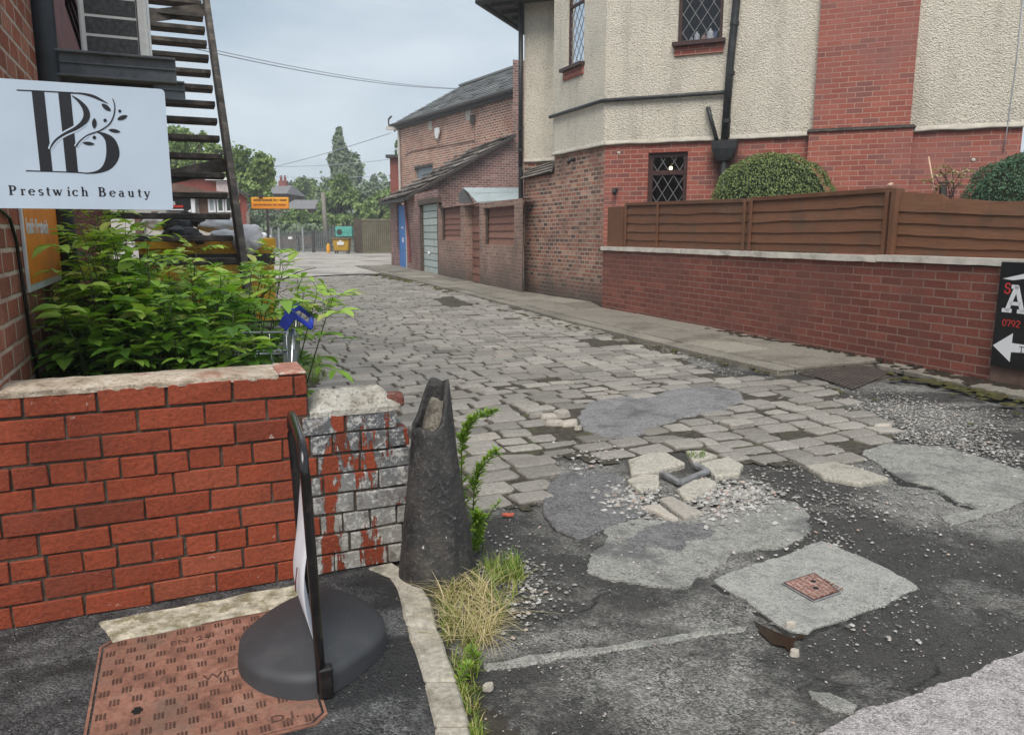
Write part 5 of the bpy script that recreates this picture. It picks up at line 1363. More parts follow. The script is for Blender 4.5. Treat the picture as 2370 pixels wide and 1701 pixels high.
b = MB(); bx(ku, kx + .012, kv - .016, kv + .01, zs_ - .34, zs_ - .20); b.build('dark_band', M['soffit'], sk)
def bag(px, py, Y, w, h, mat, label, seed):
    c = PY(px, py, Y); b = MB(); b.ball(c, w, w * .8, h, 26, 16, .3, 2.2, seed)
    b.build('refuse_sack', M[mat], smooth=True, label=label, cat='refuse sack', group='refuse sacks heaped on the yellow skip')
bag(412, 522, 9.95, .19, .13, 'bag_black', 'leftmost low black sack on the yellow skip', 1)
bag(432, 508, 10.05, .09, .10, 'bag_black', 'upright black knotted sack at the top of the heap', 2)
bag(458, 513, 10.1, .10, .07, 'bag_black', 'small black sack right of the knotted one', 3)
bag(420, 543, 9.72, .22, .10, 'bag_black', 'black sack slumped over the front rim of the skip', 4)
bag(370, 515, 10.4, .22, .11, 'bag_white', 'white sack at the left back of the skip', 5)
bag(505, 521, 10.2, .26, .11, 'bag_white', 'white sack in the middle right behind the stair', 6)
bag(570, 552, 10.0, .20, .19, 'bag_white', 'big bulging white sack overhanging the right end of the skip', 7)
bag(520, 545, 9.75, .18, .07, 'bag_white', 'flat white sack under the stair rail on the skip', 8)
b = MB(); q = PY(462, 553, 9.6); b.ball(q, .07, .05, .07, 14, 9, .4, 3, 6); b.build('refuse_sack', M['bag_black'], smooth=True, label='small black bag end hanging over the yellow rim', cat='refuse sack', group='refuse sacks heaped on the yellow skip')
# ---------------------------------------------------------------- right side: garden wall, fence, house
def panel(mb, pl, u0, u1, z0, z1, holes=(), depth=.11, off=0.0):
    """wall face with openings and their reveals"""
    us = sorted({u0, u1, *[h[0] for h in holes], *[h[1] for h in holes]}); zs_ = sorted({z0, z1, *[h[2] for h in holes], *[h[3] for h in holes]})
    us = [u for u in us if u0 <= u <= u1]; zs_ = [z for z in zs_ if z0 <= z <= z1]
    for a, c in zip(us, us[1:]):
        for e, g in zip(zs_, zs_[1:]):
            um, zm = (a + c) / 2, (e + g) / 2
            if any(h[0] < um < h[1] and h[2] < zm < h[3] for h in holes): continue
            mb.face([pl.at(a, e, off), pl.at(c, e, off), pl.at(c, g, off), pl.at(a, g, off)])
    for a, c, e, g in holes:
        a, c, e, g = max(a, u0), min(c, u1), max(e, z0), min(g, z1)
        P = [(a, e), (c, e), (c, g), (a, g)]
        for (x, y), (x2, y2) in zip(P, P[1:] + P[:1]):
            mb.face([pl.at(x, y, off), pl.at(x2, y2, off), pl.at(x2, y2, off - depth), pl.at(x, y, off - depth)])

g0, g1 = G(1393, 710, .05), G(2278, 876, .05)
GW = Plane(g1, g0 - g1)                     # u grows away from the street corner end
ulen = GW.uz(1394, 640)[0]
zc = (GW.uz(1500, 585)[1] + GW.uz(2200, 613)[1]) / 2
gw = thing('garden_wall', 'long dark red garden brick wall with pale painted coping', 'wall', GW.at(ulen / 2, 0, -.1))
b = MB(); UE0 = -1.9
b.obox(GW.at(UE0, 0, 0), GW.d * (ulen - UE0), -GW.N * .22, V((0, 0, zc)))
b.build('brickwork', M['garden_brick'], gw)
b = MB(); uj = GW.uz(2032, 600)[0]; ct = .062; rc_ = random.Random(8)
for a, c, dz in ((UE0, uj - .012, .012), (uj + .006, uj + 2.3, 0), (uj + 2.304, ulen + .02, .002)):
    n = 26; vs = []; 
    prof = [(.035, 0), (.035, ct), (-.27, ct), (-.27, 0)]
    for i in range(n + 1):
        u = a + (c - a) * i / n
        for k, (o, z) in enumerate(prof):
            w = .004 * noise.noise(V((u * 3, k, 2))) + (.010 * min(0, noise.noise(V((u * 4.5, 1, 7)))) if k == 0 else 0)
            vs.append(GW.at(u, zc + z + dz - (w if k == 0 else 0), o + w))
    fs = []
    for i in range(n):
        for k in range(4): l = (k + 1) % 4; fs.append((i * 4 + k, i * 4 + l, i * 4 + 4 + l, i * 4 + 4 + k))
    fs += [(0, 1, 2, 3), (n * 4 + 3, n * 4 + 2, n * 4 + 1, n * 4)]
    b.add(vs, fs)
b.build('coping', M['coping'], gw)
b = MB(); b.obox(GW.at(UE0, 0, .001), GW.d * (GW.uz(2292, 880)[0] - UE0), GW.N * .014, V((0, 0, .30))); b.build('rendered_foot', M['brown_wall'], gw)

# fence panels standing behind the coping
FPL = Plane(GW.at(0, 0, -.12), GW.d)
rf = random.Random(12); zb_ = zc + ct + .004
def fpanel(px0, px1, pt0, pt1, label, nb=5, frame=True, posts=(), end=None, ragged=False, zoff=0.0):
    u0 = FPL.uz(px0, 520)[0]; u1 = FPL.uz(px1, 520)[0]
    if u0 > u1: u0, u1, pt0, pt1, px0, px1 = u1, u0, pt1, pt0, px1, px0
    ztop0, ztop1 = FPL.uz(px0, pt0)[1], FPL.uz(px1, pt1)[1]
    root = thing('timber_fence', label, 'fence panel', FPL.at((u0 + u1) / 2, zb_), group='brown fence panels above the garden wall')
    fw = .045
    for k in range(nb):
        b = MB(); b.tone = min(1, max(0, .5 + .2 * rf.gauss(0, 1))); n = 26; sd = rf.uniform(0, 99); vs = []
        f0, f1 = k / nb, (k + 1) / nb
        for i in range(n + 1):
            u = u0 + (u1 - u0) * i / n; zt = ztop0 + (ztop1 - ztop0) * i / n - (.02 if frame else 0); hgt = zt - zb_
            lo = zb_ + hgt * f0 - .022 + (.020 * noise.noise(V((u * 1.6, sd, 0))) + .010 * noise.noise(V((u * 6, sd, 3)))); hi = zb_ + hgt * f1 + .02
            if k == 0: lo = zb_ + .01
            if k == nb - 1:
                hi = zt + (.012 * noise.noise(V((u * 3, sd, 5))) if ragged else 0)
                if ragged and ragged is not True and u > FPL.uz(ragged, 520)[0]: hi += .045
            vs += [FPL.at(u, lo, .026), FPL.at(u, hi, .004), FPL.at(u, hi, -.006), FPL.at(u, lo, .012)]
        fs = []
        for i in range(n):
            for q in range(4): l = (q + 1) % 4; fs.append((i * 4 + q, i * 4 + l, i * 4 + 4 + l, i * 4 + 4 + q))
        b.add(vs, fs + [(0, 1, 2, 3), (n * 4 + 3, n * 4 + 2, n * 4 + 1, n * 4)]); b.build('board', M['fence'], root)
    if frame:
        b = MB(); b.tone = .35
        b.prism([FPL.at(u0, ztop0 - .035, -.02), FPL.at(u1, ztop1 - .035, -.02), FPL.at(u1, ztop1 + .012, -.02), FPL.at(u0, ztop0 + .012, -.02)], FPL.N * .058); b.build('top_rail', M['fence'], root, bevel=.003)
    for pu in posts:
        b = MB(); b.tone = .55; u = FPL.uz(pu, 520)[0] if pu > 10 else (u0 if pu == 0 else u1); f = (u - u0) / (u1 - u0); zt = ztop0 + (ztop1 - ztop0) * f
        b.obox(FPL.at(u - fw / 2, zb_, .03), FPL.d * fw, FPL.N * .022, V((0, 0, zt - zb_ - .02))); b.build('batten', M['fence'], root, bevel=.003)
    return root
fpanel(1450, 1733, 472, 462, 'narrow brown fence panel nearest the house corner', 5, True, (1452, 1526, 1727))
fpanel(1739, 2066, 460, 437, 'long brown fence panel in the middle with a rising top rail', 5, True, (1742, 2055))
fpanel(2082, 2480, 457, 471, 'brown waney-edged fence panel with a broken top board at the right', 5, False, (), ragged=2180)
def fpost(px0, px1, ptop, label, off0=-.04, off1=.05, root=None):
    a, c = FPL.uz(px0, 520)[0], FPL.uz(px1, 520)[0]; zt = FPL.uz((px0 + px1) / 2, ptop)[1]
    b = MB(); b.tone = .5; b.obox(FPL.at(a, zb_, off0), FPL.d * (c - a), FPL.N * (off1 - off0), V((0, 0, zt - zb_)))
    b.build('fence_post', M['fence'], bevel=.005, label=label, cat='fence post', group='posts of the brown garden fence')
fpost(1412, 1446, 479, 'wide brown fence post beside the house corner'); fpost(2068, 2081, 436, 'brown fence post between the long panel and the waney one', -.04, .07)

# black arrow sign on the wall
BP = Plane(GW.at(0, 0, .055), GW.d)
s_tl, s_bl = BP.uz(2318, 606), BP.uz(2291, 845)
sz1, sz0 = s_tl[1], s_bl[1]; su1 = (s_tl[0] + s_bl[0]) / 2
bsn = thing('arrow_sign', 'black sign with white arrow and red telephone digits on the garden wall', 'sign', BP.at(su1 - .4, sz0))
b = MB(); b.obox(BP.at(su1 - .95, sz0, -.02), BP.d * .95, BP.N * .02, V((0, 0, sz1 - sz0))); b.build('panel', M['sign_black'], bsn, bevel=.003)
class Mir:   # sign plane read left to right (u falls to the right)
    def __init__(s, pl): s.pl = pl
    def at(s, x, z, off): return s.pl.at(-x, z, off)
    def uz(s, px, py):
        u, z = s.pl.uz(px, py); return -u, z
MP = Mir(BP)
inkw = Ink(MP); inkr = Ink(MP); inkb = Ink(MP)
P = [MP.uz(x, y) for x, y in ((2298, 799), (2345, 771), (2342, 794), (2385, 800), (2383, 818), (2340, 815), (2337, 838))]
inkw.poly(P, .0006)
P = [MP.uz(x, y) for x, y in ((2321, 645), (2372, 634), (2372, 640), (2372, 652), (2350, 650))]
inkw.done('white_arrow', M['white_clean'], bsn); inkw = Ink(MP)
inkw.poly([MP.uz(2321, 645), MP.uz(2375, 633), MP.uz(2375, 645), MP.uz(2345, 649)], .0006)
inkw.done('roof_outline', M['white_clean'], bsn); inkw = Ink(MP)
a_ = MP.uz(2317, 721); h1 = MP.uz(2350, 658)[1] - MP.uz(2350, 722)[1]
write(inkw, 'A', a_[0], a_[1], h1, 1, .0009, 1.1)
a_ = MP.uz(2323, 679); write(inkr, 'S', a_[0], a_[1], MP.uz(2333, 655)[1] - MP.uz(2333, 680)[1], 1, .0006)
inkr.done('red_letter', M['red_ink'], bsn); inkr = Ink(MP)
a_ = MP.uz(2318, 754); write(inkr, '0792', a_[0], a_[1] + .0, MP.uz(2325, 738)[1] - MP.uz(2325, 754)[1], .93, .0006)
a_ = MP.uz(2358, 815); write(inkb, 'T', a_[0], a_[1], MP.uz(2365, 801)[1] - MP.uz(2365, 815)[1], 1, .0012)
inkw.done('white_letter', M['white_clean'], bsn); inkr.done('red_digits', M['red_ink'], bsn); inkb.done('arrow_letter', M['sign_black'], bsn)

# ----- the house
hc = G(1393, 701, .05)
MD = V((math.sin(math.radians(67.6)), -math.cos(math.radians(67.6)), 0))
MP_ = Plane(hc, MD)                          # main front, u to the right
CP = Plane(hc, AD)                           # splayed side along the alley, u away
zR = MP_.uz(1700, 322)[1]                    # foot of the roughcast
zTop = 6.6
uR = MP_.uz(2364, 330)[0]
house = thing('house', 'two storey house of cream roughcast over red brick', 'house', MP_.at(2.5, 0, -2))
uC = CP.uz(1284, 300)[0]                     # far end of the splay
rec0 = CP.at(uC, 0, -.02)
RP = Plane(V((rec0.x, rec0.y, 0)) * 1.07, MD) # recessed front at the left
uRL = RP.uz(1213, 300)[0]
def rect(pl, l, r, t, bt): 
    return (pl.uz(l, (t + bt) / 2)[0], pl.uz(r, (t + bt) / 2)[0], pl.uz((l + r) / 2, bt)[1], pl.uz((l + r) / 2, t)[1])
w3 = rect(MP_, 1499, 1590, 353, 478)
b = MB()
panel(b, MP_, 0, uR, 0, zR + .02, [w3])
b.face([MP_.at(uR, 0), MP_.at(uR, 0, -8), MP_.at(uR, zR, -8), MP_.at(uR, zR)])
b.build('brick_wall', M['house_brick'], house)
# upper render
w2 = rect(MP_, 1572, 1676, -90, 101)
w1u0, w1u1 = CP.uz(1356, 80)[0], CP.uz(1315, 80)[0]
w1 = (w1u0, w1u1, CP.uz(1340, 152)[1], CP.uz(1340, -80)[1])
ro = .035
b = MB()
panel(b, MP_, -.02, uR + .03, zR, zTop, [w2], off=ro)
panel(b, CP, -.02, uC, zR, zTop, [w1], off=ro)
panel(b, RP, uRL, .3, zR + .0, zTop, off=0)
b.face([MP_.at(uR + .03, zR, ro), MP_.at(uR + .03, zR, -8), MP_.at(uR + .03, zTop, -8), MP_.at(uR + .03, zTop, ro)])
b.face([RP.at(uRL, 0), RP.at(uRL, 0, -7), RP.at(uRL, zTop, -7), RP.at(uRL, zTop)])
b.face([CP.at(uC, zR, ro), RP.at(.3, zR, -.1), RP.at(.3, zTop, -.1), CP.at(uC, zTop, ro)])
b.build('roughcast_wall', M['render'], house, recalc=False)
# bell-cast foot of the render
b = MB()
def lip(pl, u0, u1, off, n=30, sd=0):
    vs = []; fs = []
    for i in range(n + 1):
        u = u0 + (u1 - u0) * i / n; j = .012 * noise.noise(V((u * 3, sd, 1))) + (.03 * max(0, noise.noise(V((u * 1.4, sd, 4))) - .25))
        vs += [pl.at(u, zR + .06, off + .001), pl.at(u, zR + .005 + j, off + .026), pl.at(u, zR - .018 + j, off + .022), pl.at(u, zR - .01, off - .05)]
    for i in range(n):
        for q in range(3): fs.append((i * 4 + q, i * 4 + q + 1, i * 4 + 5 + q, i * 4 + 4 + q))
    b.add(vs, fs)
uc0, uc1 = MP_.uz(1876, 310)[0], MP_.uz(2108, 310)[0]
lip(MP_, -.05, uc0, ro, 40, 1); lip(MP_, uc1, uR + .03, ro, 30, 2); lip(CP, -.05, uC + .02, ro, 24, 3); lip(RP, uRL, .3, 0, 16, 4)
b.build('render_foot', M['render_foot'], house, smooth=True)
# chimney breast
b = MB(); cb0, cb1 = MP_.uz(1876, 420)[0], MP_.uz(2108, 420)[0]; zm = MP_.uz(1990, 303)[1]
b.obox(MP_.at(uc0 - .02, 0, 0), MP_.d * (uc1 - uc0 + .04), MP_.N * .17, V((0, 0, zm)))
uc2, uc3 = MP_.uz(1880, 296)[0], MP_.uz(2103, 290)[0]
b.obox(MP_.at(uc2 + .01, zm, 0), MP_.d * (uc3 - uc2), MP_.N * .13, V((0, 0, zTop + 1.5 - zm)))
b.build('chimney_breast', M['house_brick'], house)
b = MB(); b.obox(MP_.at(uc0 - .05, zm - .012, 0), MP_.d * (uc1 - uc0 + .10), MP_.N * .205, V((0, 0, .030)))
b.obox(MP_.at(uc0 - .03, zm + .02, 0), MP_.d * (uc1 - uc0 + .06), MP_.N * .185, V((0, 0, .02)))
b.build('stone_moulding', M['moulding'], house, bevel=.006)
# soot and damp below the hopper: a stain of its own on the brick
def stain_brick(src, pt, r):
    m = src.copy(); m.name = 'house_red_brick_stained'; nt_ = m.node_tree; bs = [n for n in nt_.nodes if n.type == 'BSDF_PRINCIPLED'][0]
    cs = bs.inputs['Base Color'].links[0].from_socket
    ge = nt_.nodes.new('ShaderNodeNewGeometry'); mp_ = nt_.nodes.new('ShaderNodeMapping'); mp_.vector_type = 'POINT'
    mp_.inputs['Location'].default_value = (-pt.x / r, -pt.y / r, -pt.z / (r * 1.7)); mp_.inputs['Scale'].default_value = (1 / r, 1 / r, 1 / (r * 1.7))
    ln_ = nt_.nodes.new('ShaderNodeVectorMath'); ln_.operation = 'LENGTH'; nz_ = nt_.nodes.new('ShaderNodeTexNoise'); nz_.inputs['Scale'].default_value = 5; nz_.inputs['Detail'].default_value = 6
    ad = nt_.nodes.new('ShaderNodeMath'); ad.operation = 'MULTIPLY_ADD'; ad.inputs[1].default_value = .8
    rp_ = nt_.nodes.new('ShaderNodeValToRGB'); rp_.color_ramp.elements[0].position = .55; rp_.color_ramp.elements[0].color = (.75, .75, .75, 1); rp_.color_ramp.elements[1].position = 1.0; rp_.color_ramp.elements[1].color = (0, 0, 0, 1)
    mx_ = nt_.nodes.new('ShaderNodeMixRGB'); mx_.inputs[2].default_value = (.035, .022, .018, 1); L = nt_.links.new
    L(ge.outputs['Position'], mp_.inputs[0]); L(mp_.outputs[0], ln_.inputs[0]); L(ge.outputs['Position'], nz_.inputs['Vector']); L(nz_.outputs['Fac'], ad.inputs[0]); L(ln_.outputs['Value'], ad.inputs[2])
    sb_ = nt_.nodes.new('ShaderNodeMath'); sb_.operation = 'SUBTRACT'; sb_.inputs[1].default_value = .2; L(ad.outputs[0], sb_.inputs[0]); L(sb_.outputs[0], rp_.inputs[0]); L(rp_.outputs[0], mx_.inputs[0]); L(cs, mx_.inputs[1]); L(mx_.outputs[0], bs.inputs['Base Color'])
    return m
bpy.data.objects['brick_wall'].data.materials[0] = stain_brick(M['house_brick'], MP_.hit(1678, 385), .42)
# splayed brick side and the small lean-to filling the corner
b = MB(); panel(b, CP, .0, uC, 0, zR + .02, off=-.004)
b.build('old_brick_side', M['house_old'], house)
uL = CP.uz(1213, 600)[0]; zl = CP.uz(1250, 408)[1]
b = MB(); panel(b, CP, uC - .002, uL, 0, zl, off=-.012)
b.face([CP.at(uL, 0, -.012), CP.at(uL, 0, -1.2), CP.at(uL, zl, -1.2), CP.at(uL, zl, -.012)])
panel(b, RP, uRL, .3, 0, zR + .02, off=-.03)
b.build('corner_brickwork', M['house_old'], house)
def slates(mb, e0, e1, r0, r1, rows, per, th=.012, rs=1, jit=.3, lift=.012):
    q = random.Random(rs)
    for i in range(rows):
        f0, f1 = i / rows, min(1, (i + 1.25) / rows)
        for k in range(per):
            o = .5 if i % 2 else 0; g0, g1 = max(0, (k + o - (1 if o else 0) * 0) / per), min(1, (k + 1 + o) / per)
            if g0 >= 1: continue
            if k == 0 and o: 
                pass
            def pt(g, f): return e0.lerp(e1, g).lerp(r0.lerp(r1, g), f)
            mb.tone = min(1, max(0, .5 + .22 * q.gauss(0, 1)))
            n = (e1 - e0).cross(r0 - e0).normalized()
            if n.z < 0: n = -n
            lo = n * (lift + q.uniform(0, lift * jit)); hi = n * .002; gp = .004 / max(.2, (e1 - e0).length)
            A, B, Cc, Dd = pt(g0 + gp, f0) + lo, pt(g1 - gp, f0) + lo, pt(g1 - gp, f1) + hi, pt(g0 + gp, f1) + hi
            mb.add([A, B, Cc, Dd, A + n * th, B + n * th, Cc + n * th * .4, Dd + n * th * .4], [(0, 3, 2, 1), (4, 5, 6, 7), (0, 1, 5, 4), (1, 2, 6, 5), (2, 3, 7, 6), (3, 0, 4, 7)])
        if o:
            pass
b = MB(); e0, e1 = CP.at(uL + .06, zl - .03, .07), CP.at(uC - .02, zl + .03, .07); r0_, r1_ = RP.hit(1222, 393, .02), RP.hit(1287, 372, .02)
b.tone = .3; b.face([e0, e1, r1_, r0_]); slates(b, e0, e1, r0_, r1_, 4, 4, .02, 3, .5, .02)
b.build('corner_slates', M['slate_brown'], house)
# eaves
b = MB(); ze = RP.uz(1245, 6)[1]
b.obox(RP.at(uRL - .75, ze, .62), RP.d * 8.5, -RP.N * 8, V((0, 0, .06))); b.build('soffit', M['soffit'], house)
b = MB(); b.tube([RP.at(uRL - .8, ze - .03, .60), RP.at(.2, ze - .03, .60)], .06, 10); b.tube([RP.at(uRL - .80, ze - .03, .62), RP.at(uRL - .80, ze - .03, -6)], .06, 10)
for k in range(9):
    b.box(RP.at(uRL - .30 + .0, ze - .09, .45 - k * .55), .5, .06, .10, RP.d, RP.N)
b.build('gutter', M['black_pipe'], house)
b = MB(); ra, rb2 = RP.at(uRL - .85, ze + .06, .70), RP.at(8, ze + .06, .70); b.prism([ra, rb2, rb2 - RP.N * 4.5 + V((0, 0, 3)), ra - RP.N * 4.5 + RP.d * 3 + V((0, 0, 3))], (0, 0, .08)); b.build('roof', M['slate'], house)

# windows
def diamonds(mb, pl, u0, u1, z0, z1, su, sz, off, w=.009):
    cu = (u0 + u1) / 2; n = int((u1 - u0) / su + (z1 - z0) / sz) + 4
    for s in (1, -1):
        for k in range(-n, n + 1):
            # line: (u-cu)/su - s*(z-z0)/sz = k
            pts = []
            for z in (z0, z1):
                u = cu + su * (k + s * (z - z0) / sz); pts.append([u, z])
            (ua_, za_), (ub_, zb2) = pts
            def cut(ua_, za_, ub_, zb2, lim, gt):
                pa_, pb_ = (ua_ > lim) == gt, (ub_ > lim) == gt
                if not pa_ and not pb_: return None
                if pa_ and pb_: return ua_, za_, ub_, zb2
                t = (lim - ua_) / (ub_ - ua_); z = za_ + (zb2 - za_) * t
                return (lim, z, ub_, zb2) if not pa_ else (ua_, za_, lim, z)
            q = cut(ua_, za_, ub_, zb2, u0, True)
            if q: q = cut(*q, u1, False)
            if not q: continue
            a, c = pl.at(q[0], q[1], off), pl.at(q[2], q[3], off)
            if (c - a).length > .02: mb.bar(a, c, .004, w, pl.N)
def window(label_, pl, r, off, fw, rails=(), su=.085, sz=.13, pane='glass', back=True, mat='frame_brown', room='room'):
    u0, u1, z0, z1 = r; b = MB(); d = off - .075
    b.obox(pl.at(u0, z0, d - .04), pl.d * fw, pl.N * .06, V((0, 0, z1 - z0))); b.obox(pl.at(u1 - fw, z0, d - .04), pl.d * fw, pl.N * .06, V((0, 0, z1 - z0)))
    b.obox(pl.at(u0 + fw, z0, d - .038), pl.d * (u1 - u0 - 2 * fw), pl.N * .056, V((0, 0, fw))); b.obox(pl.at(u0 + fw, z1 - fw, d - .038), pl.d * (u1 - u0 - 2 * fw), pl.N * .056, V((0, 0, fw)))
    for z in rails: b.obox(pl.at(u0 + fw, z, d - .039), pl.d * (u1 - u0 - 2 * fw), pl.N * .062, V((0, 0, fw * 1.05)))
    fr = b.build('window', M[mat], house, bevel=.003, label=label_)
    b = MB(); b.face([pl.at(u0 + fw, z0 + fw, d - .010), pl.at(u1 - fw, z0 + fw, d - .010), pl.at(u1 - fw, z1 - fw, d - .010), pl.at(u0 + fw, z1 - fw, d - .010)])
    sub(b, 'pane', M[pane], fr)
    b = MB(); lv = [z0 + fw] + [x for z in rails for x in (z, z + fw)] + [z1 - fw]
    for a, c in zip(lv[::2], lv[1::2]): diamonds(b, pl, u0 + fw, u1 - fw, a, c, su, sz, d - .006)
    sub(b, 'leading', M['lead'], fr)
    b = MB(); D_ = .9 if back else .12
    A = [(u0, z0), (u1, z0), (u1, z1), (u0, z1)]
    b.face([pl.at(u, z, d - .05 - D_) for u, z in A])
    for (x, y), (x2, y2) in zip(A, A[1:] + A[:1]): b.face([pl.at(x, y, d - .045), pl.at(x2, y2, d - .045), pl.at(x2, y2, d - .05 - D_), pl.at(x, y, d - .05 - D_)])
    sub(b, 'room_behind', M[room], fr)
    return fr
f1 = window('tall narrow leaded window with pale panes on the splayed side', CP, w1, ro, .035, (CP.uz(1340, 8)[1],), .17, .25, 'glass', False, room='pale_infill')
f2 = window('upper leaded window with bottles on its sill', MP_, w2, ro, .055, (), .195, .29)
f3 = window('lower leaded window with a lit lamp behind it', MP_, w3, 0, .075, (MP_.uz(1545, 405)[1],), .19, .30)
def sill(pl, l, r, t, bt, off, wd, brick):
    u0, u1 = pl.uz(l, (t + bt) / 2)[0], pl.uz(r, (t + bt) / 2)[0]; z1 = pl.uz((l + r) / 2, t)[1]; z0 = pl.uz((l + r) / 2, bt)[1]
    if u0 > u1: u0, u1 = u1, u0
    b = MB(); b.obox(pl.at(u0, z0, off - .08), pl.d * (u1 - u0), pl.N * (wd + .08), V((0, 0, z1 - z0))); b.build('window_sill', M['frame_brown'], house, bevel=.004)
    zb3 = pl.uz((l + r) / 2, brick)[1]; b = MB(); b.obox(pl.at(u0 + .03, zb3, off - .02), pl.d * (u1 - u0 - .06), pl.N * (.055), V((0, 0, z0 - zb3 - .002))); b.build('brick_sill', M['house_brick'], house)
sill(MP_, 1559, 1680, 97, 107, ro, .12, 128); sill(CP, 1357, 1309, 153, 161, ro, .11, 180)
b = MB(); zz = w3[3]
for i in range(8):
    u = w3[0] - .02 + (w3[1] - w3[0] + .04) * i / 8; b.obox(MP_.at(u + .004, zz + .004, -.02), MP_.d * ((w3[1] - w3[0] + .04) / 8 - .008), MP_.N * .024, V((0, 0, .10)))
b.build('soldier_course', M['house_brick'], house)
# objects on the sill inside
def bottle(px, w, h, mat, label, cap_=True):
    u = MP_.uz(px, 95)[0]; c = MP_.at(u, w2[2] + .055, ro - .19); b = MB()
    P = [(0, 1), (.68, 1), (.76, .75), (.86, .32), (1.0, .30)]
    vs = []; fs = []; n = 14
    for f, r in P:
        for k in range(n): a = 2 * math.pi * k / n; vs.append(c + V((math.cos(a) * w * r, math.sin(a) * w * r, h * f)))
    for i in range(len(P) - 1):
        for k in range(n): l = (k + 1) % n; fs.append((i * n + k, i * n + l, i * n + n + l, i * n + n + k))
    fs += [tuple(range(n - 1, -1, -1)), tuple((len(P) - 1) * n + k for k in range(n))]
    b.add(vs, fs); b.build('bottle', M[mat], smooth=False, label=label, cat='bottle', group='bottles on the upstairs window sill')
bottle(1609, .045, .17, 'bottle_white', 'white bottle furthest left on the upstairs window sill'); bottle(1625, .04, .12, 'bottle_pink', 'short pinkish bottle on the upstairs window sill')
bottle(1640, .06, .20, 'bottle_white', 'widest white bottle on the upstairs window sill'); bottle(1652, .035, .17, 'bottle_blue', 'blue bottle on the upstairs window sill'); bottle(1597, .03, .10, 'bottle_grey', 'small grey bottle on the upstairs window sill')
uu, zz = MP_.uz(1541, 385); lc = MP_.at(uu, zz, -.45)
lp = thing('ceiling_lamp', 'small lit lamp hanging behind the lower leaded window', 'lamp', lc)
b = MB(); b.ball(lc, .03, .03, .03, 12, 8); b.build('bulb', M['glow'], lp, smooth=True)
b = MB(); b.tube([lc - MP_.d * .11, lc + MP_.d * .11], .008, 8); b.tube([lc, lc + V((0, 0, .2))], .005, 6); b.build('lamp_arm', M['brass'], lp, smooth=True)

# pipes
def wallpipe(name, label, pl, pts, r, off, mat='black_pipe', extra=None):
    root = thing(name, label, 'drainpipe', pl.hit(*pts[-1], off))
    b = MB(); P = [pl.hit(x, y, off) for x, y in pts]; b.tube(P, r, 14); b.build('pipe', M[mat], root, smooth=True)
    return root, P
dpx, P = wallpipe('downpipe', 'fat black downpipe dropping into a hopper on the cream wall', MP_, [(1707, -80), (1705, 0), (1690, 150), (1677, 322)], .062, ro + .085)
b = MB()
for y in (60, 175, 285): q = MP_.hit(1705 - y * .085, y, ro + .085); b.tube([q, q + V((0, 0, .06))], .072, 14)
b.build('pipe_collar', M['black_pipe'], dpx)
hp = MP_.hit(1678, 330, ro + .10); b = MB()
vs = []; 
for z, w, d in ((.02, .20, .11), (-.10, .20, .11), (-.24, .14, .085), (-.30, .08, .07)):
    for sx, sy in ((-1, -1), (1, -1), (1, 1), (-1, 1)): vs.append(hp + MP_.d * sx * w + MP_.N * sy * d + V((0, 0, z)))
fs = [(0, 1, 2, 3), (15, 14, 13, 12)]
for i in range(3):
    for k in range(4): l = (k + 1) % 4; fs.append((i * 4 + k, i * 4 + l, i * 4 + 4 + l, i * 4 + 4 + k))
b.add(vs, fs); b.build('hopper', M['black_pipe'], dpx, bevel=.01)
b = MB(); b.tube([hp + V((0, 0, -.28)), hp + V((0, 0, -2.5))], .05, 12); b.build('lower_pipe', M['black_pipe'], dpx, smooth=True)
b = MB(); b.tube([MP_.hit(1638, 252, ro + .02), MP_.hit(1640, 252, ro + .08), MP_.hit(1645, 275, ro + .09), MP_.hit(1662, 335, ro + .09)], .034, 10)
b.build('waste_pipe', M['black_pipe'], smooth=True, label='short slanting black waste pipe beside the hopper', cat='pipe')
zrim = MP_.uz(1540, 226)[1]
b = MB(); P = [CP.at(uC + .05, zrim, ro + .05)] + [CP.at(.0 + .01, zrim, ro + .05)] + [MP_.at(.02, zrim, ro + .05), MP_.hit(1686, 219, ro + .06), MP_.hit(1687, 240, ro + .06), MP_.hit(1684, 318, ro + .06)]
P[-3].z = zrim; b.tube(P, .034, 12)
b.build('overflow_pipe', M['black_pipe'], smooth=True, label='horizontal black pipe running round the bay of the cream wall', cat='pipe')
dl = thing('downpipe', 'thin black downpipe at the left corner of the house', 'drainpipe', RP.at(uRL - .05, 0, .08))
b = MB(); b.tube([RP.at(uRL - .04, ze, .10), RP.at(uRL - .04, zR - .1, .10)], .05, 12); b.tube([RP.at(uRL - .05, zR, .10), CP.at(uL + .05, zl + .1, .06), CP.at(uL + .05, .05, .06)], .052, 12); b.build('pipe', M['black_pipe'], dl, smooth=True)
b = MB()
for z in (zR + .2, zR + .65): b.tube([RP.at(uRL - .04, z, .10), RP.at(uRL - .04, z + .07, .10)], .062, 12)
b.build('pipe_collar', M['black_pipe'], dl)
def stub(px, py, pl, label):
    q = pl.hit(px, py, 0); b = MB(); b.tube([q, q + pl.N * .10 - V((0, 0, .01)), q + pl.N * .14 - V((0, 0, .07))], .038, 12)
    b.build('vent_stub', M['black_pipe'], smooth=True, label=label, cat='pipe')
stub(1330, 370, CP, 'black vent stub on the splayed brick side below the cream wall'); stub(1426, 440, MP_, 'black vent stub on the red brick left of the lower window')
b = MB(); b.tube([MP_.hit(2372, -40, ro + .015), MP_.hit(2352, 150, ro + .015), MP_.hit(2331, 300, ro + .02), MP_.hit(2322, 352, .02)], .007, 6)
b.build('wall_cable', M['cable'], smooth=True, label='thin dark cable dropping down the right end of the house', cat='cable')

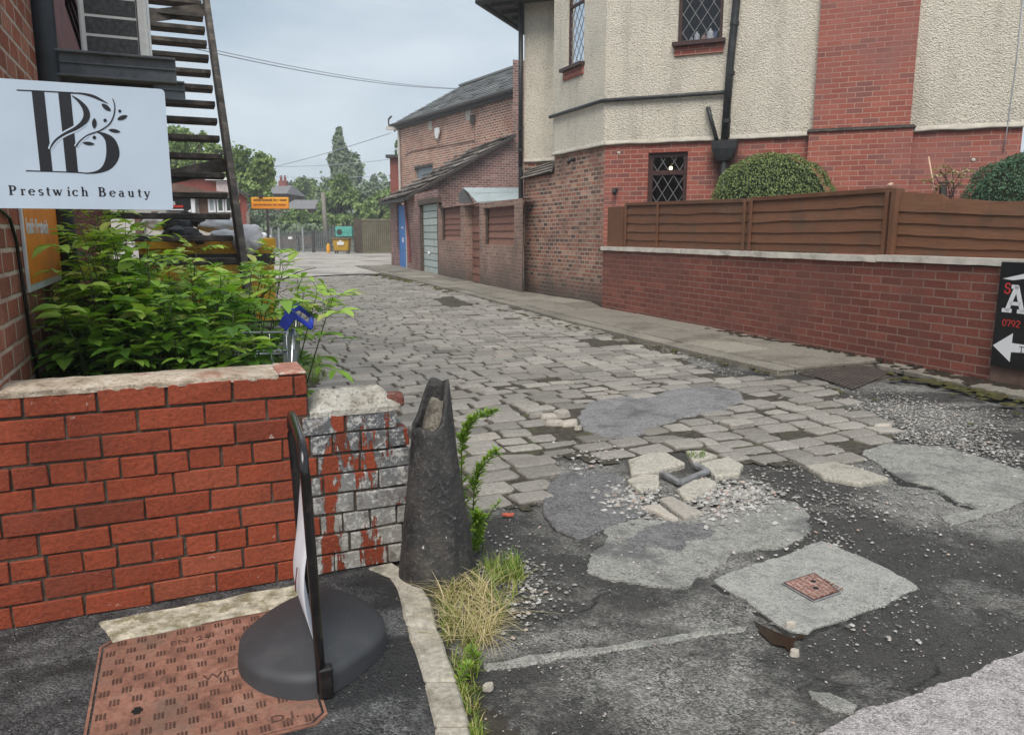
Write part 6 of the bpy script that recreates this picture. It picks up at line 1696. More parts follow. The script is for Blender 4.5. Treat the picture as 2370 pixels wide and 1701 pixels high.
# ----- garden plants
b = MB(); b.face([GW.at(-6, .42, -.2), GW.at(ulen, .42, -.2), GW.at(ulen, .42, -6), GW.at(-6, .42, -9)]); b.build('garden_soil', M['soil'], kind='structure')
def topiary(px, ytop, hw, Y, mat, label, n, seed, flat=1.0, zc_=None):
    rh = random.Random(seed); t = PY(px, ytop, Y); rx = hw / FPX * Y; ry = rx * .62; rz = rx * flat
    c = V((t.x, t.y, t.z - rz)); root = thing('clipped_bush', label, 'bush', V((c.x, c.y, .42)))
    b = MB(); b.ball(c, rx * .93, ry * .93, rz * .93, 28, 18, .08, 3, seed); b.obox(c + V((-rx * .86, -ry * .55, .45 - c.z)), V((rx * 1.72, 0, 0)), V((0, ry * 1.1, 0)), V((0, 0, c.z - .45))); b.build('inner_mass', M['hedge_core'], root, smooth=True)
    b = MB()
    for i in range(n):
        u = rh.uniform(-1, 1); a = rh.uniform(0, 6.283); s = math.sqrt(1 - u * u); d = V((s * math.cos(a), s * math.sin(a), u))
        if d.dot(V((-c.x, -c.y, H - c.z)).normalized()) < -.35: continue
        q = 1 + .05 * noise.noise(d * 4 + V((seed, 0, 0))) + rh.uniform(-.05, .015)
        if d.z < 0 and s < .3: continue
        if d.z < 0: p = c + V((d.x * rx / max(.3, s) * (.9 + .1 * s) * q if s > .3 else d.x * rx, d.y * ry / max(.3, s) * (.9 + .1 * s) * q if s > .3 else d.y * ry, d.z * rz * 1.05))
        else: zq = d.z ** .8; p = c + V((d.x * rx * q, d.y * ry * q, zq * rz * q))
        b.tone = min(1, max(0, .45 + .25 * rh.gauss(0, 1) + .2 * noise.noise(p * 9)))
        nn = (d + V((rh.uniform(-1, 1), rh.uniform(-1, 1), rh.uniform(-.6, 1)))).normalized(); s1 = nn.cross(UP)
        if s1.length < .1: continue
        s1 = s1.normalized() * rh.uniform(.006, .013); s2 = nn.cross(s1).normalized() * rh.uniform(.010, .019)
        b.add([p - s1, p - s2, p + s1, p + s2], [(0, 1, 2, 3)])
    b.build('foliage', M[mat], root, recalc=False)
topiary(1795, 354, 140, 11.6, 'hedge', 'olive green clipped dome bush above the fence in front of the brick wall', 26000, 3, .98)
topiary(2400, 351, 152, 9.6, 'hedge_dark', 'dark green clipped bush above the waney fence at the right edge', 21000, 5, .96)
pt = PY(2200, 466, 8.6); pot = thing('potted_plant', 'straggly variegated plant with pale cane in a brown pot', 'potted plant', pt - V((0, 0, .22)))
b = MB(); n = 20; vs = []; fs = []
for z, r in ((-.24, .11), (-.03, .155), (-.03, .175), (.0, .175), (.0, .15), (-.05, .145)):
    for k in range(n): a = 2 * math.pi * k / n; vs.append(pt + V((r * math.cos(a), r * math.sin(a), z)))
for i in range(5):
    for k in range(n): l = (k + 1) % n; fs.append((i * n + k, i * n + l, i * n + n + l, i * n + n + k))
b.add(vs, fs + [tuple(5 * n + k for k in range(n))]); b.build('pot', M['pot'], pot, smooth=True)
b = MB(); b.tube([pt + V((-.13, 0, -.1)), PY(2149, 363, 8.6)], .008, 8); b.build('cane', M['cane'], pot, smooth=True)
b = MB(); lf2 = MB(); rq = random.Random(31)
for x, y in ((2160, 405), (2175, 392), (2188, 388), (2205, 398), (2150, 420), (2232, 412), (2222, 402), (2240, 395), (2165, 435), (2212, 430), (2195, 420), (2185, 405)):
    tip = PY(x, y, 8.6 + rq.uniform(-.12, .12)); base = pt + V((rq.uniform(-.05, .05), rq.uniform(-.05, .05), -.02)); b.tube([base, base.lerp(tip, .5) + V((0, 0, .05)), tip], .004, 5)
    for k in range(6):
        a = rq.uniform(0, 6.28); lf_d = V((math.cos(a), math.sin(a), rq.uniform(-.3, .6))); weedleaf(lf2, tip + lf_d * .01, lf_d, rq.uniform(.06, .10), .018, rq.random())
b.build('stem', M['bark'], pot, smooth=True); lf2.build('foliage', M['dry_leaf'], pot, recalc=False)
b = MB(); q = PY(2183, 430, 8.55); b.box(q - V((0, 0, .07)), .06, .05, .16); b.box(q + V((0, 0, .03)), .085, .08, .02); b.box(q - V((0, 0, .0)), .045, .06, .012)
b.build('garden_lantern', M['soffit'], bevel=.006, label='small dark lantern standing in the pot behind the fence', cat='lantern')
b = MB(); q = PY(2061, 428, 8.95); b.ball(q, .03, .02, .02, 10, 7, .4, 3, 1); b.ball(q + V((.02, 0, .012)), .014, .012, .012, 8, 6)
b.build('small_ornament', M['cane'], label='tiny pale ornament perched on the fence post', cat='ornament')
for x, y, lab in ((2254, 370, 'pale scar of missing brick face on the wall right of the pot'), (1433, 354, 'pale scar on the brick left of the lower window')):
    q = MP_.hit(x, y, .0); b = MB(); b.ball(q, .035, .012, .022, 10, 6, .4, 3, x); b.build('mortar_scar', M['coping'], label=lab, cat='wall mark')
# ---------------------------------------------------------------- outbuildings along the alley, right side
ya, yb_ = G(1210, 677, .05), G(925, 617, .05)
YPn = Plane(ya, yb_ - ya)                      # u away from us, N towards the alley
def yu(px, py): return YPn.uz(px, py)
yw = thing('yard_wall', 'brick yard wall with boarded openings and a gate between house and shed', 'wall', YPn.at(3, 0, -.2))
uS = yu(1016, 560)[0]
def yrect(l, r, t, bt): 
    return (yu(r, (t + bt) / 2)[0], yu(l, (t + bt) / 2)[0], yu((l + r) / 2, bt)[1], yu((l + r) / 2, t)[1])
zy = yu(1120, 470)[1]
hA, hB, hG = yrect(1118, 1190, 479, 568), yrect(1019, 1066, 476, 557), yrect(1077, 1110, 470, 660)
hG = (hG[0], hG[1], -.1, zy + .2); hB = (hB[0], hB[1], hB[2], zy + .2 if False else hB[3])
b = MB(); panel(b, YPn, .02, uS, 0, zy, [hA, hB, hG], .26)
us_ = [(.02, hG[0]), (hG[1], uS)]
for a, c in us_: b.face([YPn.at(a, zy, 0), YPn.at(c, zy, 0), YPn.at(c, zy, -.26), YPn.at(a, zy, -.26)])
b.build('brickwork', M['yard_brick'], yw)
def boards(r, nm, n, off, seed, tone=.5):
    b = MB(); q = random.Random(seed); u0, u1, z0, z1 = r
    for k in range(n):
        b.tone = min(1, max(0, tone + .2 * q.gauss(0, 1))); zz0 = z0 + (z1 - z0) * k / n; zz1 = z0 + (z1 - z0) * (k + 1) / n; m = 8; vs = []
        for i in range(m + 1):
            u = u0 + (u1 - u0) * i / m; vs += [YPn.at(u, zz0 + .012 * noise.noise(V((u * 3, k + seed, 0))), off + .03), YPn.at(u, zz1 + .02, off)]
        b.add(vs, [(2 * i, 2 * i + 2, 2 * i + 3, 2 * i + 1) for i in range(m)])
    return b.build(nm, M['reddish_board'], yw, label='weathered red-brown boarding')
boards((hA[0], hA[1], hA[2], zy), 'infill_boarding', 6, -.14, 1); boards((hB[0], hB[1], hB[2], zy), 'infill_boarding', 6, -.14, 2)
b = MB()
for r in (hA, hB): b.obox(YPn.at(r[1] - .10, r[2], -.10), YPn.d * .09, YPn.N * .04, V((0, 0, r[3] - r[2])))
b.build('dark_post', M['door_frame'], yw)
boards((hG[0], hG[1], .03, zy - .05), 'yard_gate', 9, -.22, 3, .4)
# sheet-roofed lean-to inside the yard
tl_, tr_2 = PY(1072, 437, 21.5), PY(1208, 438, 20.0)
bl2, br2 = PY(1104, 470, 19.4), PY(1208, 464, 17.6)
ysh = thing('yard_shelter', 'pale grey sheet roof of a small shelter behind the yard wall', 'shed', V(((tl_.x + tr_2.x) / 2, (tl_.y + bl2.y) / 2, 0)))
b = MB(); mL, mR = tl_.lerp(bl2, .5) + V((0, 0, .03)), tr_2.lerp(br2, .5) + V((0, 0, .03))
b.prism([tl_, tr_2, mR, mL], (0, 0, .03)); b.prism([mL - V((0, 0, .02)), mR - V((0, 0, .02)), br2, bl2], (0, 0, .03)); b.build('sheet_roof', M['tin'], ysh)
b = MB(); b.prism([PY(1062, 448, 21.4), tl_, PY(1092, 470, 20), PY(1062, 470, 20.6)], (.05, .1, 0))
b.build('side_boarding', M['soffit'], ysh)

# shed: alley side with garage door and blue door, end gable facing us, mono-pitch roof
uF = yu(905, 560)[0]; uK = yu(958, 560)[0]
zE = yu(950, 452)[1]
shd = thing('outbuilding', 'long brick outbuilding with a slate lean-to roof, pale garage door and blue door', 'outbuilding', YPn.at((uS + uF) / 2, 0, -1.5))
gd_ = yrect(972, 1014, 472, 626); gd_ = (gd_[0], gd_[1], 0, gd_[3]); bd_ = yrect(919, 939, 468, 616); bd_ = (bd_[0], bd_[1], 0, bd_[3])
b = MB(); zg_ = yu(990, 455)[1]
panel(b, YPn, uS, uF, 0, zE, [gd_, bd_], .2)
kP = YPn.at(uS + .0, 0, 0); kP2 = YPn.at(uK, 0, 0)
# end wall facing us
EPl = Plane(V((kP2.x, kP2.y, 0)), PN)
tp = EPl.uz(1187, 312); uE = EPl.uz(1216, 480)[0]
zRt = tp[1]
def zroof(u): return zE + .05 + (zRt - zE) * u / tp[0]
b.face([EPl.at(0, 0, 0), EPl.at(uE, 0, 0), EPl.at(uE, zroof(uE) + 2.2, 0), EPl.at(tp[0], zroof(uE) + 2.2, 0), EPl.at(tp[0], zRt - .05, 0), EPl.at(0, zE, 0)])
b.build('brickwork', M['dark_brick'], shd)
farU = uF - uK
b = MB(); e0 = EPl.at(-.38, zE - .12, .25); r0_ = EPl.at(tp[0], zRt, .25); dd = YPn.d * (uF - uK + .6)
e1 = e0 + dd; r1_ = r0_ + dd
b.tone = .2; b.face([e0, e1, r1_, r0_]); slates(b, e0, e1, r0_, r1_, 9, 9, .05, 5, .8, .05)
b.build('roof', M['slate_brown'], shd)
b = MB(); b.bar(e0 - V((0, 0, .06)), r0_ - V((0, 0, .06)), .05, .09); b.bar(e0 - V((0, 0, .06)), e1 - V((0, 0, .06)), .08, .10); b.build('barge_board', M['soffit'], shd)
b = MB(); q = random.Random(3)
nP = 10
for k in range(nP):
    b.tone = q.uniform(.2, .9); z0 = gd_[3] * k / nP + .012; z1 = gd_[3] * (k + 1) / nP - .012
    b.obox(YPn.at(gd_[0] + .10, z0, -.16), YPn.d * (gd_[1] - gd_[0] - .12), YPn.N * .05, V((0, 0, z1 - z0)))
gdo = b.build('garage_door', M['door_pale'], shd, label='pale green ribbed garage door')
b = MB(); b.obox(YPn.at(gd_[0] + .1, 0, -.19), YPn.d * (gd_[1] - gd_[0] - .1), YPn.N * .03, V((0, 0, gd_[3]))); sub(b, 'door_backing', M['soffit'], gdo)
b = MB(); q_ = YPn.hit(993, 586, -.08); b.ball(q_, .05, .05, .05, 10, 7); sub(b, 'door_handle', M['white'], gdo)
b = MB()
for u in (gd_[0] - .02, gd_[1] - .08): b.obox(YPn.at(u, 0, -.12), YPn.d * .12, YPn.N * .12, V((0, 0, gd_[3] + .05)))
b.obox(YPn.at(gd_[0] - .1, gd_[3], -.10), YPn.d * (gd_[1] - gd_[0] + .2), YPn.N * .14, V((0, 0, .16))); b.build('door_post', M['door_frame'], shd)
b = MB(); b.obox(YPn.at(bd_[0], 0, -.12), YPn.d * (bd_[1] - bd_[0]), YPn.N * .04, V((0, 0, bd_[3] - .10)))
bdo = b.build('blue_door', M['door_blue'], shd, label='bright blue boarded door')
b = MB(); b.box(YPn.at((bd_[0] + bd_[1]) / 2, 1.05, -.06), .05, .04, .18); b.box(YPn.at((bd_[0] + bd_[1]) / 2, 1.5, -.06), .10, .05, .06); sub(b, 'door_handle', M['white'], bdo)
b = MB(); b.obox(YPn.at(bd_[0] - .14, 0, -.10), YPn.d * .13, YPn.N * .11, V((0, 0, bd_[3]))); b.build('door_jamb', M['render_far'], shd)
b = MB(); b.tube([YPn.hit(937, 456, .08), YPn.hit(949, 608, .08)], .05, 10); b.build('drainpipe', M['maroon'], shd)

# warehouse behind with gabled slate roof
nr = PY(1192, 212, 31.5); WPl = Plane(V((nr.x, nr.y, 0)), V((-math.sin(math.radians(31.8)), math.cos(math.radians(31.8)), 0)))
uN, zW = WPl.uz(1192, 214); uFar, zW2 = WPl.uz(924, 289); zW = (zW + zW2) / 2
wh_ = thing('warehouse', 'tall orange-red brick warehouse with a patched grey slate roof', 'building', WPl.at(uFar / 2, 0, -2))
ww = (WPl.uz(1002, 395)[0], WPl.uz(960, 400)[0], WPl.uz(980, 412)[1], WPl.uz(980, 388)[1])
b = MB(); panel(b, WPl, uN - .6, uFar, 0, zW, [ww], .15)
b.face([WPl.at(uFar, 0), WPl.at(uFar, 0, -7), WPl.at(uFar, zW, -7), WPl.at(uFar, zW)]); b.face([WPl.at(uN - .6, 0), WPl.at(uN - .6, 0, -7), WPl.at(uN - .6, zW, -7), WPl.at(uN - .6, zW)])
b.build('brickwork', M['ware_brick'], wh_)
b = MB(); RW = Plane(WPl.at(0, 0, -3.4), WPl.d)
zr1 = RW.uz(1203, 152)[1]; zr2 = RW.uz(1070, 202)[1]; zrr = (zr1 + zr2) / 2; uRf = RW.uz(1066, 203)[0]
e0, e1 = WPl.at(uN - 1.2, zW + .02, .30), WPl.at(uFar + .35, zW + .02, .30); r0_, r1_ = RW.at(uN - 1.2, zrr, 0), RW.at(uRf, zrr, 0)
b.tone = .4; b.face([e0, e1, r1_, r0_]); slates(b, e0, e1, r0_, r1_, 12, 22, .02, 8, 1.2, .02)
b.face([e1, RW.at(uFar, zW, -3.4), r1_]); b.face([r0_, r1_, RW.at(uFar, zW, -3.4), RW.at(uN - 1, zW, -3.4)])
rfo = b.build('roof', M['slate'], wh_)
b = MB(); b.bar(r0_ + V((0, 0, .05)), r1_ + V((0, 0, .05)), .25, .10)
rqq = random.Random(5); b.build('ridge_tiles', M['slate'], wh_)
b = MB(); b.tube([WPl.at(uN - 1, zW - .02, .32), WPl.at(uFar + .3, zW - .02, .32)], .10, 10); b.obox(WPl.at(uN - 1, zW - .22, .02), WPl.d * (uFar - uN + 1.2), WPl.N * .22, V((0, 0, .16))); b.build('gutter', M['soffit'], wh_)
b = MB(); b.tube([WPl.at(uFar - .12, zW - .1, .1), WPl.at(uFar - .12, .3, .1)], .06, 10); b.build('downpipe', M['render_far'], wh_)
b = MB(); b.face([WPl.at(ww[0], ww[2], -.12), WPl.at(ww[1], ww[2], -.12), WPl.at(ww[1], ww[3], -.12), WPl.at(ww[0], ww[3], -.12)]); wf = b.build('window', plain('grey_window', (.16, .20, .22), .3, .1), wh_)
b = MB(); b.obox(WPl.at(ww[0], ww[3], -.10), WPl.d * (ww[1] - ww[0]), WPl.N * .11, V((0, 0, .12))); b.build('lintel', M['soffit'], wh_)
b = MB(); b.tube([WPl.hit(938, 358, .03), WPl.hit(955, 350, .03), WPl.hit(1098, 325, .03), WPl.hit(1097, 275, .03)], .022, 6); b.build('conduit', M['dark_brick'], wh_)
b = MB()
for x, y, w, h in ((1084, 277, .45, .9), (996, 302, .35, .9)): q = WPl.hit(x, y, .0); b.obox(q - WPl.d * w / 2, WPl.d * w, WPl.N * .015, V((0, 0, h * .7)))
b.build('cement_patch', M['render_far'], wh_); 
b = MB(); q = WPl.hit(1093, 277, .1); b.box(q, .2, .2, .35); b.build('junction_box', M['soffit'], wh_)
q = WPl.hit(1014, 310, .08); ab = MB(); ab.prism([q + WPl.d * x + V((0, 0, z)) for x, z in ((-.20, .26), (.20, .26), (.22, .02), (.08, -.24), (-.08, -.24), (-.22, .02))], WPl.N * .10)
ab.build('alarm_box', M['white'], bevel=.02, label='white alarm box high on the orange-red brick warehouse', cat='alarm box')
q = WPl.at(uFar + .2, zW - .4, .3); fl = thing('flood_light', 'flood light on a short arm at the warehouse roof corner', 'lamp', q)
e = PY(905, 298, q.y - .2); b = MB(); b.bar(e + V((-.25, 0, .02)), e + V((.35, 0, -.02)), .16, .16); b.build('lamp_head', M['render_far'], fl)
b = MB(); b.tube([e + V((.3, 0, 0)), q + V((.1, 0, .1))], .04, 6); b.tube([e + V((-.1, 0, .05)), e + V((-.12, 0, .45))], .04, 6); b.tube([e + V((-.12, 0, .45)), e + V((.05, 0, .62))], .05, 6); b.build('lamp_arm', M['soffit'], fl)
# brick sliver and its cap beyond
b = MB(); a, c = PY(908, 585, 46), PY(928, 585, 46); zt_2 = PY(915, 366, 46).z; b.obox(V((a.x, 46, 0)), V((c.x - a.x + 1.5, 0, 0)), V((0, 3, 0)), V((0, 0, zt_2)))
bk = thing('brick_outhouse', 'narrow dark brick end of a building past the warehouse corner', 'building', V((a.x, 46, 0))); b.build('brickwork', M['far_brick'], bk)
b = MB(); b.box(V((a.x + .3, 46, zt_2 + .08)), 1.0, .6, .16); b.build('cap_stone', M['soffit'], bk)

# ---------------------------------------------------------------- far yard: container, palisade fence, bins
YF = 51.0
def FX(px): return PY(px, 560, YF).x
def fz(py, Y=YF): return PY(860, py, Y).z
ct_ = thing('shipping_container', 'olive green corrugated container at the end of the alley', 'container', V((FX(880), YF, 0)))
x0, x1, zc_ = FX(838), FX(960), fz(507)
b = MB(); n = 26; vs = []
for i in range(n * 4 + 1):
    f = i / (n * 4); ph = i % 4; vs.append(V((x0 + (x1 - x0) * f, YF + (.05 if ph in (1, 2) else 0), 0)))
for a, c in zip(vs, vs[1:]): b.face([a + V((0, 0, .12)), c + V((0, 0, .12)), c + V((0, 0, zc_ - .1)), a + V((0, 0, zc_ - .1))])
b.obox(V((x0, YF - .02, zc_ - .12)), V((x1 - x0, 0, 0)), V((0, 2.2, 0)), V((0, 0, .12))); b.obox(V((x0, YF - .02, 0)), V((x1 - x0, 0, 0)), V((0, 2.2, 0)), V((0, 0, .13)))
b.build('side_wall', M['container'], ct_)
b = MB(); xd = FX(820); b.obox(V((xd, YF - .03, .03)), V((x0 - xd, 0, 0)), V((0, 2.2, 0)), V((0, 0, zc_ - .03)))
for z in (.5, 1.1, 1.6): b.obox(V((xd, YF - .07, z)), V((x0 - xd, 0, 0)), V((0, .05, 0)), V((0, 0, .05)))
b.build('end_door', M['door_frame'], ct_)
YFe = 53.0
def fpx(px, Y=YFe): return PY(px, 560, Y).x
def palisade(px0, px1, ytop, label, Y, sp=.17, w=.07):
    z1 = PY(700, ytop, Y).z; sp *= .8; xa, xb = PY(px0, 560, Y).x, PY(px1, 560, Y).x; root = thing('palisade_fence', label, 'fence', V(((xa + xb) / 2, Y, 0)))
    b = MB(); x = xa
    while x < xb:
        b.add([V((x, Y, .05)), V((x + w, Y, .05)), V((x + w, Y, z1 - .1)), V((x + w / 2, Y, z1)), V((x, Y, z1 - .1)), V((x + w / 2, Y - .02, .05)), V((x + w / 2, Y - .02, z1 - .02))], [(0, 5, 6, 3, 4), (5, 1, 2, 3, 6)]); x += sp
    b.build('pales', M['palisade'], root, recalc=False)
    b = MB()
    for z in (.35, z1 - .4): b.obox(V((xa, Y + .02, z)), V((xb - xa, 0, 0)), V((0, .04, 0)), V((0, 0, .06)))
    b.build('rail', M['palisade'], root); return root, z1
pf, zf = palisade(560, 762, 533, 'long grey palisade fence across the far yard', YFe)
for px, yt in ((700, 526), (628, 528), (645, 527), (722, 533)):
    b = MB(); x = fpx(px); z = PY(px, yt, YFe).z; b.obox(V((x, YFe - .1, 0)), V((.12 if px != 722 else .2, 0, 0)), V((0, .1, 0)), V((0, 0, z))); b.build('post', M['palisade_post'] if px != 722 else M['soffit'], pf)
palisade(764, 826, 519, 'taller section of pale palisade fence behind the teal cabinet', YFe + .4, .26, .10)
b = MB(); x = fpx(668); z = PY(668, 554, YFe).z; b.obox(V((x, YFe - .08, z)), V((.28, 0, 0)), V((0, .03, 0)), V((0, 0, .17))); b.build('fence_plate', M['white'], label='small pale plate fixed on the palisade fence', cat='sign')
b = MB(); q = PY(760, 576, 51.5); b.ball(q, .14, .14, .36, 12, 8); b.build('orange_bollard', M['amber'], label='small orange post by the palisade fence left of the bin', cat='bollard')
bn = thing('wheeled_bin', 'large yellow four wheeled bin in front of the palisade fence', 'bin', V((FX(787), 50, 0)))
Yb = 50.0; bx0, bx1 = PY(770, 575, Yb).x, PY(808, 575, Yb).x; zb0, zb1 = .17, PY(787, 555, Yb).z
b = MB(); m = .08
b.add([V((bx0 + m, Yb, zb0)), V((bx1 - m, Yb, zb0)), V((bx1 - m, Yb + .7, zb0)), V((bx0 + m, Yb + .7, zb0)), V((bx0, Yb - .06, zb1)), V((bx1, Yb - .06, zb1)), V((bx1, Yb + .8, zb1)), V((bx0, Yb + .8, zb1))],
      [(0, 3, 2, 1), (4, 5, 6, 7), (0, 1, 5, 4), (1, 2, 6, 5), (2, 3, 7, 6), (3, 0, 4, 7)]); b.build('body', M['bin_yellow'], bn, bevel=.03)
b = MB(); b.obox(V((bx0 - .06, Yb - .12, zb1)), V((bx1 - bx0 + .12, 0, 0)), V((0, .95, 0)), V((0, 0, .10))); b.build('lid', plain('brown_lid', (.20, .12, .03), .6, .2), bn, bevel=.03)
b = MB(); xc = (bx0 + bx1) / 2; b.box(V((xc + .0, Yb - .065, (zb0 + zb1) / 2 + .12)), .44, .02, .20); b.box(V((xc, Yb - .075, zb1 - .08)), .14, .02, .10); b.build('sticker', M['white'], bn)
for sx in (bx0 + .16, bx1 - .16):
    for sy in (.05, .65):
        b = MB(); b.tube([V((sx - .03, Yb + sy, .09)), V((sx + .03, Yb + sy, .09))], .09, 12); b.build('wheel', M['rubber'], bn)
tc = thing('teal_cabinet', 'teal cabinet with a round dark fan standing above the yellow bin', 'cabinet', V((fpx(785, 52.4), 52.4, 0)))
tx0, tx1, tz0, tz1 = fpx(777, 52.4), fpx(816, 52.4), PY(790, 548, 52.4).z, PY(790, 525, 52.4).z
b = MB(); b.obox(V((tx0, 52.4, tz0)), V((tx1 - tx0, 0, 0)), V((0, .45, 0)), V((0, 0, tz1 - tz0))); b.build('casing', M['teal'], tc, bevel=.03)
b = MB(); c = V((tx0 + .28, 52.39, (tz0 + tz1) / 2 - .02)); b.tube([c, c + V((0, -.02, 0))], .19, 20); b.build('fan', M['soffit'], tc)
b = MB()
for i in range(5): b.box(V((tx0 + .60 + .12 * i, 52.39, tz0 + .26 + .14 * (i % 2))), .07, .01, .05)
b.build('markings', plain('dark_teal_marks', (.03, .20, .17), .6, .1), tc)
b = MB()
for sx in (tx0 + .05, tx1 - .1): b.obox(V((sx, 52.5, 0)), V((.06, 0, 0)), V((0, .06, 0)), V((0, 0, tz0)))
b.build('stand', M['palisade_post'], tc)
# dark bin with white scraps in front of the fence
db = thing('dark_bin', 'dark tall bin with white sacks before the left part of the palisade fence', 'bin', V((PY(610, 560, 48).x, 48, 0)))
dx0, dx1 = PY(607, 560, 48).x, PY(622, 560, 48).x; dz = PY(610, 551, 48).z
b = MB(); b.obox(V((dx0, 48, .05)), V((dx1 - dx0, 0, 0)), V((0, .6, 0)), V((0, 0, dz - .05))); b.build('body', M['soffit'], db, bevel=.04)
b = MB()
for px, py, r in ((601, 548, .13), (612, 545, .17), (624, 549, .12), (632, 560, .16), (627, 566, .14), (634, 573, .11)): b.ball(PY(px, py, 47.9), r, r * .6, r, 12, 8, .4, 3, px)
b.build('white_sack', M['bag_white'], db, smooth=True)
for px, yt, lab in ((606, 527, 'left pale steel post standing in front of the palisade fence'), (622, 525, 'thicker right pale steel post in front of the palisade fence')):
    b = MB(); x = PY(px, 560, 49).x; b.obox(V((x, 49, 0)), V((.09, 0, 0)), V((0, .09, 0)), V((0, 0, PY(px, yt, 49).z))); b.build('steel_post', M['palisade_post'], label=lab, cat='post', group='pale steel posts by the palisade fence')

# ---------------------------------------------------------------- left far buildings and signs
YR = 30.0
def bxr(px0, px1, Y): return PY(px0, 560, Y).x, PY(px1, 560, Y).x
rbld = thing('red_brick_building', 'red brick building with a sloping gable beyond the skip', 'building', V((PY(500, 560, YR).x, YR + 3, 0)))
b = MB(); x0 = PY(380, 500, YR).x; xa = PY(478, 412, YR).x; x1 = PY(574, 500, YR).x; zt_ = PY(478, 406, YR).z; z1_ = PY(574, 458, YR).z
b.prism([V((x0, YR, 0)), V((x1, YR, 0)), V((x1, YR, z1_)), V((xa, YR, zt_)), V((x0, YR, zt_))], (-3.4, 6, 0)); b.build('brickwork', M['far_brick'], rbld)
b = MB(); b.bar(V((xa - .1, YR - .1, zt_ + .05)), V((x1 + .15, YR - .1, z1_ + .05)), .3, .10); b.bar(V((x0, YR - .1, zt_ + .05)), V((xa, YR - .1, zt_ + .05)), .3, .10); b.build('verge', M['soffit'], rbld)
b = MB(); b.tube([V((x1 + .08, YR - .12, z1_ - .25)), V((x1 + .05, YR - .12, z1_ - .6)), V((x1 + .03, YR - .12, .2))], .07, 8); b.build('downpipe', M['wood_pole'], rbld)
b = MB(); q = PY(547, 467, YR - .1); b.box(q, .27, .05, .12); b.build('name_plate', plain('cream_yellow_plate', (.80, .56, .22), .5, .05), label='small yellow plate on the red brick gable', cat='sign')
YS = 17.0
shp = thing('shop_building', 'low white and brown fronted building with a brown tiled roof behind the skip', 'building', V((PY(420, 560, YS).x, YS + 2, 0)))
def sx_(px): return PY(px, 500, YS).x
def sz_(py): return PY(430, py, YS).z
b = MB(); b.prism([V((sx_(255), YS, 0)), V((sx_(545), YS, 0)), V((sx_(545), YS, sz_(450))), V((sx_(255), YS, sz_(450)))], (-2.3, 4, 0)); b.build('front_wall', M['render_far'], shp)
b = MB(); b.prism([V((sx_(250), YS - .25, sz_(452))), V((sx_(546), YS - .25, sz_(452))), V((sx_(546), YS - .25, sz_(447))), V((sx_(488), YS - .25, sz_(442))), V((sx_(400), YS - .25, sz_(421))), V((sx_(250), YS - .25, sz_(400)))], (-2.4, 4.2, 0)); b.build('tiled_roof', M['tile_brown'], shp)
for l, r, t, bt in ((463, 484, 456, 520), (520, 546, 498, 560), (352, 368, 490, 520), (312, 330, 495, 540), (468, 500, 505, 532)):
    b = MB(); b.obox(V((sx_(l), YS - .03, sz_(bt))), V((sx_(r) - sx_(l), 0, 0)), V((0, .05, 0)), V((0, 0, sz_(t) - sz_(bt)))); b.build('brown_boarding', M['brown_wall'], shp)
b = MB()
for l, r in ((486, 503), (506, 523), (525, 541)):
    b.obox(V((sx_(l), YS - .04, sz_(492))), V((sx_(r) - sx_(l), 0, 0)), V((0, .02, 0)), V((0, 0, sz_(455) - sz_(492))))
for k, (l, r) in enumerate(((486, 503), (506, 523), (525, 541))):
    f = MB(); w = .035; xx0, xx1, zz0, zz1 = sx_(l), sx_(r), sz_(492), sz_(455)
    for p, a, c in (((xx0, zz0), xx1 - xx0, w), ((xx0, zz1 - w), xx1 - xx0, w), ((xx0, zz0 + w), w, zz1 - zz0 - 2 * w), ((xx1 - w, zz0 + w), w, zz1 - zz0 - 2 * w)): f.obox(V((p[0], YS - .07, p[1])), V((a, 0, 0)), V((0, .03, 0)), V((0, 0, c)))
    fo = f.build('window', M['white_clean'], shp)
    f = MB(); f.face([V((xx0 + w, YS - .05, zz0 + w)), V((xx1 - w, YS - .05, zz0 + w)), V((xx1 - w, YS - .05, zz1 - w)), V((xx0 + w, YS - .05, zz1 - w))]); sub(f, 'pane', M['pale_infill'] if k == 0 else plain('greenish_pane', (.10, .12, .10), .15, .3, 3), fo)
f = MB(); f.obox(V((sx_(449), YS - .12, sz_(493))), V((sx_(458) - sx_(449), 0, 0)), V((0, .08, 0)), V((0, 0, sz_(453) - sz_(493)))); f.build('white_post', M['white_clean'], shp)
f = MB()
for l, r, t, bt in ((366, 378, 493, 525), (384, 396, 497, 512), (330, 336, 493, 530)): f.obox(V((sx_(l), YS - .10, sz_(bt))), V((sx_(r) - sx_(l), 0, 0)), V((0, .06, 0)), V((0, 0, sz_(t) - sz_(bt))))
f.build('dark_door', M['soffit'], shp)
f = MB(); f.prism([V((sx_(385), YS + 3, sz_(450))), V((sx_(437), YS + 3, sz_(450))), V((sx_(437), YS + 3, sz_(398))), V((sx_(385), YS + 3, sz_(398)))], (0, .2, 0)); f.build('pale_cladding', plain('pale_pink_cladding', (.50, .42, .42), .7, .1), shp)
f = MB(); f.obox(V((sx_(428), YS + 2.9, sz_(450))), V((.07, 0, 0)), V((0, .05, 0)), V((0, 0, sz_(400) - sz_(450)))); f.obox(V((sx_(360), YS + 2.9, sz_(396))), V((sx_(438) - sx_(360), 0, 0)), V((0, .05, 0)), V((0, 0, .06))); f.build('white_trim', M['white_clean'], shp)
bs_ = thing('shop_sign', 'black shop sign with red and white lettering on the low white building', 'sign', V((sx_(415), YS - .2, sz_(488))))
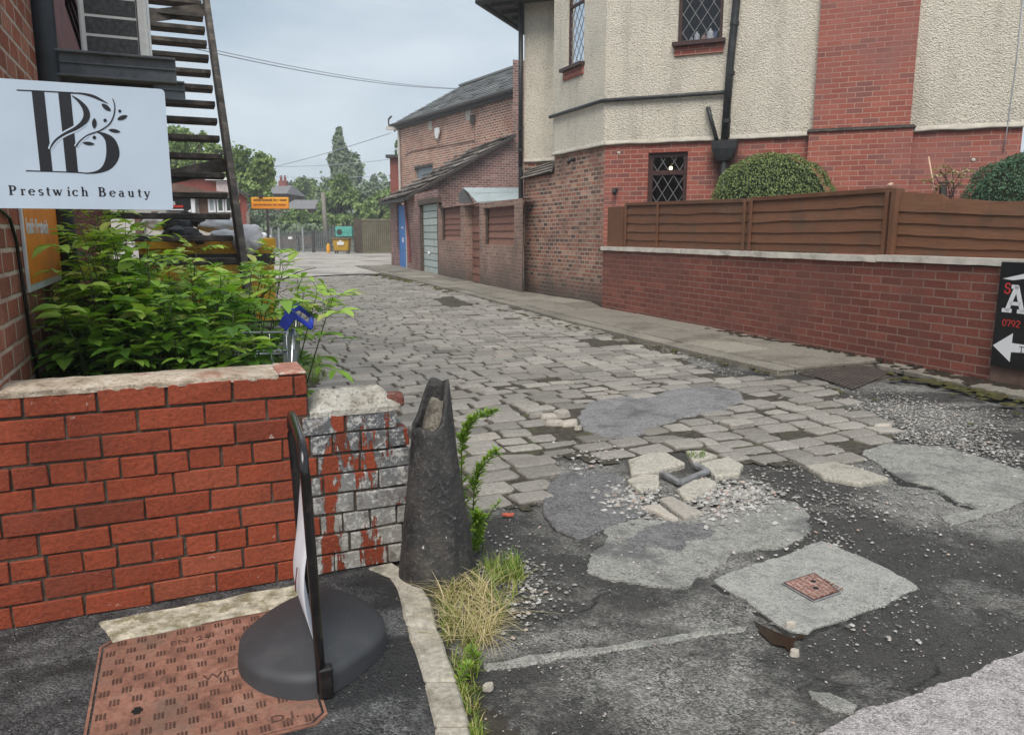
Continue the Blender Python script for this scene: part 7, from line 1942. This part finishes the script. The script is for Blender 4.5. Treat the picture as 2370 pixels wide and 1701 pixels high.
f = MB(); f.prism([V((sx_(385), YS - .12, sz_(486))), V((sx_(434), YS - .12, sz_(486))), V((sx_(449), YS - .12, sz_(490))), V((sx_(446), YS - .12, sz_(450))), V((sx_(385), YS - .12, sz_(450)))], (0, .06, 0)); f.build('panel', M['sign_black'], bs_)
SPl = Plane(V((sx_(400), YS - .13, 0)), V((1, 0, 0)))
txt('OS', M['white_clean'], V((sx_(396), YS - .135, sz_(474.5))), V((1, 0, 0)), UP, .10, bs_, sx=1.35, bold=.002)
f = MB(); rs_ = random.Random(4)
for y0, xs, xe in ((461, 404, 420), (481, 409, 430)):
    x = xs
    while x < xe: w = rs_.uniform(1.6, 2.6); f.obox(V((sx_(x), YS - .135, sz_(y0))), V((sx_(x + w) - sx_(x), 0, 0)), V((0, .01, 0)), V((0, 0, rs_.uniform(.035, .055)))); x += w + .7
f.build('red_lettering', M['red_ink'], bs_)
f = MB(); f.prism([V((sx_(x), YS - .137, sz_(y))) for x, y in ((418, 454), (434, 459), (431, 460))], (0, .008, 0)); f.prism([V((sx_(x), YS - .137, sz_(y))) for x, y in ((440, 491), (448, 485), (449, 491))], (0, .008, 0)); f.prism([V((sx_(x), YS - .137, sz_(y))) for x, y in ((402, 485), (432, 485), (432, 487), (402, 487))], (0, .008, 0)); f.build('white_mark', M['white_clean'], bs_)
os_ = thing('hanging_amber_sign', 'long amber sign projecting from the red brick building corner', 'sign', PY(625, 483, 31))
YO = 31.0; f = MB(); a, c = PY(582, 484, YO), PY(667, 457, YO); f.obox(V((a.x, YO, a.z)), V((c.x - a.x, 0, 0)), V((0, .12, 0)), V((0, 0, c.z - a.z))); f.build('panel', M['amber'], os_, bevel=.02)
f = MB(); f.obox(V((a.x + .02, YO - .004, a.z + .02)), V((c.x - a.x - .04, 0, 0)), V((0, .01, 0)), V((0, 0, (c.z - a.z) * .48))); f.build('lower_band', M['amber2'], os_)
f = MB(); rs_ = random.Random(9)
for row, (zz, hh) in enumerate(((.66, .10), (.28, .07))):
    f = MB(); x = a.x + .10
    while x < c.x - .10:
        w = rs_.uniform(.03, .07); f.obox(V((x, YO - .009, a.z + (c.z - a.z) * zz)), V((w, 0, 0)), V((0, .008, 0)), V((0, 0, hh * rs_.uniform(.8, 1)))); x += w + rs_.choice((.012, .012, .012, .05))
    f.build('text_line', plain('sign_letter_brown', (.20, .075, .01), .6, .1), os_)
f = MB(); q = PY(575, 470, YO); f.bar(V((q.x - .1, YO + .05, q.z)), V((a.x, YO + .05, q.z)), .05, .05); f.tube([PY(603, 457, YO), PY(603, 452, YO)], .10, 8); f.tube([V((a.x + .6, YO + .06, a.z)), V((a.x + .6, YO + .06, 0))], .05, 8); f.build('bracket', M['soffit'], os_)

# houses far behind
def farhouse(px0, px1, yeave, yridge, Y, label, chim=None, hip=.15):
    xa, xb = PY(px0, 500, Y).x, PY(px1, 500, Y).x; ze_ = PY(700, yeave, Y).z; zr_ = PY(700, yridge, Y).z; root = thing('far_house', label, 'house', V(((xa + xb) / 2, Y + 3, 0)))
    b = MB(); b.obox(V((xa, Y, 0)), V((xb - xa, 0, 0)), V((0, 7, 0)), V((0, 0, ze_))); b.build('wall', M['brown_wall'], root)
    w = xb - xa; b = MB(); e = .35
    P = [V((xa - e, Y - e, ze_)), V((xb + e, Y - e, ze_)), V((xb + e, Y + 7, ze_)), V((xa - e, Y + 7, ze_)), V((xa + w * hip, Y + 3.5, zr_)), V((xb - w * hip, Y + 3.5, zr_))]
    b.add(P, [(0, 1, 5, 4), (1, 2, 5), (2, 3, 4, 5), (3, 0, 4), (0, 3, 2, 1)]); rf_ = b.build('roof', M['roof_far'], root)
    if chim: 
        c = PY(chim[0], chim[1], Y + 3); b = MB(); b.obox(V((c.x - .4, Y + 3.2, zr_ - 1)), V((.8, 0, 0)), V((0, .6, 0)), V((0, 0, c.z - zr_ + 1)))
        for s in (-.2, .2): b.tube([V((c.x + s, Y + 3.5, c.z)), V((c.x + s, Y + 3.5, c.z + .5))], .13, 8)
        sub(b, 'chimney', M['far_brick'], rf_)
    return root
farhouse(600, 660, 449, 424, 75, 'far house with a grey roof and chimney behind the amber sign', (652, 418), .08)
farhouse(655, 722, 484, 459, 70, 'lower far house with a long grey roof left of the wooden pole', None, .05)

# poles and cables
def polef(px, yt, Y, r, label):
    t = PY(px, yt, Y); b = MB(); b.tube([V((t.x + .15, Y, 0)), V((t.x, Y, t.z))], [r * 1.25, r], 10); b.build('telegraph_pole', M['wood_pole'], smooth=True, label=label, cat='pole')
polef(747, 446, 56, .14, 'pale leaning wooden telegraph pole among the trees')
def cable(a, c, sag, r, label, n=24):
    P = []
    for i in range(n + 1):
        f = i / n; p = a.lerp(c, f); P.append(p - V((0, 0, sag * 4 * f * (1 - f))))
    b = MB(); b.tube(P, r, 6); b.build('overhead_cable', M['cable'], smooth=True, label=label, cat='cable', group='overhead cables crossing the sky')
e_w = PY(1062, 206, 35.0)
cable(PY(200, 52, 16), e_w, .30, .013, 'thick overhead cable running from the stairs to the warehouse roof')
cable(PY(200, 46, 15.5), e_w + V((.1, .1, .02)), .26, .010, 'thin overhead cable just above the thick one')
cable(PY(500, 412, 60), PY(905, 308, 40), .25, .020, 'cable rising to the lamp at the warehouse corner')
cable(PY(560, 384, 70), PY(935, 365, 60), .3, .022, 'faint overhead cable behind the tall pointed tree, upper')
cable(PY(560, 404, 72), PY(935, 404, 72), .3, .022, 'faint overhead cable behind the tall pointed tree, lower')

# ---------------------------------------------------------------- trees
def crown(mb, rt, blobs, n, size, holes=.0, seed=0):
    tot = sum(r[0] * r[2] for c, r in blobs)
    for c, r in blobs:
        m = int(n * r[0] * r[2] / tot)
        for i in range(m):
            u = rt.uniform(-1, 1); a = rt.uniform(0, 6.283); s = math.sqrt(1 - u * u); q = rt.uniform(.3, 1.12) ** .6
            d = V((s * math.cos(a), s * math.sin(a), u)); d0 = d
            q *= 1 + .38 * noise.noise(d * 2.3 + c * .37)
            p = c + V((d.x * r[0] * q, d.y * r[1] * q, d.z * r[2] * q))
            if noise.noise(p * (.9 / max(.5, size * 3)) + V((seed, 0, 0))) < -.12 - holes: continue
            mb.tone = min(1, max(0, .45 + .2 * rt.gauss(0, 1) + .35 * noise.noise(p * .8 + V((0, seed, 0)))))
            nn = (d * .6 + V((rt.uniform(-1, 1), rt.uniform(-1, 1), rt.uniform(-.2, 1.2)))).normalized(); s1 = nn.cross(UP)
            if s1.length < .05: continue
            L = size * rt.uniform(.6, 1.3); s1 = s1.normalized() * L * .5; s2 = nn.cross(s1).normalized() * L * .62
            k = rt.uniform(-.3, .3)
            mb.add([p - s1, p - s2 * .9 + s1 * k, p + s1 * .9, p + s2 + s1 * k * .5], [(0, 1, 2, 3)])
def tree(label, mat, Y, blobs_px, n, size, trunk=None, depth=.8, name='tree', seed=1, group='trees beyond the far yard', holes=0):
    rt = random.Random(seed); blobs = []
    for px, py, rx, ry in blobs_px:
        c = PY(px, py, Y + rt.uniform(-.5, .5)); a, e = rx / FPX * Y, ry / FPX * Y; blobs.append((c, (a, a * depth, e)))
    cx0 = sum(c.x for c, r in blobs) / len(blobs); tx = PY(trunk, 560, Y).x if trunk else cx0
    root = thing(name, label, 'tree', V((tx, Y, 0)), group)
    b = MB(); b.tone = .5; crown(b, rt, blobs, int(n * 2.2), size * .62, holes, seed); b.build('crown', M[mat], root, recalc=False)
    b = MB(); zt = max(c.z for c, r in blobs); zl = min(c.z - r[2] for c, r in blobs); top = max(blobs, key=lambda q: q[0].z)[0]
    b.tube([V((tx, Y, 0)), V((tx + (top.x - tx) * .3, Y, zt * .35)), V((tx + (top.x - tx) * .8, Y, zt * .8))], [max(.10, zt * .022), max(.08, zt * .016), .05], 9)
    for c, r in blobs[:6]:
        s = V((tx + (top.x - tx) * .25, Y, max(.6, zt * rt.uniform(.22, .45)))); b.tube([s, s.lerp(c, .5) + V((0, 0, .2)), c], [.07, .05, .025], 6)
    b.build('trunk', M['bark'], root, smooth=True)
tree('tall dark pointed poplar-like tree rising above everything in the distance', 'tree_dark', 78, [(784, 292, 4, 16), (785, 315, 7, 26), (779, 340, 9, 26), (793, 345, 9, 28), (786, 362, 18, 30), (772, 378, 12, 30), (806, 385, 14, 30), (797, 385, 24, 34), (775, 400, 28, 36), (815, 400, 30, 38), (800, 440, 46, 42), (828, 440, 26, 40), (780, 470, 40, 50), (825, 490, 44, 50), (822, 400, 10, 24)], 11000, .62, 800, seed=2)
tree('bushy light green tree in front of the tall pointed one', 'tree_mid', 62, [(790, 440, 26, 30), (770, 470, 34, 34), (812, 475, 34, 34), (780, 505, 46, 26), (830, 505, 40, 26), (800, 420, 14, 14)], 6500, .42, 790, seed=3)
tree('rounded pale bushy tree left of the container', 'tree_pale', 60, [(880, 480, 34, 28), (900, 460, 26, 24), (860, 505, 30, 18), (905, 500, 26, 20)], 4200, .36, 880, seed=4)
tree('distant dark tree with thin crown right of the pointed tree', 'tree_dark', 84, [(868, 425, 14, 16), (880, 445, 26, 20), (905, 440, 22, 16), (850, 450, 20, 22)], 2600, .5, 875, seed=5, holes=.06)
tree('slim tree peeping past the warehouse corner', 'tree_mid', 70, [(919, 345, 5, 18), (916, 385, 9, 20), (912, 420, 9, 22), (915, 450, 12, 20)], 1100, .36, 914, seed=6)
tree('broad green tree beyond the wooden pole', 'tree_mid', 84, [(705, 430, 26, 18), (690, 450, 26, 18), (730, 445, 28, 20), (745, 465, 28, 24), (722, 480, 36, 28), (740, 505, 40, 24)], 6000, .46, 725, seed=7)
tree('dull green tree behind the lower far house', 'tree_dark', 88, [(680, 435, 20, 12), (665, 445, 18, 12), (650, 452, 20, 12), (702, 440, 18, 12)], 2200, .5, 680, seed=8)
tree('low dark green tree behind the amber sign', 'tree_dark', 58, [(600, 500, 30, 26), (640, 505, 34, 24), (675, 512, 30, 20), (585, 520, 24, 20), (620, 525, 40, 18)], 4500, .40, 620, seed=9)
tree('leafy bush in front of the far houses', 'tree_mid', 57, [(690, 506, 26, 18), (668, 520, 30, 16), (715, 515, 24, 18)], 3000, .34, 690, seed=10)
tree('tall broad-leaved tree seen behind the stairs', 'tree_pale', 42, [(540, 370, 34, 34), (580, 385, 36, 34), (600, 410, 34, 30), (520, 400, 40, 36), (560, 430, 46, 30), (610, 375, 22, 18), (480, 370, 36, 40), (440, 350, 40, 36), (415, 320, 26, 24), (455, 400, 40, 36), (590, 445, 34, 22)], 9500, .30, 545, seed=11, holes=.05)
tree('thin sparse tree behind the white hanging sign', 'tree_mid', 36, [(400, 360, 26, 40), (420, 335, 16, 22), (392, 310, 14, 22), (470, 320, 12, 14)], 1300, .22, 405, seed=12, holes=.05)
tree('low dark shrubbery tree at the left end of the palisade fence', 'tree_dark', 56, [(580, 500, 22, 34), (572, 520, 18, 26), (640, 528, 40, 14), (700, 530, 50, 12)], 2600, .34, 580, seed=13)
b = MB(); rt = random.Random(5)
crown(b, rt, [(V((x, 112 + rt.uniform(-5, 5), 3.5)), (9, 4, 4.5 + rt.uniform(-1, 1.5))) for x in range(-75, -10, 6)], 8000, 1.1)
b.build('woodland', M['tree_dark'], kind='stuff', recalc=False)
# ---------------------------------------------------------------- light, sky, camera
w = bpy.data.worlds.new('World'); SC.world = w; w.use_nodes = True
nt = w.node_tree; nt.nodes.clear()
o = nt.nodes.new('ShaderNodeOutputWorld'); bg = nt.nodes.new('ShaderNodeBackground'); nt.links.new(bg.outputs[0], o.inputs[0])
sky = nt.nodes.new('ShaderNodeTexSky'); sky.sky_type = 'NISHITA'; sky.sun_disc = False
SUN_EL, SUN_AZ = math.radians(52), math.radians(188)
sky.sun_elevation = SUN_EL; sky.sun_rotation = SUN_AZ; sky.air_density = 1.0; sky.dust_density = 2.5; sky.ozone_density = 1.5
tc_ = nt.nodes.new('ShaderNodeTexCoord'); mp = nt.nodes.new('ShaderNodeMapping'); mp.inputs['Scale'].default_value = (1, 1, 3.2)
nt.links.new(tc_.outputs['Generated'], mp.inputs[0])
nz = nt.nodes.new('ShaderNodeTexNoise'); nz.inputs['Scale'].default_value = 2.1; nz.inputs['Detail'].default_value = 6; nz.inputs['Roughness'].default_value = .55
nt.links.new(mp.outputs[0], nz.inputs['Vector'])
cr = nt.nodes.new('ShaderNodeValToRGB'); cr.color_ramp.elements[0].position = .36; cr.color_ramp.elements[1].position = .64
k = 10.0
cr.color_ramp.elements[0].color = (.225 * k, .272 * k, .315 * k, 1); cr.color_ramp.elements[1].color = (.355 * k, .395 * k, .425 * k, 1)
nt.links.new(nz.outputs['Fac'], cr.inputs[0])
mx = nt.nodes.new('ShaderNodeMixRGB'); mx.inputs[0].default_value = .90
nt.links.new(sky.outputs[0], mx.inputs[1]); nt.links.new(cr.outputs[0], mx.inputs[2])
nt.links.new(mx.outputs[0], bg.inputs[0]); bg.inputs[1].default_value = .10
sl = bpy.data.lights.new('sun', 'SUN'); sl.energy = 1.5; sl.angle = math.radians(35); sl.color = (1, .95, .88)
so = bpy.data.objects.new('sun', sl); COL.objects.link(so)
d = V((math.sin(SUN_AZ) * math.cos(SUN_EL), math.cos(SUN_AZ) * math.cos(SUN_EL), math.sin(SUN_EL)))
so.rotation_euler = d.to_track_quat('Z', 'Y').to_euler(); so.location = d * 60
cam = bpy.data.cameras.new('camera'); co_ = bpy.data.objects.new('camera', cam); COL.objects.link(co_)
co_.location = (0, 0, H); co_.rotation_euler = (math.pi / 2 - TH, 0, 0)
cam.sensor_width = 36; cam.lens = FPX / 2370 * 36; cam.clip_start = .05; cam.clip_end = 2000
SC.camera = co_
SC.view_settings.view_transform = 'Standard'; SC.view_settings.look = 'None'; SC.view_settings.gamma = 1; SC.view_settings.exposure = 1.05
hb = MB(); hb.obox(V((-120, -60, -1.2)), V((240, 0, 0)), V((0, 200, 0)), V((0, 0, 16)))
hm = bpy.data.materials.new('pale_haze'); hm.use_nodes = True; hn = hm.node_tree; hn.nodes.clear()
ho = hn.nodes.new('ShaderNodeOutputMaterial'); pv = hn.nodes.new('ShaderNodeVolumePrincipled'); pv.inputs['Color'].default_value = (.93, .96, 1, 1); pv.inputs['Density'].default_value = .0020
hn.links.new(pv.outputs[0], ho.inputs['Volume']); hb.build('haze', hm, kind='stuff')
SC.cycles.max_bounces = 6; SC.cycles.diffuse_bounces = 3; SC.cycles.glossy_bounces = 3; SC.cycles.transparent_max_bounces = 12; SC.cycles.use_denoising = True
